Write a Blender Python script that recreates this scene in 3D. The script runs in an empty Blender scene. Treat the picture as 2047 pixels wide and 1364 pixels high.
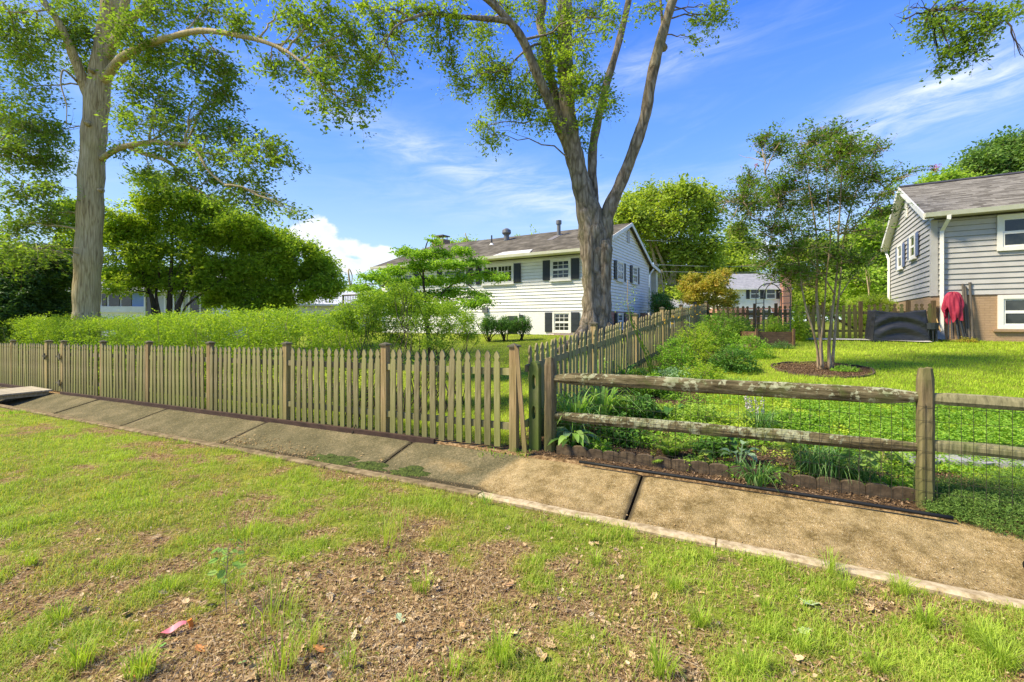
import bpy, math
import numpy as np
from mathutils import Vector, Matrix

rng = np.random.default_rng(11)
R = math.radians
SC = bpy.context.scene
COL = SC.collection

# ---------------------------------------------------------------- camera
F, CX, HY, CH = 905.0, 1023.5, 642.0, 1.6
cam = bpy.data.cameras.new("camera")
camo = bpy.data.objects.new("camera", cam)
COL.objects.link(camo)
camo.location = (0, 0, CH)
camo.rotation_euler = (R(90), 0, 0)
cam.sensor_width = 36
cam.lens = F / 2047 * 36
cam.shift_y = -40.0 / 2047
cam.clip_start = 0.05
cam.clip_end = 3000
SC.camera = camo

# ---------------------------------------------------------------- sun, exposure
SUN_EL, SUN_AZ = R(50), R(-98)        # azimuth from +Y towards +X: the sun stands to the left, a little behind the camera
sd = Vector((math.sin(SUN_AZ) * math.cos(SUN_EL), math.cos(SUN_AZ) * math.cos(SUN_EL), math.sin(SUN_EL)))
sl = bpy.data.lights.new("sun", 'SUN')
sl.energy = 3.2
sl.angle = R(12.0)
sl.color = (1.0, 0.90, 0.68)
so = bpy.data.objects.new("sun", sl)
COL.objects.link(so)
so.rotation_euler = sd.to_track_quat('Z', 'Y').to_euler()
SC.view_settings.view_transform = 'Standard'
SC.view_settings.look = 'None'
SC.view_settings.gamma = 1
SC.view_settings.exposure = 1.42
SC.cycles.max_bounces = 6
SC.cycles.diffuse_bounces = 4
SC.cycles.transparent_max_bounces = 6

# ---------------------------------------------------------------- node helpers
def nn(nt, typ, **kw):
    n = nt.nodes.new(typ)
    for k, v in kw.items():
        if k == 'inp':
            for a, b in v.items():
                n.inputs[a].default_value = b
        else:
            setattr(n, k, v)
    return n
def mth(nt, op, a, b=None, c=None, clamp=False):
    n = nt.nodes.new('ShaderNodeMath'); n.operation = op; n.use_clamp = clamp
    for i, x in enumerate((a, b, c)):
        if x is None: continue
        if isinstance(x, (int, float)): n.inputs[i].default_value = x
        else: nt.links.new(x, n.inputs[i])
    return n.outputs[0]
def mixc(nt, fac, a, b, mode='MIX'):
    n = nt.nodes.new('ShaderNodeMix'); n.data_type = 'RGBA'; n.blend_type = mode
    for s, x in ((n.inputs[0], fac), (n.inputs[6], a), (n.inputs[7], b)):
        if isinstance(x, (int, float)): s.default_value = x
        elif isinstance(x, tuple): s.default_value = (*x[:3], 1)
        else: nt.links.new(x, s)
    return n.outputs[2]
def ramp(nt, fac, stops):
    n = nt.nodes.new('ShaderNodeValToRGB')
    e = n.color_ramp.elements
    while len(e) < len(stops): e.new(0.5)
    for i, (p, c) in enumerate(stops):
        e[i].position = p
        e[i].color = (*c[:3], 1) if isinstance(c, tuple) else (c, c, c, 1)
    nt.links.new(fac, n.inputs[0])
    return n.outputs[0]

# ---------------------------------------------------------------- sky
W = bpy.data.worlds.new("World"); SC.world = W; W.use_nodes = True
nt = W.node_tree; nt.nodes.clear()
sky = nn(nt, 'ShaderNodeTexSky', sky_type='NISHITA')
sky.sun_disc = False
sky.sun_elevation = SUN_EL
sky.sun_rotation = SUN_AZ
sky.air_density = 1.0; sky.dust_density = 0.3; sky.ozone_density = 2.0
tc = nn(nt, 'ShaderNodeTexCoord')
sep = nn(nt, 'ShaderNodeSeparateXYZ'); nt.links.new(tc.outputs['Generated'], sep.inputs[0])
X_, Y_, Z_ = sep.outputs
az = mth(nt, 'ARCTAN2', X_, Y_)
hyp = mth(nt, 'SQRT', mth(nt, 'ADD', mth(nt, 'MULTIPLY', X_, X_), mth(nt, 'MULTIPLY', Y_, Y_)))
el = mth(nt, 'ARCTAN2', Z_, hyp)
# keep the blue even: scattering colour by height, mixed over the Nishita sky
grad = ramp(nt, mth(nt, 'DIVIDE', el, 1.2, clamp=True), [(0.0, (2.35, 2.7, 3.05)), (0.10, (1.45, 2.1, 3.0)), (0.26, (0.50, 1.18, 2.95)), (0.48, (0.15, .62, 2.7)), (1.0, (0.15, .52, 2.3))])
skyc = mixc(nt, 0.93, sky.outputs[0], grad)
def comb(x, y, z=0.0):
    n = nn(nt, 'ShaderNodeCombineXYZ')
    for i, q in enumerate((x, y, z)):
        if isinstance(q, (int, float)): n.inputs[i].default_value = q
        else: nt.links.new(q, n.inputs[i])
    return n.outputs[0]
def noise(vec, scale, detail=6, rough=0.55, dist=0.0):
    n = nn(nt, 'ShaderNodeTexNoise'); n.inputs['Scale'].default_value = scale
    n.inputs['Detail'].default_value = detail; n.inputs['Roughness'].default_value = rough; n.inputs['Distortion'].default_value = dist
    nt.links.new(vec, n.inputs['Vector']); return n.outputs[0]
def smooth(x, a, b):
    n = nn(nt, 'ShaderNodeMapRange', interpolation_type='SMOOTHSTEP'); n.inputs[1].default_value = a; n.inputs[2].default_value = b
    nt.links.new(x, n.inputs[0]); return n.outputs[0]
def streak(cx, cy, ang, ln, wd):
    a0 = math.atan2((cx - CX), F); e0 = math.atan2(HY - cy, math.hypot(F, cx - CX))
    da = mth(nt, 'SUBTRACT', az, a0); de = mth(nt, 'SUBTRACT', el, e0)
    c, s = math.cos(ang), math.sin(ang)
    p = mth(nt, 'ADD', mth(nt, 'MULTIPLY', da, c / ln), mth(nt, 'MULTIPLY', de, s / ln))
    q = mth(nt, 'ADD', mth(nt, 'MULTIPLY', da, -s / wd), mth(nt, 'MULTIPLY', de, c / wd))
    r = mth(nt, 'ADD', mth(nt, 'MULTIPLY', p, p), mth(nt, 'MULTIPLY', q, q))
    return mth(nt, 'EXPONENT', mth(nt, 'MULTIPLY', r, -1.0))
# cirrus: wisps everywhere, thicker along a few streaks
wv = comb(mth(nt, 'ADD', az, mth(nt, 'MULTIPLY', el, 0.8)), mth(nt, 'MULTIPLY', mth(nt, 'SUBTRACT', el, mth(nt, 'MULTIPLY', az, 0.12)), 5.0))
wn = noise(wv, 2.6, 8, 0.6, 1.0)
wisp = smooth(wn, 0.48, 0.85)
strs = [streak(1850, 225, 0.10, 0.26, 0.035), streak(1960, 130, 0.35, 0.25, 0.05), streak(1000, 350, -0.30, 0.24, 0.045), streak(1330, 120, 0.1, 0.16, 0.035), streak(1900, 170, -0.1, 0.12, 0.02), streak(1150, 420, -0.1, 0.4, 0.05), streak(760, 270, -0.3, 0.2, 0.03), streak(90, 90, -0.5, 0.12, 0.04), streak(40, 330, 0.2, 0.12, 0.03)]
ssum = strs[0]
for q in strs[1:]: ssum = mth(nt, 'ADD', ssum, q)
fine = noise(wv, 7.0, 8, 0.65, 0.6)
cir = mth(nt, 'ADD', mth(nt, 'MULTIPLY', wisp, 0.13), mth(nt, 'MULTIPLY', mth(nt, 'MULTIPLY', ssum, smooth(fine, 0.25, 0.85)), 0.50), clamp=True)
# cumulus low over the left houses
cv = comb(az, mth(nt, 'MULTIPLY', el, 1.25), 0.3)
cn = noise(cv, 16.0, 9, 0.58, 0.2)
cum = None
for (cx, cy, ln, wd) in ((630, 468, .07, .030), (680, 492, .10, .028), (750, 505, .10, .022), (590, 500, .08, .03), (700, 530, .20, .02), (1500, 500, .05, .02), (30, 560, .2, .04)):
    q = streak(cx, cy, 0.0, ln, wd)
    cum = q if cum is None else mth(nt, 'MAXIMUM', cum, q)
cm = smooth(mth(nt, 'ADD', cum, mth(nt, 'MULTIPLY', mth(nt, 'SUBTRACT', cn, 0.5), 1.9)), 0.42, 0.72)
ccol = ramp(nt, noise(cv, 30.0, 5), [(0.3, (2.3, 2.5, 2.85)), (0.7, (3.1, 3.1, 3.15))])
c1 = mixc(nt, cir, skyc, (2.6, 2.8, 3.1))
c2 = mixc(nt, mth(nt, 'MULTIPLY', cm, 0.93), c1, ccol)
bg = nn(nt, 'ShaderNodeBackground'); bg.inputs[1].default_value = 0.150
nt.links.new(c2, bg.inputs[0])
wo = nn(nt, 'ShaderNodeOutputWorld'); nt.links.new(bg.outputs[0], wo.inputs[0])

# ---------------------------------------------------------------- places
def P(x, y, Y): return np.array([(x - CX) / F * Y, Y, CH + (HY - y) / F * Y])
P1 = np.array([-.15, 5.72]); A_ = np.array([-.89, .456]); N_ = np.array([.456, .89])   # fence line: origin, direction (to the left), normal (away)
U_ = np.array([.5225, .8526]); V_ = np.array([-.8526, .5225])                          # house axes: away, and to the left
def sd_of(x, y):
    dx, dy = np.asarray(x) - P1[0], np.asarray(y) - P1[1]
    return dx * A_[0] + dy * A_[1], dx * N_[0] + dy * N_[1]
def xy_of(s, d): return P1[0] + A_[0] * s + N_[0] * d, P1[1] + A_[1] * s + N_[1] * d
# numpy value noise
_lat = rng.random((64, 64))
def vnoise(x, y, sc=1.0, oct=3):
    out = 0; amp = 1; tot = 0
    x = np.asarray(x, float) * sc + 100.3; y = np.asarray(y, float) * sc + 77.7
    for _ in range(oct):
        xi = np.floor(x).astype(int); yi = np.floor(y).astype(int); fx = x - xi; fy = y - yi
        fx = fx * fx * (3 - 2 * fx); fy = fy * fy * (3 - 2 * fy)
        g = lambda a, b: _lat[a % 64, b % 64]
        v = (g(xi, yi) * (1 - fx) + g(xi + 1, yi) * fx) * (1 - fy) + (g(xi, yi + 1) * (1 - fx) + g(xi + 1, yi + 1) * fx) * fy
        out = out + v * amp; tot += amp; amp *= .5; x = x * 2.03 + 5.1; y = y * 2.03 + 9.2
    return out / tot
def gz_sd(s, d):
    s = np.asarray(s, float); d = np.asarray(d, float)
    z = np.interp(d, [-60, -8, -5, -1.25, -1.2, -.15, 0, 1, 4, 7, 14, 18, 30, 60, 200], [.0, -.05, -.06, -.135, -.15, -.03, -.01, .07, .30, .55, .98, 1.03, 1.1, 1.25, 1.6])
    z = z - .016 * np.clip(s, 0, 17) * np.clip(1 - d / 22, 0, 1)
    x, y = xy_of(s, d)
    b = (vnoise(x, y, 1.3) - .5) * .05 * np.clip(np.where(d > 0, d * .8, -1.3 - d), 0, 1)
    return z + b
def gz(x, y): return gz_sd(*sd_of(x, y))
def G(px, py):
    """ground point seen at a pixel"""
    Y = 5.0; lo, hi = 1.2, 80.0
    f = lambda Y: (CH + (HY - py) / F * Y) - float(gz((px - CX) / F * Y, Y))
    Ys = np.linspace(1.3, 60, 400); prev = Ys[0]
    for q in Ys:
        if f(q) < 0: lo, hi = prev, q; break
        prev = q
    for _ in range(25):
        m = (lo + hi) / 2
        if f(m) > 0: lo = m
        else: hi = m
    X = (px - CX) / F * lo
    return np.array([X, lo, float(gz(X, lo))])

# ---------------------------------------------------------------- mesh builder
ORG = {}
class MB:
    def __init__(s): s.v = []; s.f = []; s.n = 0
    def add(s, vs, fs):
        vs = np.asarray(vs, float).reshape(-1, 3)
        s.v.append(vs); n = s.n
        s.f.extend([tuple(i + n for i in f) for f in fs]); s.n += len(vs); return s
    def hexa(s, c):   # 8 corners: bottom 4 ccw, top 4
        return s.add(c, [(0, 3, 2, 1), (4, 5, 6, 7), (0, 1, 5, 4), (1, 2, 6, 5), (2, 3, 7, 6), (3, 0, 4, 7)])
    def box(s, x0, x1, y0, y1, z0, z1):
        return s.hexa([(x0, y0, z0), (x1, y0, z0), (x1, y1, z0), (x0, y1, z0), (x0, y0, z1), (x1, y0, z1), (x1, y1, z1), (x0, y1, z1)])
    def fbox(s, fr, a0, a1, o0, o1, z0, z1):
        c = [fr(a, o, z) for z in (z0, z1) for a, o in ((a0, o0), (a1, o0), (a1, o1), (a0, o1))]
        return s.hexa(c)
    def prism(s, fr, poly, o0, o1):   # polygon in (a,z) extruded in o
        n = len(poly)
        c = [fr(a, o0, z) for a, z in poly] + [fr(a, o1, z) for a, z in poly]
        return s.add(c, [tuple(range(n))[::-1], tuple(range(n, 2 * n))] + [(i, (i + 1) % n, n + (i + 1) % n, n + i) for i in range(n)])
    def tube(s, pts, rad, sides=8, rough=0.0, cap=True):
        pts = [np.asarray(p, float) for p in pts]; n = len(pts)
        if isinstance(rad, (int, float)): rad = [rad] * n
        ref = None; vs = []
        for i in range(n):
            t = pts[min(i + 1, n - 1)] - pts[max(i - 1, 0)]; t = t / (np.linalg.norm(t) + 1e-9)
            if ref is None: ref = np.array([1., 0, 0]) if abs(t[0]) < .8 else np.array([0, 1., 0])
            u = ref - t * ref.dot(t); u /= np.linalg.norm(u) + 1e-9; ref = u
            w = np.cross(t, u)
            for k in range(sides):
                a = 2 * math.pi * k / sides
                r = rad[i] * (1 + (rough * (rng.random() - .5) if rough else 0))
                vs.append(pts[i] + (u * math.cos(a) + w * math.sin(a)) * r)
        fs = [(i * sides + k, i * sides + (k + 1) % sides, (i + 1) * sides + (k + 1) % sides, (i + 1) * sides + k) for i in range(n - 1) for k in range(sides)]
        if cap: fs += [tuple(range(sides))[::-1], tuple(range((n - 1) * sides, n * sides))]
        return s.add(vs, fs)
    def build(s, name, mat, parent=None, smooth=False, loc=None, kind=None):
        v = np.concatenate(s.v)
        org = ORG[parent.name] if parent is not None else (np.zeros(3) if loc is None else np.asarray(loc, float))
        me = bpy.data.meshes.new(name)
        me.from_pydata((v - org).tolist(), [], s.f)
        if smooth: me.polygons.foreach_set('use_smooth', [True] * len(me.polygons))
        me.materials.append(mat)
        o = bpy.data.objects.new(name, me); COL.objects.link(o)
        if parent is not None: o.parent = parent
        else: o.location = org
        ORG[o.name] = org
        if kind: o['kind'] = kind
        return o
def tag(o, label, cat, group=None):
    o['label'] = label; o['category'] = cat
    if group: o['group'] = group
    return o
def thing(name, label, cat, loc, group=None):
    o = bpy.data.objects.new(name, None); COL.objects.link(o)
    o.empty_display_size = .2
    o.location = tuple(float(q) for q in loc); ORG[o.name] = np.asarray(loc, float)
    return tag(o, label, cat, group)
def inst(me, name, parent, loc, rz=0, tilt=(0, 0), scale=(1, 1, 1)):
    o = bpy.data.objects.new(name, me); COL.objects.link(o)
    org = ORG[parent.name] if parent is not None else np.zeros(3)
    o.parent = parent
    o.location = tuple(np.asarray(loc, float) - org); o.rotation_euler = (tilt[0], tilt[1], rz); o.scale = scale
    ORG[o.name] = np.asarray(loc, float)
    return o
def frame(o, a, n):
    o = np.asarray(o, float); a = np.array([*a, 0.]); n = np.array([*n, 0.])
    return lambda p, q, z: o + a * p + n * q + np.array([0, 0, z])
def mesh_np(name, V, FI, k, mat, parent=None, attr=None, smooth=False, loc=None, kind=None, ptattr=None):
    """V (n,3), FI (m,k) faces all of k corners"""
    org = ORG[parent.name] if parent is not None else (np.zeros(3) if loc is None else np.asarray(loc, float))
    me = bpy.data.meshes.new(name); m = len(FI)
    me.vertices.add(len(V)); me.vertices.foreach_set('co', (V - org).astype(np.float32).ravel())
    me.loops.add(m * k); me.loops.foreach_set('vertex_index', FI.astype(np.int32).ravel())
    me.polygons.add(m); me.polygons.foreach_set('loop_start', np.arange(0, m * k, k, dtype=np.int32))
    me.polygons.foreach_set('use_smooth', np.full(m, smooth))
    me.update(calc_edges=True)
    if attr is not None:
        a = me.attributes.new('rnd', 'FLOAT', 'FACE'); a.data.foreach_set('value', attr.astype(np.float32))
    for nm, arr in (ptattr or {}).items():
        a = me.attributes.new(nm, 'FLOAT', 'POINT'); a.data.foreach_set('value', arr.astype(np.float32))
    me.materials.append(mat)
    o = bpy.data.objects.new(name, me); COL.objects.link(o)
    if parent is not None: o.parent = parent
    else: o.location = org
    ORG[o.name] = org
    if kind: o['kind'] = kind
    return o

# ---------------------------------------------------------------- materials
def newmat(name):
    m = bpy.data.materials.new(name); m.use_nodes = True; t = m.node_tree
    return m, t, t.nodes['Principled BSDF']
def texn(t, typ, scale, stretch=(1, 1, 1), coord='Object', rot=(0, 0, 0), detail=5, rough=.6, dist=0.):
    tcn = t.nodes.new('ShaderNodeTexCoord'); mp = t.nodes.new('ShaderNodeMapping')
    mp.inputs['Scale'].default_value = stretch; mp.inputs['Rotation'].default_value = rot
    t.links.new(tcn.outputs[coord], mp.inputs[0])
    n = t.nodes.new('ShaderNodeTex' + typ); t.links.new(mp.outputs[0], n.inputs['Vector'])
    n.inputs['Scale'].default_value = scale
    if typ == 'Noise':
        n.inputs['Detail'].default_value = detail; n.inputs['Roughness'].default_value = rough; n.inputs['Distortion'].default_value = dist
    return n
def bump(t, b, h, strength=.4, dist=.01):
    n = t.nodes.new('ShaderNodeBump'); n.inputs['Strength'].default_value = strength; n.inputs['Distance'].default_value = dist
    t.links.new(h, n.inputs['Height']); t.links.new(n.outputs[0], b.inputs['Normal']); return n
def mat_noise(name, stops, scale=5, stretch=(1, 1, 1), rough=.8, bmp=.3, bdist=.01, objrand=0.0, detail=6, spec=.3, metal=0., coord='Object'):
    m, t, b = newmat(name)
    n = texn(t, 'Noise', scale, stretch, detail=detail, coord=coord)
    c = ramp(t, n.outputs[0], stops)
    if objrand:
        oi = t.nodes.new('ShaderNodeObjectInfo')
        v = mth(t, 'ADD', mth(t, 'MULTIPLY', oi.outputs['Random'], objrand), 1 - objrand / 2)
        hsv = t.nodes.new('ShaderNodeHueSaturation'); t.links.new(v, hsv.inputs['Value']); t.links.new(c, hsv.inputs['Color']); c = hsv.outputs[0]
    t.links.new(c, b.inputs['Base Color']); b.inputs['Roughness'].default_value = rough
    b.inputs['Specular IOR Level'].default_value = spec; b.inputs['Metallic'].default_value = metal
    if bmp: bump(t, b, n.outputs[0], bmp, bdist)
    return m
def mat_leaf(name, stops, transl=.45, rough=.55, spec=.25, clump=2.0, camt=.25):
    m, t, b = newmat(name)
    at = t.nodes.new('ShaderNodeAttribute'); at.attribute_name = 'rnd'
    n = texn(t, 'Noise', clump, detail=3)
    f = mth(t, 'ADD', mth(t, 'MULTIPLY', at.outputs['Fac'], .72), mth(t, 'MULTIPLY', mth(t, 'SUBTRACT', n.outputs[0], .25), .55), clamp=True)
    c = ramp(t, f, stops)
    t.links.new(c, b.inputs['Base Color']); b.inputs['Roughness'].default_value = rough; b.inputs['Specular IOR Level'].default_value = spec
    tr = t.nodes.new('ShaderNodeBsdfTranslucent')
    t.links.new(mixc(t, 1.0, c, (1.25, 1.25, .55), 'MULTIPLY'), tr.inputs[0])
    mx = t.nodes.new('ShaderNodeMixShader'); mx.inputs[0].default_value = transl
    t.links.new(b.outputs[0], mx.inputs[1]); t.links.new(tr.outputs[0], mx.inputs[2])
    t.links.new(mx.outputs[0], t.nodes['Material Output'].inputs['Surface'])
    return m
def flat(name, c, rough=.6, metal=0., spec=.4, bmp=0.):
    return mat_noise(name, [(0.3, tuple(q * .86 for q in c)), (0.7, tuple(min(1, q * 1.08) for q in c))], scale=6, rough=rough, bmp=bmp, spec=spec, metal=metal)

def wood_mat(name, light, mid, dark, green, gscale=2.2, objrand=.35, gamt=.55):
    m, t, b = newmat(name)
    g = texn(t, 'Noise', 22, (1.6, 1.6, .10), detail=7, rough=.7)
    c = ramp(t, g.outputs[0], [(0.30, dark), (0.48, mid), (0.68, light)])
    al = texn(t, 'Noise', gscale, (1.2, 1.2, .5), detail=6)
    oi = t.nodes.new('ShaderNodeObjectInfo')
    f = mth(t, 'MULTIPLY', ramp(t, mth(t, 'ADD', al.outputs[0], mth(t, 'MULTIPLY', mth(t, 'SUBTRACT', oi.outputs['Random'], .5), .25)), [(0.38, 0.0), (0.62, 1.0)]), gamt)
    c = mixc(t, f, c, green)
    tz = t.nodes.new('ShaderNodeTexCoord'); sz = t.nodes.new('ShaderNodeSeparateXYZ'); t.links.new(tz.outputs['Object'], sz.inputs[0])
    foot = ramp(t, mth(t, 'ADD', sz.outputs[2], mth(t, 'MULTIPLY', mth(t, 'SUBTRACT', al.outputs[0], .5), .9)), [(.12, .5), (.55, 0.)])   # algae creeping up from the foot
    c = mixc(t, foot, c, tuple(q * .75 for q in green))
    v = mth(t, 'ADD', mth(t, 'MULTIPLY', oi.outputs['Random'], objrand), 1 - objrand / 2)
    hsv = t.nodes.new('ShaderNodeHueSaturation'); t.links.new(v, hsv.inputs['Value']); t.links.new(c, hsv.inputs['Color'])
    t.links.new(hsv.outputs[0], b.inputs['Base Color']); b.inputs['Roughness'].default_value = .85; b.inputs['Specular IOR Level'].default_value = .2
    bump(t, b, g.outputs[0], .5, .006)
    return m
M = {}
M['picket'] = wood_mat('weathered_wood', (.44, .37, .20), (.29, .24, .12), (.11, .085, .04), (.18, .20, .045), objrand=.5)
M['post'] = wood_mat('post_wood', (.50, .36, .18), (.34, .23, .105), (.16, .10, .045), (.20, .20, .06), gamt=.45)
M['darkpicket'] = wood_mat('dark_wood', (.18, .12, .06), (.11, .075, .035), (.05, .035, .02), (.10, .13, .035), gamt=.7)
M['cap'] = mat_noise('cap_wood', [(.3, (.06, .055, .035)), (.7, (.17, .15, .09))], 8, rough=.8)
M['timber'] = mat_noise('timber_edge', [(.3, (.035, .02, .014)), (.7, (.085, .048, .032))], 5, (1, 1, 3), rough=.8)
def lichen_mat():
    m, t, b = newmat('lichen_rail')
    g = texn(t, 'Noise', 9, (.4, .4, 3.0), detail=7, rough=.7)
    c = ramp(t, g.outputs[0], [(.34, (.035, .028, .014)), (.5, (.125, .10, .05)), (.68, (.28, .235, .13))])
    l = texn(t, 'Noise', 15, (1, 1, 1), detail=7, rough=.65)
    l2 = texn(t, 'Noise', 1.3, detail=2)
    geo = t.nodes.new('ShaderNodeNewGeometry'); sp = t.nodes.new('ShaderNodeSeparateXYZ'); t.links.new(geo.outputs['Normal'], sp.inputs[0])
    lf = mth(t, 'ADD', mth(t, 'ADD', l.outputs[0], mth(t, 'MULTIPLY', mth(t, 'SUBTRACT', l2.outputs[0], .5), .55)), mth(t, 'MULTIPLY', sp.outputs[2], .07))
    mask = ramp(t, lf, [(.56, 0.), (.60, 1.)])
    lc = ramp(t, texn(t, 'Noise', 40, detail=4).outputs[0], [(.3, (.22, .23, .12)), (.7, (.48, .48, .31))])
    c = mixc(t, mth(t, 'MULTIPLY', mask, .85), c, lc)
    ms = ramp(t, texn(t, 'Noise', 5, detail=5).outputs[0], [(.5, 0.), (.62, 1.)])
    c = mixc(t, mth(t, 'MULTIPLY', ms, .5), c, (.09, .12, .025))
    t.links.new(c, b.inputs['Base Color']); b.inputs['Roughness'].default_value = .9; b.inputs['Specular IOR Level'].default_value = .1
    bump(t, b, mth(t, 'ADD', g.outputs[0], mth(t, 'MULTIPLY', lf, .8)), .7, .012)
    return m
M['lichen'] = lichen_mat()
def bark_mat(name, a, b_, c_, moss, scale=9, str_=.9, dist=.04, vs=.22):
    m, t, b = newmat(name)
    n = texn(t, 'Noise', scale, (1, 1, vs), detail=8, rough=.65, dist=.6 if vs > .1 else .12)
    v = texn(t, 'Voronoi', scale * .8, (1, 1, vs)); v.feature = 'DISTANCE_TO_EDGE'
    v.inputs['Randomness'].default_value = 1.0
    h = mth(t, 'ADD', n.outputs[0], mth(t, 'MULTIPLY', mth(t, 'MINIMUM', v.outputs['Distance'], .22), .9))
    c = ramp(t, h, [(.35, a), (.62, b_), (.88, c_)])
    ms = ramp(t, texn(t, 'Noise', 1.6, (1, 1, .5), detail=5).outputs[0], [(.48, 0.), (.66, 1.)])
    c = mixc(t, mth(t, 'MULTIPLY', ms, .45), c, moss)
    t.links.new(c, b.inputs['Base Color']); b.inputs['Roughness'].default_value = .9; b.inputs['Specular IOR Level'].default_value = .15
    bump(t, b, h, str_, dist)
    return m
M['bark1'] = bark_mat('oak_bark', (.20, .14, .07), (.50, .39, .215), (.68, .56, .36), (.44, .37, .16), 24, .9, .02, .06)
M['bark2'] = bark_mat('maple_bark', (.08, .06, .038), (.27, .21, .14), (.50, .41, .30), (.22, .21, .10), 8, 1.0, .07, .28)
M['bark3'] = bark_mat('thin_bark', (.16, .11, .065), (.36, .26, .16), (.52, .40, .26), (.22, .20, .10), 14, .4, .01, .2)
M['barkdark'] = bark_mat('dark_bark', (.03, .022, .015), (.075, .055, .04), (.14, .11, .08), (.07, .08, .04), 9, .4, .01, .2)
M['leaf1'] = mat_leaf('oak_leaves', [(0., (.06, .115, .02)), (.35, (.16, .26, .035)), (.7, (.28, .41, .055)), (1., (.46, .56, .09))], .55, clump=.5)
M['leaf2'] = mat_leaf('maple_leaves', [(0., (.07, .125, .02)), (.35, (.19, .30, .035)), (.7, (.36, .49, .05)), (1., (.56, .64, .08))], .55, clump=.6)
M['leafmid'] = mat_leaf('mid_leaves', [(0., (.15, .26, .035)), (.4, (.33, .48, .05)), (1., (.60, .68, .11))], .65, clump=.6)
M['leafdark'] = mat_leaf('dark_leaves', [(0., (.03, .075, .018)), (.5, (.07, .15, .03)), (1., (.18, .30, .06))], .3, rough=.35, spec=.4, clump=1.0)
M['leafhedge'] = mat_leaf('hedge_leaves', [(0., (.06, .12, .015)), (.35, (.19, .33, .03)), (.75, (.40, .54, .05)), (1., (.58, .64, .11))], .45, clump=2.5)
M['leafdog'] = mat_leaf('dogwood_leaves', [(0., (.14, .28, .03)), (.5, (.27, .46, .04)), (1., (.42, .60, .08))], .5, clump=1.)
M['leafchart'] = mat_leaf('yellow_green_leaves', [(0., (.13, .25, .03)), (.4, (.30, .47, .05)), (1., (.55, .66, .10))], .5, clump=.25)
M['leafbg'] = mat_leaf('far_leaves', [(0., (.13, .21, .03)), (.4, (.30, .41, .05)), (.75, (.46, .56, .08)), (1., (.62, .67, .13))], .5, clump=.22)
M['leafbg2'] = mat_leaf('far_dark_leaves', [(0., (.07, .14, .04)), (.5, (.15, .27, .055)), (1., (.30, .44, .09))], .4, clump=.25)
M['leafmyrtle'] = mat_leaf('myrtle_leaves', [(0., (.18, .08, .045)), (.12, (.12, .11, .035)), (.35, (.11, .20, .03)), (.75, (.21, .35, .04)), (1., (.36, .50, .07))], .5, clump=1.5)
M['leaforange'] = mat_leaf('orange_leaves', [(0., (.20, .26, .04)), (.4, (.40, .40, .06)), (.75, (.58, .44, .09)), (1., (.62, .40, .12))], .45, clump=.8)
M['blossom'] = mat_leaf('blossom', [(0., (.45, .03, .06)), (1., (.75, .09, .13))], .3)
M['yellowfl'] = mat_leaf('yellow_blossom', [(0., (.75, .42, .03)), (1., (.85, .6, .05))], .3)
M['purplefl'] = mat_leaf('pale_purple_blossom', [(0., (.42, .36, .42)), (1., (.62, .55, .60))], .2)
M['strap'] = mat_leaf('strap_leaves', [(0., (.12, .26, .04)), (.5, (.24, .44, .08)), (1., (.50, .64, .20))], .45, clump=2)
M['hosta'] = mat_leaf('broad_leaves', [(0., (.16, .30, .12)), (.5, (.28, .44, .20)), (1., (.45, .58, .32))], .3, clump=3)
M['peony'] = mat_leaf('peony_leaves', [(0., (.03, .09, .015)), (.5, (.09, .22, .03)), (1., (.24, .40, .07))], .35, clump=3)
M['fern'] = mat_leaf('fern_leaves', [(0., (.15, .28, .03)), (.5, (.32, .48, .06)), (1., (.52, .62, .10))], .4, clump=3)
M['jenny'] = mat_leaf('creeping_leaves', [(0., (.20, .33, .03)), (.5, (.45, .58, .05)), (1., (.66, .70, .10))], .3, clump=1.5)
M['cover'] = mat_leaf('ground_cover_leaves', [(0., (.10, .22, .02)), (.5, (.23, .43, .035)), (1., (.44, .60, .08))], .4, clump=1.5)
M['liriope'] = mat_leaf('liriope_leaves', [(0., (.035, .11, .02)), (.5, (.10, .24, .05)), (.8, (.24, .38, .11)), (1., (.55, .64, .36))], .35, clump=3)
M['juniper'] = mat_leaf('juniper_leaves', [(0., (.06, .12, .02)), (.5, (.14, .25, .045)), (1., (.30, .40, .09))], .25, clump=2)
M['grassfg'] = mat_leaf('verge_grass_blades', [(0., (.60, .42, .17)), (.18, (.54, .45, .13)), (.36, (.33, .42, .055)), (.68, (.37, .52, .05)), (1., (.58, .65, .11))], .4, clump=.9)
M['lawn'] = mat_leaf('lawn_blades', [(0., (.22, .36, .02)), (.4, (.40, .56, .035)), (.8, (.58, .70, .06)), (1., (.70, .70, .16))], .4, clump=.6)
M['dry'] = mat_leaf('dead_leaves', [(0., (.15, .085, .035)), (.4, (.36, .24, .11)), (.75, (.56, .41, .22)), (1., (.74, .61, .40))], .2, rough=.95, spec=.05, clump=6)
M['chips'] = mat_leaf('mulch_chips', [(0., (.06, .035, .018)), (.5, (.19, .12, .06)), (.8, (.33, .22, .13)), (1., (.52, .40, .26))], .0, rough=.9, spec=.05, clump=5)

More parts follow.
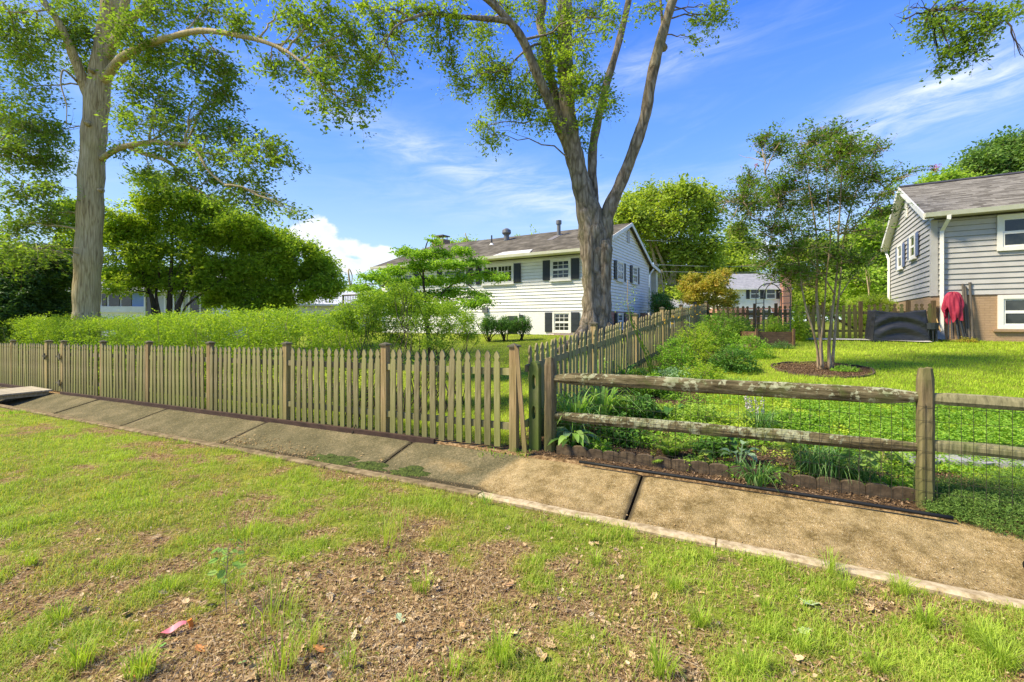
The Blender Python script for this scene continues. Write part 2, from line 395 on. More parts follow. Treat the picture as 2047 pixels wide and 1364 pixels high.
# ================================================================ THE GROUND
def lines(segs):
    out = []
    for a, b, st in segs: out += list(np.arange(a, b - 1e-6, st))
    return np.array(out + [segs[-1][1]])
def geo(a, b, k): return list(np.geomspace(a, b, k))
ds = np.array([-q for q in geo(6, 300, 22)][::-1] + list(np.arange(-5.9, -1.3, .11)) + [-1.25, -1.21, -1.17, -1.1, -.9, -.6, -.2, -.13, -.09, -.05, 0.0, .05] + list(np.arange(.15, 3, .14)) + list(np.arange(3, 20, .3)) + geo(20, 900, 34))
ss = np.array([-q for q in geo(9, 700, 26)][::-1] + list(np.arange(-8.8, 6, .12)) + list(np.arange(6, 20, .2)) + geo(20, 700, 28))
S_, D_ = np.meshgrid(ss, ds)
Zt = gz_sd(S_, D_)
Zt[(D_ > -1.2) & (D_ < -.1)] -= .35
Xt, Yt = xy_of(S_, D_)

PATCH = [(G(470, 1290), 1.0, .32), (G(760, 1240), 1.0, .42), (G(700, 1130), .9, .42), (G(880, 1170), .8, .35), (G(640, 1340), 1.0, .35), (G(950, 1290), .7, .32), (G(330, 1300), .7, .28), (G(1000, 1090), .5, .28), (G(820, 1040), .55, .35), (G(1560, 1330), .35, .16), (G(1500, 1200), .3, .15), (G(960, 1180), .5, .25), (G(560, 1180), .7, .3), (G(420, 1340), .8, .3)]
def grassiness(x, y):
    """0 bare soil and litter, 1 thick turf (the verge this side of the channel)"""
    g = 1.0 - .62 * (1 - vnoise(x, y, 1.1, 3)) + .12 * np.clip((-x - 1.5) / 4, -.5, 1)
    for c, a, r in PATCH:
        q = np.hypot((x - c[0]), (y - c[1])) / r
        g = g - a * .52 * np.exp(-q ** 2)
    g = g + (vnoise(x + 31, y, 4.2, 4) - .5) * 1.5
    return np.clip(g, 0, 1)
BED = [(-.35, .1, -.02, 1.0)]
def bedness(s, d):
    """mulched flower bed behind the rail fence and along the picket side fence"""
    s = np.asarray(s); d = np.asarray(d)
    x, y = xy_of(s, d)
    w = np.interp(s, [-9, -5, -3.6, -2.0, -.2], [.55, .7, 1.25, 2.3, 3.3]) + (vnoise(x, y, 1.5) - .5) * .6
    m = np.where((s < .0) & (d > -.05) & (d < w), 1., 0.)
    # strip along the side fence (runs along U_)
    dx, dy = x - .15, y - 5.6
    la = dx * U_[0] + dy * U_[1]; lb = -(dx * V_[0] + dy * V_[1])
    w2 = 1.5 + (vnoise(x, y, 1.1) - .5) * .7 - .02 * la
    m2 = np.where((la > 0) & (la < 14.2) & (lb > -.2) & (lb < w2), 1., 0.)
    return np.maximum(m, m2)
MYR = G(1640, 739)
def ringness(x, y): return np.where(np.hypot((x - MYR[0]) / .90, (y - MYR[1]) / .88) + (vnoise(x, y, 4) - .5) * .14 < 1, 1., 0.)
gr = np.where(D_ < -1.2, grassiness(Xt, Yt), np.where(D_ < .12, .0, .93))
mu = np.maximum(bedness(S_, D_), ringness(Xt, Yt)) * (D_ > -.2)
Vt = np.stack([Xt, Yt, Zt], -1).reshape(-1, 3)
ny, nx = D_.shape
I = np.arange(ny * nx).reshape(ny, nx)
FI = np.stack([I[:-1, :-1], I[:-1, 1:], I[1:, 1:], I[1:, :-1]], -1).reshape(-1, 4)[:, ::-1]
m, t, b = newmat('soil_and_turf')
ga = t.nodes.new('ShaderNodeAttribute'); ga.attribute_name = 'grass'
ma = t.nodes.new('ShaderNodeAttribute'); ma.attribute_name = 'mulch'
n1 = texn(t, 'Noise', 26, detail=8, rough=.75); n2 = texn(t, 'Noise', 1.1, detail=4); n3 = texn(t, 'Noise', 9, detail=8, rough=.7)
soil = ramp(t, n1.outputs[0], [(.36, (.06, .034, .015)), (.48, (.19, .115, .05)), (.58, (.38, .25, .12)), (.70, (.62, .47, .28))])
turf = ramp(t, mth(t, 'ADD', mth(t, 'MULTIPLY', n3.outputs[0], .6), mth(t, 'MULTIPLY', n2.outputs[0], .4)), [(.36, (.08, .095, .015)), (.52, (.20, .24, .025)), (.68, (.38, .41, .06))])  # turf darkened in colour to stand for shadow between the blades
mul = ramp(t, n1.outputs[0], [(.35, (.035, .022, .012)), (.52, (.11, .068, .036)), (.68, (.24, .165, .10))])
gf = ramp(t, mth(t, 'ADD', ga.outputs['Fac'], mth(t, 'MULTIPLY', mth(t, 'SUBTRACT', n3.outputs[0], .5), .8)), [(.45, 0.), (.75, 1.)])
c = mixc(t, gf, soil, turf)
c = mixc(t, ma.outputs['Fac'], c, mul)
t.links.new(c, b.inputs['Base Color']); b.inputs['Roughness'].default_value = .95; b.inputs['Specular IOR Level'].default_value = .1
bump(t, b, mth(t, 'ADD', n1.outputs[0], n3.outputs[0]), .8, .03)
M['ground'] = m
ground = mesh_np('ground', Vt, FI, 4, M['ground'], smooth=True, kind='structure', ptattr={'grass': gr.ravel(), 'mulch': mu.ravel()})
del Vt, FI

# ---------------------------------------------------------------- blades and leaves
def blades(name, pos, h, w, lean, mat, parent=None, seg=1, kind=None, loc=None, col=None, ang=None):
    """pos (n,3) roots; h heights, w widths, lean 0..1 -> one mesh of bent grass blades (seg 1: triangles, 2: two joints)"""
    n = len(pos)
    a = rng.random(n) * 6.283 if ang is None else ang
    dirv = np.stack([np.cos(a), np.sin(a), np.zeros(n)], -1)
    sa = a + 1.57 + (rng.random(n) - .5) * 1.2
    side = np.stack([np.cos(sa), np.sin(sa), np.zeros(n)], -1) * (w / 2)[:, None]
    up = np.array([0, 0, 1.])
    r = rng.random(n) if col is None else col
    if seg == 1:
        tip = pos + up * h[:, None] * np.sqrt(np.clip(1 - lean ** 2, .05, 1))[:, None] + dirv * (h * lean)[:, None]
        V = np.stack([pos - side, pos + side, tip], 1).reshape(-1, 3)
        FI = np.arange(3 * n).reshape(n, 3)
        return mesh_np(name, V, FI, 3, mat, parent, attr=r, kind=kind, loc=loc)
    K = 3 if seg == 2 else seg
    rows = []
    for i in range(K + 1):
        tt = i / K
        ph = lean * tt * 1.5
        c = pos + up * (h * np.sin(np.clip(tt * (1.57 - lean * .35), 0, 1.9)) * (1 - .35 * lean * tt * tt * tt * 1.8))[:, None] + dirv * (h * lean * (tt ** 1.7))[:, None]
        ww = (1 - tt) ** .6 if i < K else .06
        ww = max(ww, .06) if i else .75
        rows.append(np.stack([c - side * ww, c + side * ww], 1))
    V = np.concatenate(rows, 1).reshape(-1, 3)          # n, 2(K+1)
    base = np.arange(n)[:, None, None] * (2 * (K + 1))
    q = np.array([[2 * i, 2 * i + 1, 2 * i + 3, 2 * i + 2] for i in range(K)])[None]
    FI = (base + q).reshape(-1, 4)
    return mesh_np(name, V, FI, 4, mat, parent, attr=np.repeat(r, K), kind=kind, loc=loc, smooth=True)
def leafcards(name, C, size, mat, parent=None, aspect=.5, up=.5, kind=None, loc=None, col=None, dirs=None):
    """folded diamond leaves at C"""
    n = len(C)
    N = rng.normal(size=(n, 3)); N /= np.linalg.norm(N, axis=1)[:, None]; N[:, 2] = np.abs(N[:, 2]) + up; N /= np.linalg.norm(N, axis=1)[:, None]
    D = rng.normal(size=(n, 3)) if dirs is None else dirs + rng.normal(size=(n, 3)) * .35
    D -= N * (D * N).sum(1)[:, None]; D /= np.linalg.norm(D, axis=1)[:, None] + 1e-9
    S = np.cross(N, D)
    L = size[:, None]
    # six corners: base, two shoulders, tip, folded slightly along the rib
    b = C - D * L * .5; tp = C + D * L * .5 - N * L * .12
    s1 = C - D * L * .08 + S * L * aspect * .5 + N * L * .08; s2 = C - D * L * .08 - S * L * aspect * .5 + N * L * .08
    V = np.stack([b, s1, tp, s2], 1).reshape(-1, 3)
    FI = np.arange(4 * n).reshape(n, 4)
    return mesh_np(name, V, FI, 4, mat, parent, attr=rng.random(n) if col is None else col, kind=kind, loc=loc)
def sample_sd(n, s0, s1, d0, d1, inv=False):
    return rng.uniform(s0, s1, n), rng.uniform(d0, d1, n)
def visible(x, y, m=.06): return (y > 1.4) & (np.abs(x) < y * (1.131 + m) + .4)

# verge grass this side of the channel
n = 640000
Yq = 1.5 * (9.5 / 1.5) ** rng.random(n); Xq = rng.uniform(-1.2, 1.2, n) * Yq
s_, d_ = sd_of(Xq, Yq)
cl = vnoise(Xq, Yq, 9, 2); cl2 = vnoise(Xq + 7, Yq + 3, 3.0, 2)
gq = grassiness(Xq, Yq)
keep = (d_ < -1.22 + .05 * cl2) & (rng.random(n) < np.clip(gq * 1.25 - .15, 0.11, 1) * np.clip((cl - .20) * 2.2, .12, 1))
Xq, Yq, gq, cl, cl2, d_ = Xq[keep], Yq[keep], gq[keep], cl[keep], cl2[keep], d_[keep]
k = len(Xq)
h = (.022 + .065 * rng.random(k) ** 1.6) * (.45 + 1.1 * cl2) * (.5 + .65 * gq) * np.where(d_ > -1.32, .8, 1)
cl3 = vnoise(Xq + 17, Yq, 1.4, 3); colr = np.clip(rng.random(k) * .5 + .14 * np.clip(Xq, -.5, 1) + .40 * gq + .45 * (cl2 - .5) + .8 * (cl3 - .5) - .06, 0, 1)
colr = np.where(rng.random(k) < .14 + .45 * (1 - gq), rng.random(k) * .3, colr)
blades('verge_grass', np.stack([Xq, Yq, gz(Xq, Yq) - .004], -1), h, (.0022 + .0022 * rng.random(k)) * (1 + .10 * Yq), .3 + .65 * rng.random(k), M['grassfg'], seg=2, kind='stuff', col=colr)
print('verge blades', k)
# taller tufts in the verge
TUFT_LABELS = ['long arching grass tuft at the edge of the patch above the maple sapling', 'tallest long grass tuft in the bare patch right of the pink ribboned stake', 'small upright tuft just right of the maple sapling', 'wide arching tuft at the upper rim of the bare soil patch', 'second arching tuft directly above and right of the wide one at the patch rim', 'short yellowish clump standing alone in the middle of the bare soil patch', 'large bushy clump at the bottom right rim of the bare soil patch', 'thin tuft among brown leaves near the bottom centre left', 'thin tuft at the bottom edge below the tallest tuft', 'tiny clump below the kerb just right of where the dark slab zone ends', 'low clump below the kerb, under the wide slab joint', 'low clump halfway between the slab joint and the bottom edge', 'tall thin weed-like tuft growing against the kerb on the right', 'clump touching the kerb immediately right of the tall thin kerb tuft', 'low clump below the kerb, under the fence post on the right', 'broad bright clump at the bottom edge right of centre', 'clump at the bottom edge below the rounded pale leaf', 'low clump in the turf right of the large pale green leaf', 'bright thick clump near the right edge of the verge', 'thickest bright clump in the bottom right corner', 'tiny clump below the kerb between joint and black pipe', 'tiny yellow clump at the upper right rim of the bare patch', 'sparse tuft by the kerb where the dark slab zone ends', 'dense clump at the bottom edge left of the orange leaf', 'dense clump near the bottom left corner', 'low clump in the left turf above the bottom left corner clump', 'small clump left of the maple sapling', 'low clump left of the large pale green leaf', "tiny clump under the kerb below the black pipe's start", "clump directly below the rounded pale leaf's right side", 'thin clump at the bottom centre in brown leaves', 'thin clump right of the bottom centre in bare soil', 'clump at the bottom edge on the right third', 'tiny clump above the bare patch towards the kerb', 'low clump at the far left edge of the verge']
TUFTS = [(490, 1080, .30, 40), (540, 1250, .34, 60), (470, 1180, .20, 30), (770, 1090, .30, 55), (800, 1060, .24, 30), (845, 1180, .15, 60), (1000, 1320, .17, 150), (620, 1290, .22, 50), (560, 1340, .25, 60), (1190, 1130, .10, 80), (1350, 1180, .11, 120), (1400, 1250, .12, 120), (1660, 1145, .17, 60), (1690, 1180, .13, 80), (1800, 1190, .13, 100), (1320, 1350, .16, 120), (1500, 1350, .14, 90), (1850, 1250, .14, 150), (1960, 1290, .15, 200), (2000, 1330, .15, 200), (1420, 1120, .10, 70), (1180, 1080, .09, 60), (970, 1010, .12, 25), (280, 1350, .14, 150), (160, 1330, .14, 120), (120, 1240, .12, 90), (340, 1180, .10, 50), (1530, 1220, .10, 80), (1260, 1080, .09, 60), (1600, 1300, .11, 80), (700, 1330, .13, 40), (900, 1350, .12, 50), (1750, 1340, .12, 100), (1090, 1060, .09, 60), (60, 1130, .1, 80)]
for i, (x, y, hh, cnt) in enumerate(TUFTS):
    p = G(x, y)
    k = cnt; a = rng.random(k) * 6.28; r = rng.random(k) ** .7 * hh * .4
    pos = np.stack([p[0] + np.cos(a) * r, p[1] + np.sin(a) * r, np.full(k, p[2] - .005)], -1)
    big = hh > .19
    o = blades('grass_tuft', pos - p + p, hh * (.55 + .75 * rng.random(k)), .0028 + .003 * rng.random(k), .25 + .6 * rng.random(k), M['grassfg'], seg=2, loc=p, col=np.clip(rng.random(k) * .6 + .35 - (.12 if big else 0), 0, 1), ang=a + rng.normal(size=k) * .6)
    wx, wy = p[0], p[1]
    tag(o, TUFT_LABELS[i], 'grass clump', 'grass clumps in the verge')

# lawn behind the fences
def turf(name, n, Y0, Y1, hh, wd, cond, mat, kind='stuff', colf=None):
    Yq = Y0 * (Y1 / Y0) ** rng.random(n); Xq = rng.uniform(-1.18, 1.18, n) * Yq
    s_, d_ = sd_of(Xq, Yq); kp = cond(Xq, Yq, s_, d_); Xq, Yq, s_, d_ = Xq[kp], Yq[kp], s_[kp], d_[kp]; k = len(Xq)
    cc = vnoise(Xq, Yq, 2.0, 3); c3 = vnoise(Xq, Yq, 7, 2)
    return blades(name, np.stack([Xq, Yq, gz(Xq, Yq) - .005], -1), hh * (.4 + .5 * rng.random(k) + .9 * (c3 - .2)), wd * (.5 + Yq / 14), .2 + .6 * rng.random(k), mat, seg=1, kind=kind, col=np.clip(rng.random(k) * .55 + (cc - .25) * .8, 0, 1))
side_of = lambda x, y: -((x - .15) * V_[0] + (y - 5.6) * V_[1])      # >0 right of the side fence
turf('right_lawn_grass', 330000, 4.2, 21, .065, .010, lambda x, y, s, d: (d > .3) & (side_of(x, y) > .6) & (bedness(s, d) < .5) & (ringness(x, y) < .5) & (d < 16.5), M['lawn'])
turf('left_lawn_grass', 170000, 5.6, 24, .06, .012, lambda x, y, s, d: (d > .15) & (side_of(x, y) < -.05) & (d < 14.2 + 0 * s), M['lawn'])

# ---------------------------------------------------------------- concrete drainage channel
m, t, b = newmat('pebbly_concrete')
tcn = t.nodes.new('ShaderNodeTexCoord')
n1 = texn(t, 'Noise', 95, detail=6, rough=.85); n5 = texn(t, 'Noise', 5.5, detail=7, rough=.7); n2 = texn(t, 'Noise', 2.2, detail=5); n3 = texn(t, 'Noise', .9, detail=4)
vv = texn(t, 'Voronoi', 110); vv.feature = 'F1'
n4 = texn(t, 'Noise', 34, detail=8, rough=.8)
base = ramp(t, mth(t, 'ADD', mth(t, 'MULTIPLY', n1.outputs[0], .5), mth(t, 'MULTIPLY', n4.outputs[0], .5)), [(.38, (.13, .085, .03)), (.5, (.33, .235, .10)), (.62, (.56, .44, .24))])
base = mixc(t, ramp(t, n2.outputs[0], [(.45, 0.), (.7, .55)]), base, (.44, .34, .18))
v2 = texn(t, 'Voronoi', 48); v2.feature = 'F1'
spk = ramp(t, v2.outputs['Color'], [(.0, (.04, .03, .02)), (.30, (.08, .055, .03)), (.32, (.32, .225, .10)), (.72, (.36, .26, .125)), (.74, (.66, .59, .44)), (1., (.8, .74, .6))])
peb = ramp(t, vv.outputs['Color'], [(.25, (.16, .10, .06)), (.5, (.36, .26, .15)), (.85, (.66, .56, .42))])
base = mixc(t, ramp(t, vv.outputs['Distance'], [(.25, .6), (.45, 0.)]), base, peb)
base = mixc(t, ramp(t, v2.outputs['Distance'], [(.12, .75), (.26, 0.)]), base, spk)
base = mixc(t, 1.0, base, ramp(t, n5.outputs[0], [(.34, (.50, .48, .36)), (.5, (.90, .89, .80)), (.64, (1.2, 1.18, 1.12))]), 'MULTIPLY')
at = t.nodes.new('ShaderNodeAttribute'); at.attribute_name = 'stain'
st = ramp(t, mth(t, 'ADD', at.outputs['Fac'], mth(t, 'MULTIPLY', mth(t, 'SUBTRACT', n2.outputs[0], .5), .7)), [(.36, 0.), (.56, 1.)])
darkcol = ramp(t, mth(t, 'ADD', mth(t, 'MULTIPLY', n1.outputs[0], .3), mth(t, 'ADD', mth(t, 'MULTIPLY', n4.outputs[0], .45), mth(t, 'MULTIPLY', n2.outputs[0], .25))), [(.40, (.045, .045, .022)), (.50, (.12, .11, .055)), (.58, (.26, .21, .115))])  # darker grey-green slab tone left of one boundary
c = mixc(t, mth(t, 'MULTIPLY', st, .88), base, darkcol)
va = t.nodes.new('ShaderNodeAttribute'); va.attribute_name = 'valley'
dirt = ramp(t, n1.outputs[0], [(.40, (.085, .05, .022)), (.5, (.23, .145, .065)), (.60, (.46, .33, .18))])
c = mixc(t, ramp(t, mth(t, 'ADD', va.outputs['Fac'], mth(t, 'MULTIPLY', mth(t, 'SUBTRACT', n2.outputs[0], .5), 1.1)), [(.35, 0.), (.75, .95)]), c, dirt)
wa = t.nodes.new('ShaderNodeAttribute'); wa.attribute_name = 'wet'
c = mixc(t, ramp(t, mth(t, 'ADD', wa.outputs['Fac'], mth(t, 'MULTIPLY', mth(t, 'SUBTRACT', n2.outputs[0], .5), .5)), [(.4, 0.), (.7, .85)]), c, (.045, .036, .02))
t.links.new(c, b.inputs['Base Color']); b.inputs['Roughness'].default_value = .9; b.inputs['Specular IOR Level'].default_value = .15
bump(t, b, mth(t, 'ADD', mth(t, 'ADD', n1.outputs[0], n4.outputs[0]), mth(t, 'MULTIPLY', vv.outputs['Distance'], -.8)), .8, .010)
M['concrete'] = m
M['kerb'] = mat_noise('kerb_concrete', [(.34, (.26, .19, .10)), (.5, (.43, .34, .20)), (.68, (.56, .46, .30))], 16, rough=.95, bmp=.25, detail=10, spec=.1)
M['kerbdirty'] = mat_noise('dirty_kerb_concrete', [(.36, (.12, .09, .045)), (.5, (.20, .15, .08)), (.66, (.30, .23, .13))], 9, rough=.95, bmp=.3, detail=10, spec=.1)
M['moss'] = mat_noise('moss', [(.35, (.022, .032, .006)), (.55, (.065, .095, .014)), (.72, (.15, .17, .035))], 40, rough=1., bmp=1., bdist=.02)
def s_at(px, d):      # s of the point on line d seen at column px
    k = (CX - px) / F
    ox, oy = P1[0] + N_[0] * d, P1[1] + N_[1] * d
    return (k * oy + ox) / (.89 - .456 * k)
prof_d = [-1.06, -1.0, -.92, -.8, -.62, -.45, -.3, -.2, -.13, -.09]
prof_z = [-.205, -.215, -.212, -.195, -.150, -.104, -.066, -.042, -.030, -.034]
def chan_z(s, d): return np.interp(d, prof_d, prof_z) - .016 * np.clip(s, 0, 17)
chan = thing('drainage_channel', 'long sloping concrete drainage channel of slabs along the fences', 'drainage channel', (-.5, 5.2, -.2)); chan['kind'] = 'structure'
del chan['category']
joints = sorted([s_at(1283, -.15), s_at(822, -.15), s_at(530, -.15), s_at(330, -.15), s_at(1650, -.15) - 6.0 * 0 - 0, s_at(1283, -.15) - 2.6, s_at(1283, -.15) - 5.4])
joints = [-9.0, s_at(1283, -.15) - 4.5] + sorted([s_at(1283, -.15), s_at(822, -.15), s_at(530, -.15), s_at(330, -.15)]) 
while joints[-1] < 24: joints.append(joints[-1] + 2.9)
darkS = s_at(1040, -.2)
for j in range(len(joints) - 1):
    a, e = joints[j] + .012, joints[j + 1] - .012
    sx = np.linspace(a, e, max(3, int((e - a) / .08))); dx = np.interp(np.linspace(0, 1, 22), np.linspace(0, 1, len(prof_d)), prof_d)
    SS, DD = np.meshgrid(sx, dx)
    x, y = xy_of(SS, DD)
    z = chan_z(SS, DD) + (vnoise(x, y, 1.7) - .5) * .02 + rng.normal() * .002
    edge = np.minimum(SS - a, e - SS) < .01
    z = np.where(edge, z - .010, z)
    top = np.stack([x, y, z], -1).reshape(-1, 3); nyy, nxx = SS.shape
    bot = top.copy(); bot[:, 2] -= .14
    I = np.arange(nyy * nxx).reshape(nyy, nxx); nb = nyy * nxx
    f = [tuple(q) for q in np.stack([I[:-1, :-1], I[1:, :-1], I[1:, 1:], I[:-1, 1:]], -1).reshape(-1, 4)]
    ring = list(I[0, :]) + list(I[1:, -1]) + list(I[-1, ::-1][1:]) + list(I[::-1, 0][1:-1])
    f += [(ring[i], ring[(i + 1) % len(ring)], ring[(i + 1) % len(ring)] + nb, ring[i] + nb) for i in range(len(ring))]
    mb = MB(); mb.add(np.concatenate([top, bot]), f)
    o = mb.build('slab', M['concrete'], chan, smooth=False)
    sh = np.clip((SS - darkS + (DD + .15) * .35) / .35 + .5, 0, 1)
    pale = np.exp(-(((SS - darkS - .85) / .55) ** 2 + ((DD + .55) / .26) ** 2)) * .42
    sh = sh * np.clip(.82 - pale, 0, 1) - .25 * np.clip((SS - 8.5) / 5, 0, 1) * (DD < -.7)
    val = np.clip(1 - (DD + 1.06) / .30, 0, 1)
    wet = 1.3 * np.exp(-((DD + .96) / .15) ** 2) * np.clip((SS - darkS + .3) / .5, 0, 1) * np.clip((5.2 - SS) / 2, 0, 1) + .8 * np.exp(-(np.minimum(SS - a, e - SS) / .03) ** 2) + .3 * np.exp(-((DD + .1) / .05) ** 2)
    for nm, arr in (('stain', sh), ('valley', val * np.where(SS > darkS, .75, 1.05)), ('wet', wet)):
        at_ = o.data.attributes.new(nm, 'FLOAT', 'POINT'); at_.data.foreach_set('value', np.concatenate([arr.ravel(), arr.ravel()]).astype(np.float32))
mb = MB()
kj = list(np.arange(-9, 24, 2.15))
for a, e in zip(kj[:-1], kj[1:]):
    sx = np.linspace(a + .008, e - .008, 16); rings = []
    for s0 in sx:
        wob = (float(vnoise(s0 * 1.7, 3.3, 1)) - .5) * .03
        zz = -.016 * min(max(s0, 0), 17)
        pr = [(-1.20 + wob, -.30), (-1.205 + wob, -.128), (-1.185 + wob, -.112), (-1.10 + wob * .5, -.118), (-1.065, -.135), (-1.055, -.26)]
        rings.append([(*xy_of(s0, d0), z0 + zz + (rng.random() - .5) * .006) for d0, z0 in pr])
    v = [p for r in rings for p in r]; k = 6
    f = [(i * k + j, (i + 1) * k + j, (i + 1) * k + (j + 1) % k, i * k + (j + 1) % k) for i in range(len(rings) - 1) for j in range(k)] + [tuple(range(k)), tuple(range((len(rings) - 1) * k, len(rings) * k))[::-1]]
    MB().add(v, f).build('kerb', M['kerb' if e < 1.4 else 'kerbdirty'], chan)
# moss patches lying on the slabs
for (x0, y0, ls, ld, nm) in ((660, 934, .42, .135, 'longest dark green moss patch in the channel, left of the joint'), (735, 948, .30, .10, 'middle moss patch in the channel beside the slab joint'), (818, 960, .34, .13, 'right-hand moss patch in the channel near the bare tan slab')):
    d0 = -.80; s0 = s_at(x0, d0)
    nr, na = 7, 40; vs = []
    for i in range(nr + 1):
        for k in range(na):
            a = 6.283 * k / na; rr = i / nr * (1 + .95 * (float(vnoise(math.cos(a) * 1.9 + x0, math.sin(a) * 1.9, 1, 3)) - .5) * 2)
            s1, d1 = s0 + math.cos(a) * ls * rr, d0 + math.sin(a) * ld * rr
            x, y = xy_of(s1, d1); vs.append((x, y, float(chan_z(s1, d1)) + (float(vnoise(x, y, 1.7)) - .5) * .02 + .03 * (1 - (i / nr) ** 2) * (.6 + rng.random() * .6) - (.01 if i == nr else 0)))
    f = [(i * na + k, i * na + (k + 1) % na, (i + 1) * na + (k + 1) % na, (i + 1) * na + k) for i in range(nr) for k in range(na)]
    o = MB().add(vs, f).build('moss_patch', M['moss'], None, smooth=True, loc=(*xy_of(s0, d0), float(chan_z(s0, d0))))
    tag(o, nm, 'moss', 'moss patches in the channel')

# ---------------------------------------------------------------- litter
def lobed(n_l=5, w=.5, depth=.45):
    pts = []
    for i in range(n_l * 2 + 1):
        tt = i / (n_l * 2); y = -0.5 + tt
        ww = w * math.sin(math.pi * (tt * .85 + .1)) * (1 if i % 2 else 1 - depth)
        pts.append((ww, y))
    return [(0, -.62)] + pts + [(0, .58)] + [(-x, y) for x, y in pts[::-1]]
def leafmesh(name, mat, n_l=4, w=.42, depth=.5, curl=.25):
    pts = lobed(n_l, w, depth); n = len(pts)
    V = [(x, y, curl * (x * x * 2 + y * y * .6) + rng.normal() * .03) for x, y in pts] + [(0, y, -.02) for y in (-.3, 0, .3)]
    half = (n // 2) + 1
    rib = [n, n + 1, n + 2]
    right = list(range(0, half)); left = list(range(half - 1, n)) + [0]
    f = [tuple(right + rib[::-1]), tuple(left + rib)]
    me = bpy.data.meshes.new(name); me.from_pydata(V, [], f); me.materials.append(mat)
    a = me.attributes.new('rnd', 'FLOAT', 'FACE'); a.data.foreach_set('value', [rng.random()] * 2)
    return me
m, t, b = newmat('fallen_leaf'); oi = t.nodes.new('ShaderNodeObjectInfo'); c = ramp(t, oi.outputs['Random'], [(0., (.28, .17, .07)), (.4, (.48, .33, .16)), (.7, (.64, .50, .29)), (.9, (.66, .33, .11)), (1., (.68, .62, .42))])
n1 = texn(t, 'Noise', 4); c = mixc(t, .5, c, ramp(t, n1.outputs[0], [(.3, (.30, .20, .09)), (.7, (.66, .52, .30))])); t.links.new(c, b.inputs[0]); b.inputs['Roughness'].default_value = .95; b.inputs['Specular IOR Level'].default_value = .05; M['fallen'] = m
M['paleleaf'] = flat('pale_leaf', (.45, .55, .28)); M['orangeleaf'] = flat('orange_leaf', (.62, .26, .07)); M['greenleaf'] = flat('green_leaf', (.18, .40, .08))
LM = [leafmesh('fallen_leaf', M['fallen'], nl, w, dp, cu) for nl, w, dp, cu in ((4, .42, .5, .35), (3, .5, .55, .5), (4, .36, .45, .8), (2, .45, .3, .6))]
cnt = 0
while cnt < 260:
    px, py = rng.uniform(150, 1900), rng.uniform(1010, 1362)
    p = G(px, py); s0, d0 = sd_of(p[0], p[1])
    if d0 > -1.3: continue
    g_ = float(grassiness(p[0], p[1]))
    if rng.random() > (1.0 - g_) ** 1.1 + .05: continue
    o = bpy.data.objects.new('fallen_leaf', LM[cnt % 4]); COL.objects.link(o)
    o.location = (p[0], p[1], p[2] + .010 + rng.random() * .010); sz = rng.uniform(.026, .058); o.scale = (sz, sz, sz)
    o.rotation_euler = (rng.normal() * .35 + (3.14 if rng.random() < .4 else 0), rng.normal() * .35, rng.random() * 6.28)
    tag(o, 'dry brown lobed oak leaf lying in the litter of the bare verge', 'fallen leaf', 'dry leaves on the verge'); cnt += 1
for px, py, mt, sz, lb in ((1225 + 0, 0, None, 0, ''), (1620, 1212, 'paleleaf', .12, 'large pale green leaf lying in the verge near the kerb'), (1608, 1268, 'paleleaf', .09, 'rounded yellow-green leaf lying in the grass below the large pale leaf'), (400, 1303, 'orangeleaf', .065, 'orange oak leaf right of the pink ribbon'), (325, 1296, 'greenleaf', .04, 'small green star-shaped leaf below the pink ribbon'), (280, 1345, 'orangeleaf', .09, 'rust brown leaf near the bottom edge below the pink ribbon'), (637, 1303, 'orangeleaf', .07, 'bright orange leaf in the brown litter'), (484, 1330, 'greenleaf', .035, 'small green leaf on the litter right of the stake'), (800, 1240, 'paleleaf', .07, 'pale curled leaf standing in the bare soil')):
    if mt is None: continue
    p = G(px, py); me = leafmesh('broad_leaf', M[mt], 3, .5, .45, .3)
    o = bpy.data.objects.new('broad_leaf', me); COL.objects.link(o); o.location = (p[0], p[1], p[2] + .014); o.scale = (sz,) * 3; o.rotation_euler = (.2, .25, rng.random() * 6)
    tag(o, lb, 'fallen leaf')
# straw and dead grass lying flat
n = 60000
Yq = 1.5 * (8 / 1.5) ** rng.random(n); Xq = rng.uniform(-1.15, 1.15, n) * Yq; s_, d_ = sd_of(Xq, Yq); gq = grassiness(Xq, Yq)
kp = (d_ < -1.24) & (rng.random(n) < (1.15 - gq) ** 1.2 * .9); Xq, Yq = Xq[kp], Yq[kp]; k = len(Xq)
blades('straw', np.stack([Xq, Yq, gz(Xq, Yq) + .004], -1), .03 + .06 * rng.random(k), (.0016 + .002 * rng.random(k)) * (1 + .1 * Yq), .93 + .07 * rng.random(k), M['dry'], seg=1, kind='stuff', col=.35 + .65 * rng.random(k))
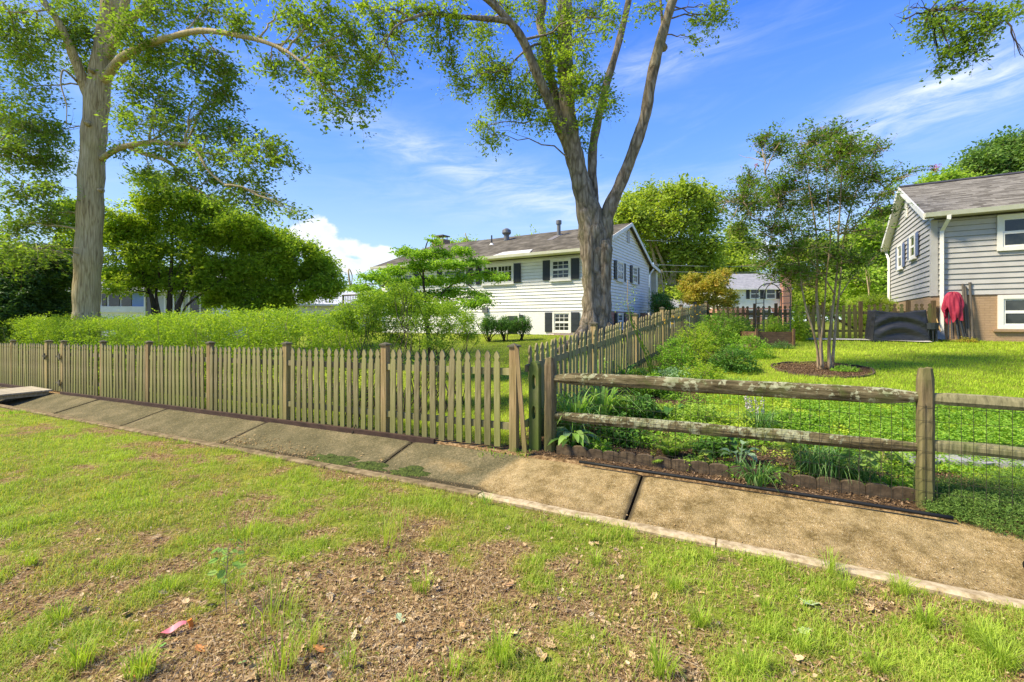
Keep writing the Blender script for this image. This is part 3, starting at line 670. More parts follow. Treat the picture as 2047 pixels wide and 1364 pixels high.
# fine litter, all counted as stuff
n = 90000
Yq = 1.5 * (7 / 1.5) ** rng.random(n); Xq = rng.uniform(-1.15, 1.15, n) * Yq; s_, d_ = sd_of(Xq, Yq); gq = grassiness(Xq, Yq)
kp = (d_ < -1.25) & (rng.random(n) < (1.08 - gq) ** 1.4 * .7 + .10); Xq, Yq = Xq[kp], Yq[kp]; k = len(Xq)
leafcards('leaf_litter', np.stack([Xq, Yq, gz(Xq, Yq) + .008 + .01 * rng.random(k)], -1), .008 + .024 * rng.random(k) ** 2, M['dry'], aspect=.6, up=1.2, kind='stuff')
n = 2600; mb = MB()
Yq = 1.6 * (5 / 1.6) ** rng.random(n); Xq = rng.uniform(-.9, 1.0, n) * Yq; s_, d_ = sd_of(Xq, Yq); gq = grassiness(Xq, Yq)
for x, y in [(x, y) for x, y, d0, g0, q in zip(Xq, Yq, d_, gq, rng.random(n)) if d0 < -1.3 and q < (1.05 - g0) ** 1.5]:
    a = rng.random() * 6.28; L = rng.uniform(.03, .13); p = np.array([x, y, float(gz(x, y)) + .008]); dv = np.array([math.cos(a), math.sin(a), rng.normal() * .12]) * L
    mb.tube([p, p + dv * .5 + np.array([0, 0, .006]), p + dv], [.0018, .0022, .001], 4)
mb.build('twig_litter', M['bark3'], None, kind='stuff')
# mulch chips in the beds and round the thin tree
n = 90000
s_ = rng.uniform(-7, .2, n); d_ = rng.uniform(-.03, 5.5, n); x, y = xy_of(s_, d_)
kp = (bedness(s_, d_) > .5) & (side_of(x, y) > -.05); x, y = x[kp][:38000], y[kp][:38000]
a = rng.random(9000) * 6.283; r = np.sqrt(rng.random(9000)) * .88
x = np.concatenate([x, MYR[0] + np.cos(a) * r]); y = np.concatenate([y, MYR[1] + np.sin(a) * r]); k = len(x)
leafcards('mulch', np.stack([x, y, gz(x, y) + .006 + .014 * rng.random(k)], -1), .012 + .03 * rng.random(k) ** 2, M['chips'], aspect=.45, up=1., kind='stuff')
# leaves and grit lying on the channel
n = 4200; s_ = rng.uniform(-6, 16, n); d_ = -1.03 + np.abs(rng.normal(size=n)) * .12; kp = d_ < -.2; s_, d_ = s_[kp], d_[kp]; x, y = xy_of(s_, d_)
leafcards('channel_litter', np.stack([x, y, chan_z(s_, d_) + (vnoise(x, y, 1.7) - .5) * .02 + .006], -1), .006 + .016 * rng.random(len(x)) ** 2, M['dry'], aspect=.7, up=2., kind='stuff')
n = 1100; s_ = rng.uniform(1.3, 4.6, n); d_ = -.80 + rng.normal(size=n) * .10; kp = (vnoise(s_ * 3, d_ * 4, 1, 2) > .45) & (d_ > -1.03) & (d_ < -.5); s_, d_ = s_[kp], d_[kp]; x, y = xy_of(s_, d_)
leafcards('moss_debris', np.stack([x, y, chan_z(s_, d_) + (vnoise(x, y, 1.7) - .5) * .02 + .014 + .012 * rng.random(len(x))], -1), .012 + .03 * rng.random(len(x)) ** 2, M['dry'], aspect=.6, up=1.5, kind='stuff')
n = 5200; s_ = rng.uniform(-.5, 16, n) ** 1.0; d_ = rng.uniform(-.95, -.12, n); x, y = xy_of(s_, d_)
leafcards('channel_flecks', np.stack([x, y, chan_z(s_, d_) + (vnoise(x, y, 1.7) - .5) * .02 + .005], -1), .006 + .014 * rng.random(len(x)), M['dry'], aspect=.35, up=3., kind='stuff', col=.6 + .4 * rng.random(n))

# ================================================================ FENCES
def picket_mesh(name, w, h, th, mat, style=0):
    a = w / 2
    if style == 0:   # gothic top with a narrow neck
        half = [(a, 0), (a, h - .155), (a * .62, h - .135), (a * .62, h - .115), (a * .95, h - .085), (a * .72, h - .045), (a * .30, h - .012), (0, h)]
    elif style == 1:
        half = [(a, 0), (a, h - .15), (a * .68, h - .13), (a * .70, h - .11), (a, h - .08), (a * .66, h - .04), (0, h - .005)]
    else:
        half = [(a, 0), (a, h - .15), (a * .45, h - .12), (a * .5, h - .10), (a * 1.0, h - .06), (a * .75, h - .02), (0, h)]
    poly = half + [(-x, z) for x, z in half[::-1] if x > 0]
    mb = MB(); jt = [(x + rng.normal() * .001, z + rng.normal() * .002) for x, z in poly]
    mb.prism(lambda p, q, z: np.array([p, q, z]), jt, 0, th)
    me = bpy.data.meshes.new(name); me.from_pydata(np.concatenate(mb.v).tolist(), [], mb.f); me.materials.append(mat); return me
# --- front fence
front = thing('picket_fence', 'long weathered gothic picket fence above the concrete channel in front of the hedge', 'picket fence', (*xy_of(6, 0), float(gz_sd(6, 0))))
side = thing('picket_fence', 'weathered picket fence running back from the corner towards the houses, flower bed along it', 'picket fence', (.15 + U_[0] * 6, 5.6 + U_[1] * 6, .4))
gate = thing('picket_gate', 'narrow picket gate with black latch at the end of the plank footbridge', 'gate', (*xy_of(13.0, 0), float(gz_sd(13, 0))))
PM = [picket_mesh('picket', .086, 1.2 + rng.normal() * .008, .02, M['picket'], s % 2) for s in range(6)]
rz_front = math.atan2(-A_[1], -A_[0])       # local x runs right along the fence, local y points away
fb = lambda s: float(gz_sd(s, 0)) + .035
posts_s = [-.2, 1.905, 4.07, 6.25, 8.46, 10.5, 12.58, 13.48, 15.9, 18.2]
s = .02
while s < 19.5:
    near_post = any(abs(s - q) < .07 for q in posts_s)
    ingate = 12.66 < s < 13.40
    if not near_post:
        x, y = xy_of(s, -.045)
        o = inst(PM[int(rng.integers(6))], 'picket', gate if ingate else front, (x, y, fb(s) + rng.normal() * .004), rz_front + rng.normal() * .02, (rng.normal() * .008, rng.normal() * .010), (1 + rng.normal() * .04, 1, 1 + rng.normal() * .006))
    s += .1425
fr_f = frame((P1[0], P1[1], 0), A_, N_)
def sloperail(mb, s0, s1, o0, o1, z0, z1, zf):
    c = []
    for z in (z0, z1):
        for s_, o_ in ((s0, o0), (s1, o0), (s1, o1), (s0, o1)): c.append(fr_f(s_, o_, z + zf(s_)))
    mb.hexa(c)
for a, e in zip(posts_s[:-1], posts_s[1:]):
    tgt = gate if abs(a - 12.58) < .01 else front
    for z0 in (.22, .90):
        mb = MB(); sloperail(mb, a + .05, e - .05, -.022, .016, z0, z0 + .085, fb); mb.build('rail', M['picket'], tgt)
def post(parent, x, y, z0, z1, rz, w=.09, cap=True, mat='post'):
    mb = MB(); mb.box(-w / 2, w / 2, -w / 2, w / 2, 0, z1 - z0)
    me = bpy.data.meshes.new('post'); me.from_pydata(np.concatenate(mb.v).tolist(), [], mb.f); me.materials.append(M[mat])
    o = inst(me, 'post', parent, (x, y, z0), rz)
    if cap:
        c = MB(); q = w / 2 + .018; h = z1 - z0
        c.box(-q, q, -q, q, h + .001, h + .022); c.add([(-q * .9, -q * .9, h + .022), (q * .9, -q * .9, h + .022), (q * .9, q * .9, h + .022), (-q * .9, q * .9, h + .022), (0, 0, h + .05)], [(0, 1, 4), (1, 2, 4), (2, 3, 4), (3, 0, 4)])
        me = bpy.data.meshes.new('post_cap'); me.from_pydata(np.concatenate(c.v).tolist(), [], c.f); me.materials.append(M['cap'])
        k = bpy.data.objects.new('post_cap', me); COL.objects.link(k); k.parent = o
    return o
for q in posts_s:
    x, y = xy_of(q, .005 if q > 0 else .0); b0 = fb(q) - .1
    post(front, x, y, b0, fb(q) + 1.25, rz_front, w=.12 if abs(q - 13.48) < .01 else .095)
mb = MB(); x, y = xy_of(13.38, -.09)
mb.fbox(fr_f, 13.36, 13.56, -.10, -.075, .86 - .2, .91 - .2); mb.fbox(fr_f, 13.42, 13.46, -.115, -.08, .60, .76); mb.build('latch', M['cap'], gate)
for zz in (.68, .02):
    mb = MB(); mb.fbox(fr_f, 12.56, 12.80, -.08, -.068, zz, zz + .045); mb.fbox(fr_f, 12.58, 12.64, -.085, -.068, zz - .05, zz + .10); mb.build('hinge', M['cap'], gate)
mb = MB(); s0, s1 = .95, 19.5
for a, e in ((.95, 4.5), (4.505, 8.1), (8.105, 12.45), (13.6, 19.5)):
    mb = MB(); sloperail(mb, a, e, -.115, -.07, -.05, .045, lambda s: float(gz_sd(s, 0)))
    o = mb.build('timber_edging', M['timber'], None, loc=(*xy_of((a + e) / 2, -.09), 0)); tag(o, {.95: 'dark brown timber board under the fence, nearest to the fence corner', 4.505: 'dark brown timber board under the fence, second from the fence corner', 8.105: 'dark brown timber board under the fence just before the gate', 13.6: 'dark brown timber board under the fence beyond the gate'}[a], 'timber board')
# --- side fence
rz_side = math.atan2(U_[1], U_[0])
SP = lambda l, o=0.: (.15 + U_[0] * l - V_[0] * o, 5.6 + U_[1] * l - V_[1] * o)
zs = lambda l: float(gz(*SP(l))) + .04
l = .18
while l < 14.5:
    if min(abs(l - 2.4 * k) for k in range(8)) > .07:
        x, y = SP(l, .02)
        o = inst(PM[int(rng.integers(6))], 'picket', side, (x, y, zs(l) + rng.normal() * .006), rz_side + rng.normal() * .02, (rng.normal() * .01, rng.normal() * .010), (1 + rng.normal() * .04, 1, 1.04 + rng.normal() * .006))
    l += .1425
for k in range(0, 7):
    if k: x, y = SP(2.4 * k, -.02); post(side, x, y, zs(2.4 * k) - .15, zs(2.4 * k) + 1.32, rz_side)
    if k < 6:
        a, e = 2.4 * k + .05, 2.4 * k + 2.35
        for z0 in (.24, .93):
            mb = MB(); c = []
            for z in (z0, z0 + .085):
                for l_, o_ in ((a, -.02), (e, -.02), (e, .018), (a, .018)): c.append((*SP(l_, o_), zs(l_) + z))
            mb.hexa(c); mb.build('rail', M['picket'], side)
# --- dark back fence with its gate
back = thing('back_picket_fence', 'dark stained gothic picket fence across the back of the right-hand yard', 'picket fence', (10.5, 16.2, 1.0))
bgate = thing('back_gate', 'dark picket gate with diagonal brace beside the black grill cover', 'gate', (12.3, 15.2, 1.0))
B0 = np.array([7.67, 17.9]); B1 = np.array([13.45, 14.45]); BL = float(np.linalg.norm(B1 - B0)); Bd = (B1 - B0) / BL; Bn = np.array([Bd[1], -Bd[0]])
BP = lambda t, o=0.: B0 + Bd * t + Bn * o
zb = lambda t: float(gz(*BP(t))) + .03
BM = [picket_mesh('picket', .10, 1.16 + rng.normal() * .01, .02, M['darkpicket'], 2) for _ in range(4)]
k_ = (1650 - CX) / F; g0 = (k_ * B0[1] - B0[0]) / (Bd[0] - k_ * Bd[1]); k_ = (1716 - CX) / F; g1 = (k_ * B0[1] - B0[0]) / (Bd[0] - k_ * Bd[1])
bposts = [0.05, 1.7, g0 - 1.5, g0 - .06, g1 + .06, g1 + 1.3, BL]
t_ = .1; rzb = math.atan2(Bd[1], Bd[0])
while t_ < BL:
    if min(abs(t_ - q) for q in bposts) > .075:
        x, y = BP(t_, .03); inst(BM[int(rng.integers(4))], 'picket', bgate if g0 < t_ < g1 else back, (x, y, zb(t_) + rng.normal() * .006), rzb, (rng.normal() * .008, rng.normal() * .012))
    t_ += .172
def bseg(par, a, e, z0, z1, o0=-.02, o1=.018, name='rail', slope=0.):
    c = []
    for z in (z0, z1):
        for l_, o_ in ((a, o0), (e, o0), (e, o1), (a, o1)): c.append((*BP(l_, o_), zb(l_) + z + (slope if l_ == e else 0)))
    MB().hexa(c).build(name, M['darkpicket'], par)
for a, e in zip(bposts[:-1], bposts[1:]):
    par = bgate if abs(a - (g0 - .06)) < .01 else back
    for z0 in (.20, .82): bseg(par, a + .05, e - .05, z0, z0 + .09)
bseg(bgate, g1 - .03, g0 + .05, .22, .32, -.045, -.022, 'brace', .58)
for q in bposts:
    x, y = BP(q, -.01); post(back, x, y, zb(q) - .1, zb(q) + 1.25, rzb, w=.11, cap=False, mat='darkpicket')

# --- split rail fence
PA = np.array([.474, 5.60]); PB = np.array([3.56, 3.90]); Rd = (PB - PA) / np.linalg.norm(PB - PA); Rn = np.array([-Rd[1], Rd[0]])
rail = thing('split_rail_fence', 'lichen covered split rail fence with wire mesh before the flower bed', 'rail fence', (PA[0], PA[1], 0))
def rpost(name, par, x, y, h, w, d, mat, rz, taper=.9):
    nz = 14; vs = []
    for i in range(nz + 1):
        z = -.15 + (h + .15) * i / nz
        tw = 1 - (1 - taper) * i / nz
        q = .78 if i == nz else 1
        for k in range(12):
            a = 6.283 * k / 12; cx_, sx_ = math.cos(a), math.sin(a); p = 5
            r = (abs(cx_) ** p + abs(sx_) ** p) ** (-1 / p)
            vs.append((cx_ * r * w / 2 * tw * q + rng.normal() * .0016, sx_ * r * d / 2 * tw * q + rng.normal() * .0016, z + (rng.normal() * .004 if i == nz else 0)))
    f = [(i * 12 + k, i * 12 + (k + 1) % 12, (i + 1) * 12 + (k + 1) % 12, (i + 1) * 12 + k) for i in range(nz) for k in range(12)] + [tuple(range(nz * 12, nz * 12 + 12))]
    me = bpy.data.meshes.new(name); me.from_pydata(vs, [], f); me.materials.append(mat)
    me.polygons.foreach_set('use_smooth', [False] * len(f))
    if par is None:
        o = bpy.data.objects.new(name, me); COL.objects.link(o); o.location = (x, y, float(gz(x, y))); o.rotation_euler = (0, 0, rz); ORG[o.name] = np.array([x, y, float(gz(x, y))]); return o
    return inst(me, name, par, (x, y, float(gz(x, y))), rz)
M['rpost'] = wood_mat('rail_post_wood', (.28, .21, .12), (.165, .12, .065), (.06, .042, .022), (.12, .14, .035), 3.0, .1, .5)
M['gpost'] = wood_mat('mossy_post_wood', (.34, .30, .16), (.22, .20, .10), (.09, .08, .04), (.12, .17, .03), 2.0, .1, .9)
rz_r = math.atan2(Rd[1], Rd[0])
rpost('post', rail, *PA, 1.14, .145, .13, M['rpost'], rz_r)
rpost('post', rail, *PB, 1.20, .115, .115, M['rpost'], rz_r, .97)
PC = PB + Rd * 3.4; rpost('post', rail, *PC, 1.2, .12, .12, M['rpost'], rz_r)
def srail(p0, z0, p1, z1, hh=.115, dd=.085, t0=.55, t1=.55, seed=0):
    n_ = 46; vs = []; ks = 10
    for i in range(n_ + 1):
        u = i / n_; c = np.array([*(p0 + (p1 - p0) * u), z0 + (z1 - z0) * u + .012 * math.sin(u * 3.1 + seed)])
        c[2] += (float(vnoise(u * 5 + seed * 3, seed, 1, 2)) - .5) * .02
        e = min(1, t0 + u * 5) * min(1, t1 + (1 - u) * 5)
        for k in range(ks):
            a = 6.283 * k / ks + .3; rr = 1 + (float(vnoise(k * 1.7 + seed * 9, u * 9, 1, 2)) - .5) * .30
            q = (abs(math.cos(a)) ** 3 + abs(math.sin(a)) ** 3) ** (-1 / 3)
            vs.append(c + np.array([*(Rn * math.cos(a) * q * dd / 2 * rr * e), math.sin(a) * q * hh / 2 * rr * e]))
    f = [(i * ks + k, i * ks + (k + 1) % ks, (i + 1) * ks + (k + 1) % ks, (i + 1) * ks + k) for i in range(n_) for k in range(ks)] + [tuple(range(ks))[::-1], tuple(range(n_ * ks, n_ * ks + ks))]
    MB().add(vs, f).build('rail', M['lichen'] if seed < 3 else M['gpost'], rail)
srail(PA, .885, PB, .95, .145, .11, seed=1); srail(PA, .42, PB, .52, .12, .10, seed=2)
srail(PB, .945, PC, .95, .105, .09, .8, .6, seed=4); srail(PB, .545, PC, .52, .105, .09, .8, .6, seed=5)
mb = MB()
L_ = float(np.linalg.norm(PC - PA)); q = .06
while q < L_:
    p = PA + Rd * q - Rn * .062; z0 = float(gz(*p)); mb.tube([(*p, z0 + .03), (*p, z0 + .90)], .0021, 3, cap=False); q += .075
for z in (.06, .16, .26, .36, .50, .62, .76, .88):
    mb.tube([(*(PA + Rd * a - Rn * .063), z + .01 * math.sin(a * 3)) for a in np.linspace(.05, L_, 30)], .0019, 3, cap=False)
M['wire'] = flat('rusty_wire', (.06, .055, .04), .6, metal=.4)
mb.build('wire_mesh', M['wire'], rail, kind='stuff')
# the spare slotted post and the leaning broken board at the corner
sp = PA + np.array([-.185, .05])
mb = MB(); fr_s = frame((sp[0], sp[1], -.05), Rd, Rn)
w_ = .066; D_2 = .045
def ring(cx, cz, rx, rz_, n=14): return [(cx + rx * math.cos(6.283 * i / n), cz + rz_ * math.sin(6.283 * i / n)) for i in range(n)]
# front face built of strips round two oval slots
zsl = [(.50, .06), (.90, .075)]
def slab_with_slots(o0, o1):
    n = 28
    out = []
    outer = [(-w_, 0), (w_, 0), (w_, 1.05), (w_ * .75, 1.10), (w_ * .3, 1.13), (-w_ * .3, 1.13), (-w_ * .75, 1.10), (-w_, 1.05)]
    # below, between, above: full width prisms; beside the slots: half pieces
    mb.prism(fr_s, [(-w_, 0), (w_, 0), (w_, .43), (-w_, .43)], o0, o1)
    mb.prism(fr_s, [(-w_, .60), (w_, .60), (w_, .80), (-w_, .80)], o0, o1)
    mb.prism(fr_s, [(-w_, .985), (w_, .985), (w_, 1.06), (w_ * .75, 1.12), (w_ * .3, 1.15), (-w_ * .3, 1.15), (-w_ * .75, 1.12), (-w_, 1.06)], o0, o1)
    for z0, z1 in ((.43, .60), (.80, .985)):
        m_ = (z0 + z1) / 2; hz = (z1 - z0) / 2
        arc = [(.030 * math.cos(a), m_ + hz * math.sin(a)) for a in np.linspace(-1.57, 1.57, 9)]
        right = [(w_, z0), (w_, z1)] + arc[::-1]
        mb.prism(fr_s, right, o0, o1)
        mb.prism(fr_s, [(-x, z) for x, z in right][::-1], o0, o1)
slab_with_slots(-D_2, D_2)
o = mb.build('slotted_post', M['gpost'], None, loc=(sp[0], sp[1], 0)); tag(o, 'green mossy wooden post with two oval slots left of the rail fence', 'post')
mb = MB(); p0 = np.array([.13, 5.52, 0.02]); p1 = np.array([.098, 5.50, 1.31])
vs = []
for (x, y, z) in [(.105, 5.46, .02), (.155, 5.43, .02), (.165, 5.46, .02), (.115, 5.49, .02)]: vs.append((x, y, z))
for (x, y, z) in [(.005 + .0, 5.47, 1.33), (.055, 5.45, 1.26), (.065, 5.48, 1.25), (.015, 5.50, 1.33)]: vs.append((x, y, z))
vs = [(x + .02, y, z) for x, y, z in vs]
mb.hexa(vs); o = mb.build('leaning_board', M['post'], None, loc=(.12, 5.5, 0)); tag(o, 'split grey-brown board leaning against the corner fence post', 'board')
# scalloped edging blocks and drain pipe
mb_bl = None
M['block'] = mat_noise('brown_block', [(.35, (.055, .038, .02)), (.65, (.15, .105, .06))], 14, rough=.9, bmp=.5, objrand=.3)
edge = thing('bed_edging', 'row of low brown scalloped concrete blocks edging the flower bed', 'bed edging', (.6, 5.2, 0))
E0 = np.array([(1112 - CX) / F * 5.46, 5.46]); E1 = np.array([(1838 - CX) / F * 3.96, 3.96]); El = float(np.linalg.norm(E1 - E0)); Ed = (E1 - E0) / El; En = np.array([-Ed[1], Ed[0]])
fr_e = frame((E0[0], E0[1], 0), Ed, En); nb_ = int(El / .36); bw = El / nb_
poly = [(0.002, -.06)]; poly2 = []
for j in range(2):
    c = bw * (.25 + .5 * j); 
    for a in np.linspace(math.pi, 0, 9): poly2.append((c + (bw * .25 - .002) * math.cos(a), .080 + .030 * math.sin(a)))
pl = [(.002, -.06), (bw - .002, -.06)] + poly2[::-1]
mbk = MB(); mbk.prism(lambda p, q, z: np.array([p, q, z]), pl, 0, .045)
mbk.box(bw / 2 - .003, bw / 2 + .003, -.003, -.0005, -.05, .085)
bme = bpy.data.meshes.new('block'); bme.from_pydata(np.concatenate(mbk.v).tolist(), [], mbk.f); bme.materials.append(M['block'])
for i in range(nb_):
    q = E0 + Ed * bw * i; inst(bme, 'block', edge, (*q, float(gz(*q)) + .01 + rng.normal() * .006), math.atan2(Ed[1], Ed[0]) + rng.normal() * .015, (rng.normal() * .03, 0))
M['black'] = flat('black_plastic', (.012, .013, .013), .55, spec=.25)
pts = []
for px, py in ((1158, 926), (1250, 940), (1400, 962), (1560, 986), (1700, 1007), (1850, 1031), (1905, 1040)):
    Yp = (CH - .0) * F / (py - HY); p = ((px - CX) / F * Yp, Yp); pts.append((p[0], p[1], .0 + .016))
o = MB().tube(pts, .016, 10).build('drain_pipe', M['black'], None, smooth=True, loc=pts[0]); tag(o, 'black plastic drain pipe lying along the edging blocks beside the channel', 'pipe')
p = G(2060, 1150); pts = [(p[0] - .012, p[1], p[2] + .05), (p[0] + .3, p[1] - .05, p[2] + .06)]
o = MB().tube(pts, .045, 14).build('drain_outlet', M['black'], None, smooth=False, loc=pts[0]); tag(o, 'black round pipe end at the right edge of the channel', 'pipe')
# footbridge
M['deck'] = mat_noise('grey_planks', [(.3, (.26, .22, .15)), (.7, (.50, .44, .33))], 12, (.3, 3, 1), rough=.85, bmp=.4, objrand=.25)
br = thing('footbridge', 'short plank footbridge over the channel leading to the picket gate', 'footbridge', (*xy_of(13.1, -.7), -.2))
bs0, bs1 = 12.75, 14.05
for i in range(9):
    a = -1.75 + i * .178
    mb = MB(); mb.fbox(fr_f, bs0, bs1, a + .004, a + .172, -.16, -.125)
    mb.build('plank', M['deck'], br)
for q in (bs0 + .12, bs1 - .2):
    mb = MB(); mb.fbox(fr_f, q, q + .05, -1.74, -.18, -.262, -.1605); mb.build('bearer', M['deck'], br)
mb = MB(); mb.fbox(fr_f, bs0 - .1, bs1, -1.78, -1.62, -.42, -.262); o = mb.build('landing_block', M['kerb'], br)
# orange stake with pink ribbon
M['orange'] = flat('orange_plastic', (.75, .22, .03), .5); M['pink'] = flat('pink_ribbon', (.72, .16, .20), .5)
p = G(382, 1258); stk = thing('survey_stake', 'orange capped survey stake with a pink ribbon in the leaf litter', 'stake', p)
MB().tube([p + np.array([.008, 0, -.02]), p + np.array([.0, 0, .03]), p + np.array([-.008, .0, .052])], [.010, .0105, .012], 8, rough=.08).build('stake', M['orange'], stk)
vs = []
for i in range(9):
    u = i / 8; c = p + np.array([-.012 - .125 * u, -.02 - .06 * u, .040 * (1 - u) ** .7 + .012 + .006 * math.sin(u * 9)]); w = .008 + .012 * math.sin(min(u * 2.2, 1.57)) * (1 if u < .8 else 1 - (u - .8) * 3)
    nv = np.array([-.35, .6, .55 * math.sin(u * 4 + .6)]); nv /= np.linalg.norm(nv); vs += [c - nv * w, c + nv * w]
f = [(2 * i, 2 * i + 1, 2 * i + 3, 2 * i + 2) for i in range(8)]
MB().add(vs, f).build('ribbon', M['pink'], stk, smooth=True)

# ================================================================ HOUSES
M['white'] = mat_noise('white_siding', [(.3, (.76, .74, .68)), (.7, (.86, .84, .79))], 3, rough=.6, bmp=.05)
M['trim'] = mat_noise('white_trim', [(.3, (.72, .70, .63)), (.7, (.84, .82, .76))], 3, rough=.5, bmp=.03)
M['creamtrim'] = mat_noise('cream_trim', [(.3, (.66, .64, .50)), (.7, (.78, .76, .62))], 3, rough=.5, bmp=.03)
M['grey'] = mat_noise('grey_siding', [(.3, (.42, .40, .37)), (.7, (.49, .47, .435))], 3, rough=.6, bmp=.05, objrand=.06)
M['tan'] = None
def brick_mat(name, c1, c2, mortar, scale, rot=(0, 0, 0), bs=.4):
    m, t, b = newmat(name)
    tcn = t.nodes.new('ShaderNodeTexCoord'); geo = t.nodes.new('ShaderNodeNewGeometry')
    # run along the wall: u = along the horizontal tangent, v = height
    cr = t.nodes.new('ShaderNodeVectorMath'); cr.operation = 'CROSS_PRODUCT'; t.links.new(geo.outputs['True Normal'], cr.inputs[0]); cr.inputs[1].default_value = (0, 0, 1)
    dt = t.nodes.new('ShaderNodeVectorMath'); dt.operation = 'DOT_PRODUCT'; t.links.new(tcn.outputs['Object'], dt.inputs[0]); t.links.new(cr.outputs[0], dt.inputs[1])
    sp = t.nodes.new('ShaderNodeSeparateXYZ'); t.links.new(tcn.outputs['Object'], sp.inputs[0])
    cb = t.nodes.new('ShaderNodeCombineXYZ'); t.links.new(dt.outputs['Value'], cb.inputs[0]); t.links.new(sp.outputs[2], cb.inputs[1])
    br_ = t.nodes.new('ShaderNodeTexBrick'); t.links.new(cb.outputs[0], br_.inputs['Vector'])
    br_.inputs['Scale'].default_value = 1; br_.inputs['Brick Width'].default_value = scale; br_.inputs['Row Height'].default_value = scale * .33; br_.inputs['Mortar Size'].default_value = scale * .04
    br_.inputs['Color1'].default_value = (*c1, 1); br_.inputs['Color2'].default_value = (*c2, 1); br_.inputs['Mortar'].default_value = (*mortar, 1)
    n = texn(t, 'Noise', 9); c = mixc(t, .35, br_.outputs[0], ramp(t, n.outputs[0], [(.3, c1), (.7, c2)]))
    t.links.new(c, b.inputs[0]); b.inputs['Roughness'].default_value = .85
    bump(t, b, mth(t, 'SUBTRACT', 1.0, br_.outputs['Fac']), bs, .01)
    return m
M['tan'] = brick_mat('tan_painted_brick', (.36, .235, .135), (.42, .28, .165), (.31, .20, .115), .23, bs=.5)
M['redbrick'] = brick_mat('red_brick', (.34, .12, .075), (.45, .19, .12), (.55, .45, .38), .21)
M['whitebrick'] = brick_mat('white_painted_brick', (.76, .75, .72), (.82, .81, .78), (.7, .69, .66), .21, bs=.3)
M['shutter'] = flat('dark_shutter', (.030, .036, .042), .5)
M['blueshutter'] = flat('blue_shutter', (.13, .17, .30), .5)
def glass_mat():
    m, t, b = newmat('window_glass'); b.inputs['Base Color'].default_value = (.018, .024, .022, 1); b.inputs['Roughness'].default_value = .06; b.inputs['Specular IOR Level'].default_value = .6
    n = texn(t, 'Noise', 1.2); bump(t, b, n.outputs[0], .05, .02)
    c = ramp(t, texn(t, 'Noise', 1.7, detail=3).outputs[0], [(.4, (.015, .02, .018)), (.7, (.06, .065, .055))]); t.links.new(c, b.inputs[0]); return m
M['glass'] = glass_mat()
M['roofdark'] = mat_noise('old_shingles', [(.32, (.055, .048, .035)), (.5, (.11, .097, .074)), (.68, (.185, .165, .13))], 1.7, (1, 1, 1), rough=.95, bmp=.3, detail=10, spec=.1)
def shingle_mat():
    m, t, b = newmat('shingles')
    oi = t.nodes.new('ShaderNodeAttribute'); oi.attribute_name = 'rnd'
    n = texn(t, 'Noise', 30, detail=6)
    c = ramp(t, mth(t, 'ADD', mth(t, 'MULTIPLY', oi.outputs['Fac'], .6), mth(t, 'MULTIPLY', n.outputs[0], .45)), [(.2, (.12, .108, .088)), (.5, (.21, .192, .160)), (.9, (.31, .288, .245))])
    t.links.new(c, b.inputs[0]); b.inputs['Roughness'].default_value = .95; b.inputs['Specular IOR Level'].default_value = .1; bump(t, b, n.outputs[0], .4, .005); return m
M['shingle'] = shingle_mat()
M['metal'] = flat('galvanised_metal', (.20, .20, .20), .5, metal=.5)
M['lightpatch'] = flat('light_roof_patch', (.62, .60, .54), .6)

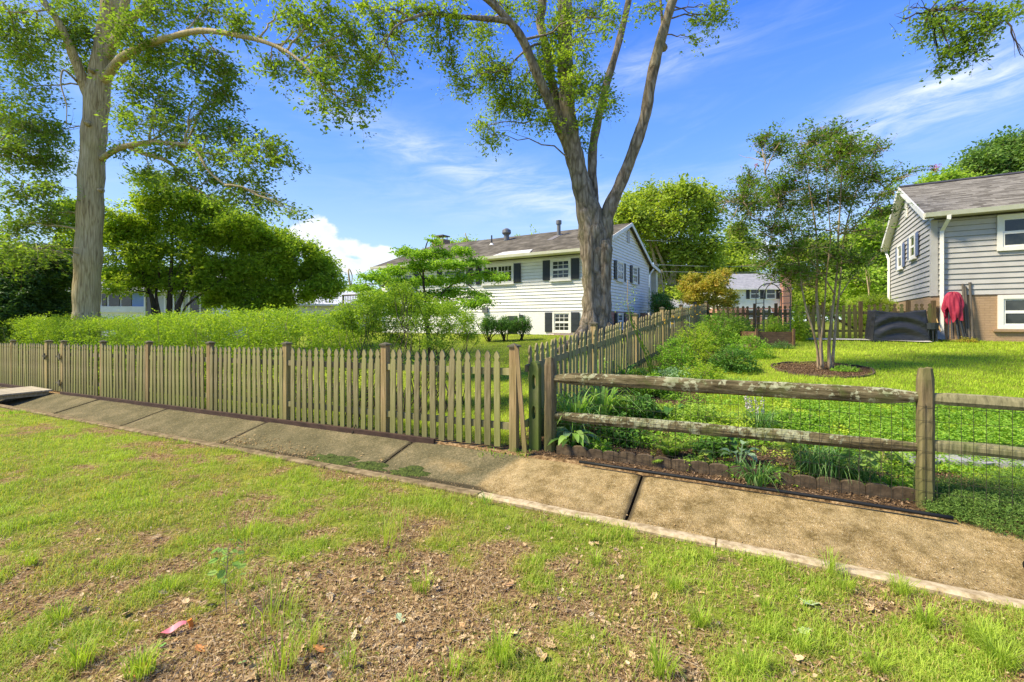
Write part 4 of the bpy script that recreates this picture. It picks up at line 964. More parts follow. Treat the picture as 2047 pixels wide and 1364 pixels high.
def lap_boards(fr, a0, a1, z0, z1, step, top=None, proud=.022, back=-.012):
    """lapped siding boards: list of MB, each thicker at its lower edge; top(z)->(a0,a1) narrows them in a gable"""
    out = []; z = z0
    while z < z1 - .01:
        zt = min(z + step - .011, z1)
        al, ar = (a0, a1) if top is None else top(z); bl, br2 = (a0, a1) if top is None else top(zt)
        if ar - al < .05: break
        if br2 - bl < .02: m_ = (al + ar) / 2; bl, br2 = m_ - .01, m_ + .01
        c = [fr(al, back, z), fr(ar, back, z), fr(ar, proud, z), fr(al, proud, z), fr(bl, back, zt), fr(br2, back, zt), fr(br2, .004, zt), fr(bl, .004, zt)]
        out.append(MB().hexa(c)); z += step
    return out
def window(par, fr, a, z, w, h, cols=0, rows=0, shut=None, sw=.38, trimw=.09, tm='trim', sill=True, slider=False, name='window', deep=0.0):
    """window centred at a with bottom z. > frame mesh, glass panes, muntin grid, sill; shutters are parts of the house"""
    mb = MB(); q = trimw; x0, x1, z0, z1 = a - w / 2, a + w / 2, z, z + h
    mb.fbox(fr, x0 - q, x0, .0, .062, z0 - q, z1 + q); mb.fbox(fr, x1, x1 + q, .0, .062, z0 - q, z1 + q)
    mb.fbox(fr, x0, x1, .0, .060, z1, z1 + q); mb.fbox(fr, x0, x1, .0, .060, z0 - q, z0)
    f = mb.build(name, M[tm], par)
    s = .045; gl = []
    if slider: boxes = [(x0, (x0 + x1) / 2, z0, z1), ((x0 + x1) / 2, x1, z0, z1)]
    else: zm = (z0 + z1) / 2; boxes = [(x0, x1, zm, z1), (x0, x1, z0, zm)]
    sm = MB(); gm = MB()
    for i, (p0, p1, q0, q1) in enumerate(boxes):
        o0 = .034 if i == 0 else .044
        sm.fbox(fr, p0, p0 + s, .0, o0, q0, q1); sm.fbox(fr, p1 - s, p1, .0, o0, q0, q1); sm.fbox(fr, p0 + s, p1 - s, .0, o0, q0, q0 + s); sm.fbox(fr, p0 + s, p1 - s, .0, o0, q1 - s, q1)
        MB().fbox(fr, p0 + s, p1 - s, -.0, .026, q0 + s, q1 - s).build('pane', M['glass'], f)
        if cols:
            for j in range(1, cols): x = p0 + s + (p1 - p0 - 2 * s) * j / cols; gm.fbox(fr, x - .011, x + .011, .026, .034, q0 + s, q1 - s)
            for j in range(1, rows): x = q0 + s + (q1 - q0 - 2 * s) * j / rows; gm.fbox(fr, p0 + s, p1 - s, .026, .033, x - .011, x + .011)
    sm.build('sash', M[tm], f)
    if cols: gm.build('glazing_bars', M['white'], f)
    if sill: MB().fbox(fr, x0 - q - .03, x1 + q + .03, .0, .095, z0 - q - .04, z0 - q).build('sill', M[tm], f)
    if shut:
        for sx in (x0 - q - .02 - sw, x1 + q + .02):
            mb = MB(); mb.fbox(fr, sx, sx + sw, .024, .045, z0 - q * .6, z1 + q * .6)
            for (u0, u1) in ((.04, .30), (.34, .62), (.66, .96)):
                hh = h + q * 1.2; b0 = z0 - q * .6
                mb.fbox(fr, sx + .05, sx + sw - .05, .0451, .052, b0 + hh * u0 + .02, b0 + hh * u1 - .01)
            mb.build('shutter', M[shut], par)
    return f
def roof_plane(name, mat, par, e0, e1, r0, r1, th=.05, step=None):
    """roof slab between eave line e0-e1 and ridge line r0-r1, with lapped shingle courses when step is given"""
    e0, e1, r0, r1 = [np.asarray(q, float) for q in (e0, e1, r0, r1)]
    if step is None:
        dn = np.array([0, 0, -th]); return MB().hexa([e0 + dn, e1 + dn, r1 + dn, r0 + dn, e0, e1, r1, r0]).build(name, mat, par)
    L = np.linalg.norm(r0 - e0); n = int(L / step); nrm = np.cross(e1 - e0, r0 - e0); nrm /= np.linalg.norm(nrm); nrm *= np.sign(nrm[2])
    V = []; FI = []; at = []
    def quad(a, b, c, d, r): i = len(V); V.extend([a, b, c, d]); FI.append((i, i + 1, i + 2, i + 3)); at.append(r)
    W_ = np.linalg.norm(e1 - e0); nt_ = max(1, int(W_ / .30))
    for i in range(n):
        u0, u1 = i / n, (i + 1) / n + .01
        off = (i % 3) / 3.
        for j in range(-1, nt_):
            t0 = max(0, (j + off) / nt_); t1 = min(1, (j + 1 + off) / nt_)
            if t1 <= t0: continue
            A = e0 + (e1 - e0) * t0; B = e0 + (e1 - e0) * t1; C = r0 + (r1 - r0) * t1; D = r0 + (r1 - r0) * t0
            k = .012 + .004 * rng.random()
            a, b = A + (D - A) * u0 + nrm * k, B + (C - B) * u0 + nrm * k
            c, d = B + (C - B) * u1 + nrm * .002, A + (D - A) * u1 + nrm * .002
            r = rng.random(); quad(a, b, c, d, r)
            quad(a - nrm * k, b - nrm * k, b, a, r * .3)
    V = np.array(V); 
    o = mesh_np(name, V, np.array(FI), 4, mat, par, attr=np.array(at))
    dn = np.array([0, 0, -th]); up = -nrm * .004; MB().hexa([e0 + dn, e1 + dn, r1 + dn, r0 + dn, e0 + up, e1 + up, r1 + up, r0 + up]).build('roof_deck', M['trim'], o)
    return o
def fold(px, py, pz=0): return np.array([px, py, pz])

# ---------------------------------------------------------------- main house (white, behind the left lawn)
N0 = np.array([3.68, 20.0]); Wd, Lg = 8.8, 13.4
hz0 = .80; sidz = 2.075; soff = 4.62; rg = 6.78; rs = 4.7
def hxy(u, v): q = N0 + U_ * u + V_ * v; return q
def hp(u, v, z): q = hxy(u, v); return np.array([q[0], q[1], z])
M['lapshade'] = flat('painted_lap_shadow', (.26, .255, .24))  # dark backing paints the shade lines between the siding boards
mh = thing('white_house', 'white two-storey house with dark shutters and worn dark roof behind the big forked tree', 'house', hp(4, 6, .9))
frF = lambda a, o, z: hp(-o, a, z)                     # front: a runs left, o outwards
frR = lambda a, o, z: hp(a, -o, z)                     # right gable: a runs away, o outwards
mb = MB(); mb.hexa([hp(.02, .02, hz0 - .6), hp(.02, Lg - .02, hz0 - .6), hp(Wd - .02, Lg - .02, hz0 - .6), hp(Wd - .02, .02, hz0 - .6), hp(.02, .02, soff), hp(.02, Lg - .02, soff), hp(Wd - .02, Lg - .02, soff), hp(Wd - .02, .02, soff)]); mb.build('wall', M['lapshade'], mh)
MB().fbox(frF, 0, Lg, -.02, .012, hz0 - .6, sidz - .03).build('painted_brick_wall', M['whitebrick'], mh)
MB().fbox(frR, 0.013, Wd, -.02, .013, hz0 - .6, sidz - .03).build('brick_wall', M['redbrick'], mh)
mb = MB()
for q in lap_boards(frF, 0, Lg, sidz, soff - .02, .155, proud=.034): mb.add(np.concatenate(q.v), q.f)
mb.build('front_siding', M['white'], mh, kind='stuff')
sl_f = (rg - soff - .05) / rs; sl_b = (rg - 5.05) / (Wd + .0 - rs)
def gtop(z):
    if z <= soff: return (.0, Wd)
    return ((z - soff) / sl_f + .02, min(Wd, Wd - (z - 5.0) / sl_b) if z > 5.0 else Wd)
mb = MB()
for q in lap_boards(frR, 0, Wd, sidz, rg - .12, .155, top=gtop, proud=.034): mb.add(np.concatenate(q.v), q.f)
mb.build('gable_siding', M['white'], mh, kind='stuff')
# left gable, plain
frL = lambda a, o, z: hp(a, Lg + o, z)
MB().add([frL(0, .01, soff - .02), frL(Wd, .01, soff - .02), frL(rs, .01, rg - .1), frL(0, -.1, soff - .02), frL(Wd, -.1, soff - .02), frL(rs, -.1, rg - .1)], [(0, 1, 2), (5, 4, 3), (0, 3, 4, 1), (1, 4, 5, 2), (2, 5, 3, 0)]).build('far_gable_wall', M['white'], mh)
MB().add([frR(0, -.02, soff - .02), frR(Wd, -.02, soff - .02), frR(Wd, -.02, 5.0), frR(rs, -.02, rg - .12), frR(0, -.1, soff - .02), frR(Wd, -.1, soff - .02), frR(Wd, -.1, 5.0), frR(rs, -.1, rg - .12)], [(0, 1, 2, 3), (7, 6, 5, 4)]).build('gable_backing', M['lapshade'], mh)
ov = .22; eo = .62
zeave = soff + .02
roofm = roof_plane('roof', M['roofdark'], mh, hp(-eo, -ov, zeave + .10), hp(-eo, Lg + ov, zeave + .10), hp(rs, -ov, rg), hp(rs, Lg + ov, rg), .06)
roof_plane('roof', M['roofdark'], mh, hp(Wd, -ov, 5.08), hp(Wd, Lg + ov, 5.08), hp(rs, -ov, rg), hp(rs, Lg + ov, rg), .06)
roof_plane('porch_roof', M['roofdark'], mh, hp(Wd + 2.2, -ov, 4.82), hp(Wd + 2.2, Lg + ov, 4.82), hp(Wd + .01, -ov, 5.075), hp(Wd + .01, Lg + ov, 5.075), .06)
# soffit, fascia with gutter, rake boards
MB().hexa([hp(-eo, -.05, zeave - .0), hp(-eo, Lg, zeave - .0), hp(-.04, Lg, zeave), hp(-.04, -.05, zeave), hp(-eo, -.05, zeave + .02), hp(-eo, Lg, zeave + .02), hp(-.04, Lg, zeave + .02), hp(-.04, -.05, zeave + .02)]).build('soffit', M['creamtrim'], mh)
MB().hexa([hp(-eo - .10, -ov, zeave), hp(-eo - .10, Lg + ov, zeave), hp(-eo - .002, Lg + ov, zeave), hp(-eo - .002, -ov, zeave), hp(-eo - .12, -ov, zeave + .12), hp(-eo - .12, Lg + ov, zeave + .12), hp(-eo - .002, Lg + ov, zeave + .12), hp(-eo - .002, -ov, zeave + .12)]).build('gutter', M['creamtrim'], mh)
def rake(par, p, q, v0, v1, dz=.17, up=.012, mat='trim'):
    c = [(*hxy(p[0], v0), p[1] - dz), (*hxy(q[0], v0), q[1] - dz), (*hxy(q[0], v1), q[1] - dz), (*hxy(p[0], v1), p[1] - dz), (*hxy(p[0], v0), p[1] + up), (*hxy(q[0], v0), q[1] + up), (*hxy(q[0], v1), q[1] + up), (*hxy(p[0], v1), p[1] + up)]
    MB().hexa(c).build('rake_board', M[mat], par)
for v0, v1 in ((-ov - .035, -ov - .002), (Lg + ov + .002, Lg + ov + .035)):
    rake(mh, (-eo - .03, zeave + .10), (rs - .001, rg), v0, v1); rake(mh, (rs + .001, rg), (Wd + .0, 5.08), v0, v1); rake(mh, (Wd + .002, 5.078), (Wd + 2.25, 4.82), v0, v1)
MB().hexa([hp(0.0, -ov, soff - .01), hp(Wd + .6, -ov, soff - .01), hp(Wd + .6, -.036, soff - .01), hp(0.0, -.036, soff - .01), hp(0, -ov, soff + .01), hp(Wd + .6, -ov, soff + .01), hp(Wd + .6, -.036, soff + .01), hp(0, -.036, soff + .01)])
# porch posts at the back
for v in (.1, 4.4, 8.8): MB().hexa([hp(Wd + 1.5, v - .2, .9), hp(Wd + 1.5, v + .2, .9), hp(Wd + 1.9, v + .2, .9), hp(Wd + 1.9, v - .2, .9), hp(Wd + 1.5, v - .2, 4.80), hp(Wd + 1.5, v + .2, 4.80), hp(Wd + 1.9, v + .2, 4.80), hp(Wd + 1.9, v - .2, 4.80)]).build('porch_column', M['creamtrim'], mh)
MB().tube([hp(Wd + .1, -.30, 4.75), hp(Wd + .0, -.12, 4.45), hp(Wd + .0, -.10, .95)], .05, 6).build('downspout', M['trim'], mh)
# corner boards
MB().fbox(frR, -.034, .10, -.0, .042, sidz, soff - .03).build('corner_board', M['trim'], mh)
MB().fbox(frR, Wd - .12, Wd + .02, -.0, .042, sidz, 5.0).build('corner_board', M['trim'], mh)
def v_at(px, fr=frF, lo=0, hi=14):
    for _ in range(40):
        m_ = (lo + hi) / 2; q = fr(m_, .05, 3); x = CX + F * q[0] / q[1]
        if fr is frF: lo, hi = (m_, hi) if x > px else (lo, m_)
        else: lo, hi = (m_, hi) if x < px else (lo, m_)
    return lo
def z_at(py, fr, a): q = fr(a, .05, 0); return CH + (HY - py) / F * q[1]
# front windows: (px left, px right of glass, py top, py bottom, cols, rows, slider)
for (x0, x1, y0, y1, cc, rr, sli, sh) in ((1104, 1138, 521, 557, 3, 2, 0, 1), (967, 1024, 532, 565, 4, 3, 1, 1), (888, 930, 541, 568, 3, 2, 0, 1), (805, 825, 550, 575, 3, 2, 0, 1), (1108, 1138, 627, 662, 3, 2, 0, 1)):
    va, vb = v_at(x1), v_at(x0); a = (va + vb) / 2; zt, zb_ = z_at(y0, frF, a), z_at(y1, frF, a)
    frx = frF if y0 < 600 else (lambda a, o, z: hp(-o - .012, a, z))
    window(mh, lambda p, o, z: frF(p, o + .034 if y0 < 600 else o + .012, z), a, zb_, vb - va, zt - zb_, cc, rr, 'shutter', slider=bool(sli), sill=y0 < 600)
    if y0 > 600: MB().fbox(frF, va - .3, vb + .3, .0, .16, zb_ - .32, zb_ - .17).build('brick_sill', M['redbrick'], mh)
for (x0, x1, y0, y1) in ((1234, 1245, 526, 559), (1265, 1273, 535, 565), (1236, 1243, 629, 655), (1270, 1277, 629, 648)):
    ua, ub = v_at(x0, frR, 0, 9), v_at(x1, frR, 0, 9); a = (ua + ub) / 2; zt, zb_ = z_at(y0, frR, a), z_at(y1, frR, a)
    window(mh, lambda p, o, z: frR(p, o + .03, z), a, zb_, max(.7, ub - ua), zt - zb_, 3, 2, 'shutter', sw=.34)
# gable vent, left dark porch opening, cellar door and meter, roof vents, chimney, deck
mb = MB(); mb.fbox(frR, rs - .22, rs + .22, .034, .06, 5.75, 6.35)
mb.build('gable_vent', M['grey'], mh)
roofz = lambda u: zeave + .10 + (rg - zeave - .10) * (u + eo) / (rs + eo)
va = v_at(1117, lambda a, o, z: hp(2.9, a, z)); a_ = va
MB().tube([hp(3.3, 3.36, roofz(3.3) - .05), hp(3.3, 3.36, 6.95)], .10, 12).tube([hp(3.3, 3.36, 6.85), hp(3.3, 3.36, 7.05)], .15, 12).build('flue_pipe', M['metal'], mh, smooth=False)
MB().hexa([hp(2.2, 3.2, roofz(2.2) + .004), hp(2.2, 3.55, roofz(2.2) + .004), hp(3.5, 3.55, roofz(3.5) + .004), hp(3.5, 3.2, roofz(3.5) + .004), hp(2.2, 3.2, roofz(2.2) + .02), hp(2.2, 3.55, roofz(2.2) + .02), hp(3.5, 3.55, roofz(3.5) + .02), hp(3.5, 3.2, roofz(3.5) + .02)]).build('flashing', flat('grey_flashing', (.20, .18, .155)), mh)
MB().tube([hp(3.6, 6.9, roofz(3.6) - .05), hp(3.6, 6.9, 6.85)], .16, 12).tube([hp(3.6, 6.9, 6.7), hp(3.6, 6.9, 6.78), hp(3.6, 6.9, 6.95), hp(3.6, 6.9, 7.05)], [.22, .27, .25, .10], 14).build('roof_vent', M['metal'], mh)
MB().tube([hp(2.6, 7.28, roofz(2.6) - .05), hp(2.6, 7.28, roofz(2.6) + .55)], .04, 8).build('vent_stack', M['shutter'], mh)
MB().tube([hp(2.6, 7.28, roofz(2.6) - .02), hp(2.6, 7.28, roofz(2.6) + .10)], [.15, .05], 8).build('vent_flashing', M['white'], mh)
MB().tube([hp(1.6, 10.1, roofz(1.6) - .02), hp(1.6, 10.1, roofz(1.6) + .14)], [.15, .07], 8).build('vent_flashing', M['white'], mh)
v0_, v1_ = 2.95, 5.0
MB().hexa([hp(-eo - .05, v0_, zeave + .125), hp(-eo - .05, v1_, zeave + .125), hp(.15, v1_ - .1, roofz(.15) + .005), hp(.15, v0_ + .3, roofz(.15) + .005), hp(-eo - .05, v0_, zeave + .145), hp(-eo - .05, v1_, zeave + .145), hp(.15, v1_ - .1, roofz(.15) + .025), hp(.15, v0_ + .3, roofz(.15) + .025)]).build('roof_patch', M['lightpatch'], mh)
u_c, v_c = 5.0, 12.95
MB().hexa([hp(u_c, v_c, 5.8), hp(u_c, v_c + 1.0, 5.8), hp(u_c + .8, v_c + 1.0, 5.8), hp(u_c + .8, v_c, 5.8), hp(u_c, v_c, 7.25), hp(u_c, v_c + 1.0, 7.25), hp(u_c + .8, v_c + 1.0, 7.25), hp(u_c + .8, v_c, 7.25)]).build('chimney', brick_mat('brown_brick', (.30, .15, .08), (.42, .25, .13), (.4, .33, .25), .2), mh)
mb = MB()
for a, b2 in ((.15, .15), (.15, .85), (.65, .15), (.65, .85)): mb.tube([hp(u_c + a, v_c + b2, 7.25), hp(u_c + a, v_c + b2, 7.48)], .03, 4)
mb.hexa([hp(u_c, v_c, 7.48), hp(u_c, v_c + 1, 7.48), hp(u_c + .8, v_c + 1, 7.48), hp(u_c + .8, v_c, 7.48), hp(u_c, v_c, 7.54), hp(u_c, v_c + 1, 7.54), hp(u_c + .8, v_c + 1, 7.54), hp(u_c + .8, v_c, 7.54)])
mb.build('chimney_cap', M['metal'], mh)
# cellar door under the eaves, with lamp
va, vb = v_at(1038), v_at(1012)
MB().fbox(frF, va, vb, .012, .05, hz0, 2.0).build('door_frame', M['trim'], mh)
MB().fbox(frF, va + .1, vb - .1, .05, .06, hz0 + .1, 1.85).build('door', M['glass'], mh)
vl = v_at(1045); MB().fbox(frF, vl, vl + .15, .03, .16, 1.72, 1.9).build('wall_lamp', M['shutter'], mh)
MB().fbox(frF, v_at(975), v_at(965), .035, .12, 2.02, 2.32).build('electric_meter', M['metal'], mh)
# brick path strip + railing before the cellar door
rl = thing('handrail', 'thin black metal railing in front of the cellar door of the white house', 'railing', hp(-1.6, 3.5, .9))
hzr = lambda u, v: float(gz(*hxy(u, v)))
mb = MB(); za = .95
va, vb = v_at(1093, lambda a, o, z: hp(-1.4, a, z)), v_at(958, lambda a, o, z: hp(-1.4, a, z))
for v in np.linspace(va, vb, 4): MB().tube([hp(-1.4, v, hzr(-1.4, v)), hp(-1.4, v, za + .84)], .022, 6).build('post', M['shutter'], rl)
for z in (.84, .42): MB().tube([hp(-1.4, va, za + z), hp(-1.4, vb, za + z)], .02, 6).build('rail', M['shutter'], rl)
MB().tube([hp(-1.2, va + .1, za + .65), hp(-1.2, va + .3, za + .58), hp(-1.2, va + 1.5, za + .05)], .022, 6).build('stair_rail', M['shutter'], rl)
# deck at the left end
dk = thing('deck', 'raised wooden deck with dark railing at the left end of the white house', 'deck', hp(-1, 14, .9))
M['deckrail'] = flat('brown_rail', (.13, .11, .085), .8)
MB().hexa([hp(-.4, Lg + .1, 2.0), hp(-.4, Lg + 3.2, 2.0), hp(4, Lg + 3.2, 2.0), hp(4, Lg + .1, 2.0), hp(-.4, Lg + .1, 2.2), hp(-.4, Lg + 3.2, 2.2), hp(4, Lg + 3.2, 2.2), hp(4, Lg + .1, 2.2)]).build('deck_floor', M['deckrail'], dk)
for v in (.15, 1.6, 3.1): MB().tube([hp(-.35, Lg + v, .4), hp(-.35, Lg + v, 3.2)], .06, 4).build('post', M['deckrail'], dk)
MB().tube([hp(-.35, Lg + .15, 3.2), hp(-.35, Lg + 3.1, 3.2)], .05, 4).build('rail', M['deckrail'], dk)
for v in np.arange(.3, 3.1, .15): MB().tube([hp(-.35, Lg + v, 2.2), hp(-.35, Lg + v, 3.16)], .018, 4).build('baluster', M['deckrail'], dk)

# ---------------------------------------------------------------- grey house on the right
N0b = np.array([13.56, 14.6]); W2, L2 = 7.1, 12.5
def gp(u, v, z): q = N0b + U_ * u - V_ * v; return np.array([q[0], q[1], z])      # v runs right
sz2, sf2, rg2, ru = 2.40, 4.86, 6.86, 3.62
gh = thing('grey_house', 'grey-sided house with tan painted brick base and brown shingle roof at the right edge', 'house', gp(3, 5, 1.0))
gF = lambda a, o, z: gp(-o, a, z); gL = lambda a, o, z: gp(a, -o, z)
MB().hexa([gp(.02, .02, .6), gp(.02, L2, .6), gp(W2 - .02, L2, .6), gp(W2 - .02, .02, .6), gp(.02, .02, sf2), gp(.02, L2, sf2), gp(W2 - .02, L2, sf2), gp(W2 - .02, .02, sf2)]).build('wall', M['lapshade'], gh)
MB().fbox(gF, -.013, L2, -.02, .015, .6, sz2 - .012).build('brick_base', M['tan'], gh)
MB().fbox(gL, 0.018, W2, -.02, .013, .6, sz2 - .012).build('brick_base', M['tan'], gh)
MB().fbox(gF, -.02, L2, -.02, .035, sz2 - .010, sz2 + .02).build('base_flashing', flat('brown_flashing', (.13, .10, .08)), gh)
for q in lap_boards(gF, 0, L2, sz2 + .022, sf2 - .02, .168, proud=.034): q.build('siding_board', M['grey'], gh)
s2 = (rg2 - sf2 - .10) / ru
def gtop2(z): return (0, W2) if z < sf2 + .1 else ((z - sf2 - .1) / s2 + .02, W2 - (z - sf2 - .1) / s2 - .02)
M['greylight'] = M['grey']
for q in lap_boards(gL, 0, W2, sz2 + .022, rg2 - .14, .168, top=gtop2, proud=.034): q.build('siding_board', M['grey'], gh)
MB().add([gL(0, -.02, sf2 - .02), gL(W2, -.02, sf2 - .02), gL(ru, -.02, rg2 - .12)], [(0, 1, 2)]).build('gable_backing', M['lapshade'], gh)
MB().fbox(gL, -.045, .13, .0, .046, sz2, sf2 - .02).build('corner_board', M['grey'], gh)
MB().fbox(gF, -.047, .12, .0, .046, sz2 + .003, sf2 - .02).build('corner_board', M['grey'], gh)
eo2, ov2 = .38, .26; ze2 = sf2 + .03
e_f = ze2 + .14
roof_plane('roof', M['shingle'], gh, gp(-eo2, -ov2, e_f), gp(-eo2, L2, e_f), gp(ru, -ov2, rg2), gp(ru, L2, rg2), .06, step=.145)
roof_plane('roof', M['shingle'], gh, gp(W2 + eo2, -ov2, e_f), gp(W2 + eo2, L2, e_f), gp(ru, -ov2, rg2), gp(ru, L2, rg2), .06, step=.145)
MB().hexa([gp(ru - .16, -ov2, rg2 - .03), gp(ru - .16, L2, rg2 - .03), gp(ru + .16, L2, rg2 - .03), gp(ru + .16, -ov2, rg2 - .03), gp(ru - .04, -ov2, rg2 + .05), gp(ru - .04, L2, rg2 + .05), gp(ru + .04, L2, rg2 + .05), gp(ru + .04, -ov2, rg2 + .05)]).build('ridge_cap', flat('dark_ridge', (.05, .045, .045)), gh)
MB().fbox(gF, -ov2, L2, .03, eo2, ze2 - .004, ze2 + .02).build('soffit', flat('grey_soffit', (.38, .36, .33)), gh)
MB().hexa([gp(-eo2 - .09, -ov2, ze2), gp(-eo2 - .09, L2, ze2), gp(-eo2 - .002, L2, ze2), gp(-eo2 - .002, -ov2, ze2), gp(-eo2 - .13, -ov2, ze2 + .13), gp(-eo2 - .13, L2, ze2 + .13), gp(-eo2 - .002, L2, ze2 + .13), gp(-eo2 - .002, -ov2, ze2 + .13)]).build('gutter', M['creamtrim'], gh)
MB().hexa([gp(W2 + eo2 + .002, -ov2, ze2), gp(W2 + eo2 + .002, L2, ze2), gp(W2 + eo2 + .1, L2, ze2), gp(W2 + eo2 + .1, -ov2, ze2), gp(W2 + eo2 + .002, -ov2, ze2 + .13), gp(W2 + eo2 + .002, L2, ze2 + .13), gp(W2 + eo2 + .13, L2, ze2 + .13), gp(W2 + eo2 + .13, -ov2, ze2 + .13)]).build('gutter', M['trim'], gh)
for p, q in (((-eo2, e_f), (ru - .001, rg2)), ((ru + .001, rg2), (W2 + eo2, e_f))):
    c = []
    for dz, in ((-.19,), (.008,)):
        for u, v in ((p, -ov2 - .035), (q, -ov2 - .035), (q, -ov2 - .002), (p, -ov2 - .002)): c.append(gp(u[0], v, u[1] + dz))
    MB().hexa(c).build('rake_board', M['trim'], gh)
    c = []
    for dz in (-.21, -.191):
        for u, v in ((p, -ov2 - .03), (q, -ov2 - .03), (q, -.036), (p, -.036)): c.append(gp(u[0], v, u[1] + dz))
    MB().hexa(c).build('rake_soffit', M['trim'], gh)
def downspout(par, pts, w=.05):
    MB().tube(pts, [w] * len(pts), 4).build('downspout', M['trim'], par)
downspout(gh, [gp(-eo2 - .06, .30, ze2 - .0), gp(-eo2 - .06, .30, ze2 - .10), gp(-.09, .21, ze2 - .42), gp(-.09, .21, 1.12), gp(-.2, .21, 1.03)], .068)
downspout(gh, [gp(W2 + eo2 + .06, -.1, ze2), gp(W2 + eo2 + .06, -.1, ze2 - .1), gp(W2 - .15, -.08, ze2 - .5), gp(W2 - .15, -.08, 1.2)], .06)
def u_on(px, fr, lo=0, hi=14):
    sgn = 1 if (fr(hi, .05, 3)[0] / fr(hi, .05, 3)[1]) > (fr(lo, .05, 3)[0] / fr(lo, .05, 3)[1]) else -1
    for _ in range(40):
        m_ = (lo + hi) / 2; q = fr(m_, .05, 3); x = CX + F * q[0] / q[1]
        if (x - px) * sgn < 0: lo = m_
        else: hi = m_
    return lo
for (x0, x1, y0, y1, sh) in ((1822, 1829, 473, 513, 1), (1797, 1803, 493, 534, 1)):
    ua, ub = u_on(x0, gL, 0, 7), u_on(x1, gL, 0, 7); ua, ub = min(ua, ub), max(ua, ub); a = (ua + ub) / 2
    window(gh, lambda p, o, z: gL(p, o + .034, z), a, z_at(y1, gL, a), .72, z_at(y0, gL, a) - z_at(y1, gL, a), 0, 0, 'blueshutter', sw=.36)
aw = u_on(2004, gF, 0, 10)
window(gh, lambda p, o, z: gF(p, o + .034, z), aw + .60, z_at(494, gF, aw), 1.2, z_at(438, gF, aw) - z_at(494, gF, aw), trimw=.12, sill=False)
window(gh, lambda p, o, z: gF(p, o + .016, z), aw + .62, z_at(650, gF, aw), 1.2, z_at(598, gF, aw) - z_at(650, gF, aw), trimw=.12, sill=False)
MB().fbox(gF, aw - .2, aw + 1.5, .015, .10, z_at(650, gF, aw) - .20, z_at(650, gF, aw) - .125).build('brick_sill', M['tan'], gh)
for v in (5.0, 8.5):
    window(gh, lambda p, o, z: gF(p, o + .034, z), v, 3.4, 1.1, 1.1, trimw=.12, sill=False); window(gh, lambda p, o, z: gF(p, o + .016, z), v, 1.35, 1.1, .8, trimw=.12, sill=False)
mb = MB(); mb.fbox(gL, ru - .20, ru + .20, .034, .05, 5.62, 6.25)
for z in np.arange(5.66, 6.22, .07): mb.fbox(gL, ru - .17, ru + .17, .05, .062, z, z + .04)
mb.build('gable_vent', M['trim'], gh)

# ---------------------------------------------------------------- far houses
def simple_house(name, lab, o, ax, W_, D_, z0, zw, zr, wallm, roofm, low=None, lowz=None, over=.3):
    ax = np.array(ax) / np.linalg.norm(ax); nx = np.array([-ax[1], ax[0]]); o = np.array(o)
    h = thing(name, lab, 'house', (*(o + ax * W_ / 2 + nx * D_ / 2), z0))
    hp_ = lambda a, b, z: np.array([*(o + ax * a + nx * b), z])
    MB().hexa([hp_(0, 0, z0 - 1), hp_(W_, 0, z0 - 1), hp_(W_, D_, z0 - 1), hp_(0, D_, z0 - 1), hp_(0, 0, zw), hp_(W_, 0, zw), hp_(W_, D_, zw), hp_(0, D_, zw)]).build('wall', wallm, h)
    if low: MB().hexa([hp_(-.02, -.02, z0 - 1), hp_(W_ + .02, -.02, z0 - 1), hp_(W_ + .02, D_, z0 - 1), hp_(-.02, D_, z0 - 1), hp_(-.02, -.02, lowz), hp_(W_ + .02, -.02, lowz), hp_(W_ + .02, D_, lowz), hp_(-.02, D_, lowz)]).build('brick_wall', low, h)
    f = lambda a, o_, z: hp_(a, -o_, z)
    for q0, q1 in (((-over, zw - .05), (D_ / 2, zr)), ((D_ + over, zw - .05), (D_ / 2, zr))):
        roof_plane('roof', roofm, h, hp_(-over, q0[0], q0[1]), hp_(W_ + over, q0[0], q0[1]), hp_(-over, q1[0], q1[1]), hp_(W_ + over, q1[0], q1[1]), .12)
    for a in (0, W_): 
        s_ = -.01 if a == 0 else .01
        MB().add([hp_(a + s_, 0, zw - .06), hp_(a + s_, D_, zw - .06), hp_(a + s_, D_ / 2, zr - .1)], [(0, 1, 2)]).build('gable_wall', wallm, h)
    MB().fbox(f, -over, W_ + over, over, over + .1, zw - .17, zw - .05).build('gutter', M['trim'], h)
    return h, f
M['roofgrey'] = mat_noise('grey_roof', [(.3, (.20, .20, .21)), (.7, (.33, .33, .34))], 3, rough=.9, bmp=.2)
Yh = 52.0
h, f = simple_house('far_house', 'small white house with grey roof and red chimney in the distance behind the dark fence', P(1440, 0, Yh)[:2], (1, -.05), (1572 - 1440) / F * Yh, 7, 1.2, CH + (HY - 577) / F * Yh, CH + (HY - 548) / F * (Yh + 3.5), M['white'], M['roofgrey'], M['redbrick'], CH + (HY - 616) / F * Yh)
W_ = (1572 - 1440) / F * Yh
for x in (1507, 1538):
    a = (x - 1440) / F * Yh
    window(h, lambda p, o, z: f(p, o + .0, z), a, CH + (HY - 597) / F * Yh, .95, 1.05, 0, 0, 'shutter', sw=.38, sill=False)
for x in (1500, 1530): a = (x - 1440) / F * Yh; window(h, lambda p, o, z: f(p, o + .022, z), a, CH + (HY - 636) / F * Yh, .9, .9, 0, 0, sill=False)
ax_ = (1563 - 1440) / F * Yh
MB().fbox(f, ax_ - .42, ax_ + .50, .0, .7, 0.5, CH + (HY - 543) / F * Yh).build('chimney', M['redbrick'], h)
h, f = simple_house('garage', 'grey-roofed garage just right of the white house corner, above the side fence', P(1330, 0, 34)[:2], (1, 0), (1386 - 1330) / F * 34, 5, 1.1, CH + (HY - 611) / F * 34, CH + (HY - 594) / F * 36.5, M['white'], M['roofgrey'])
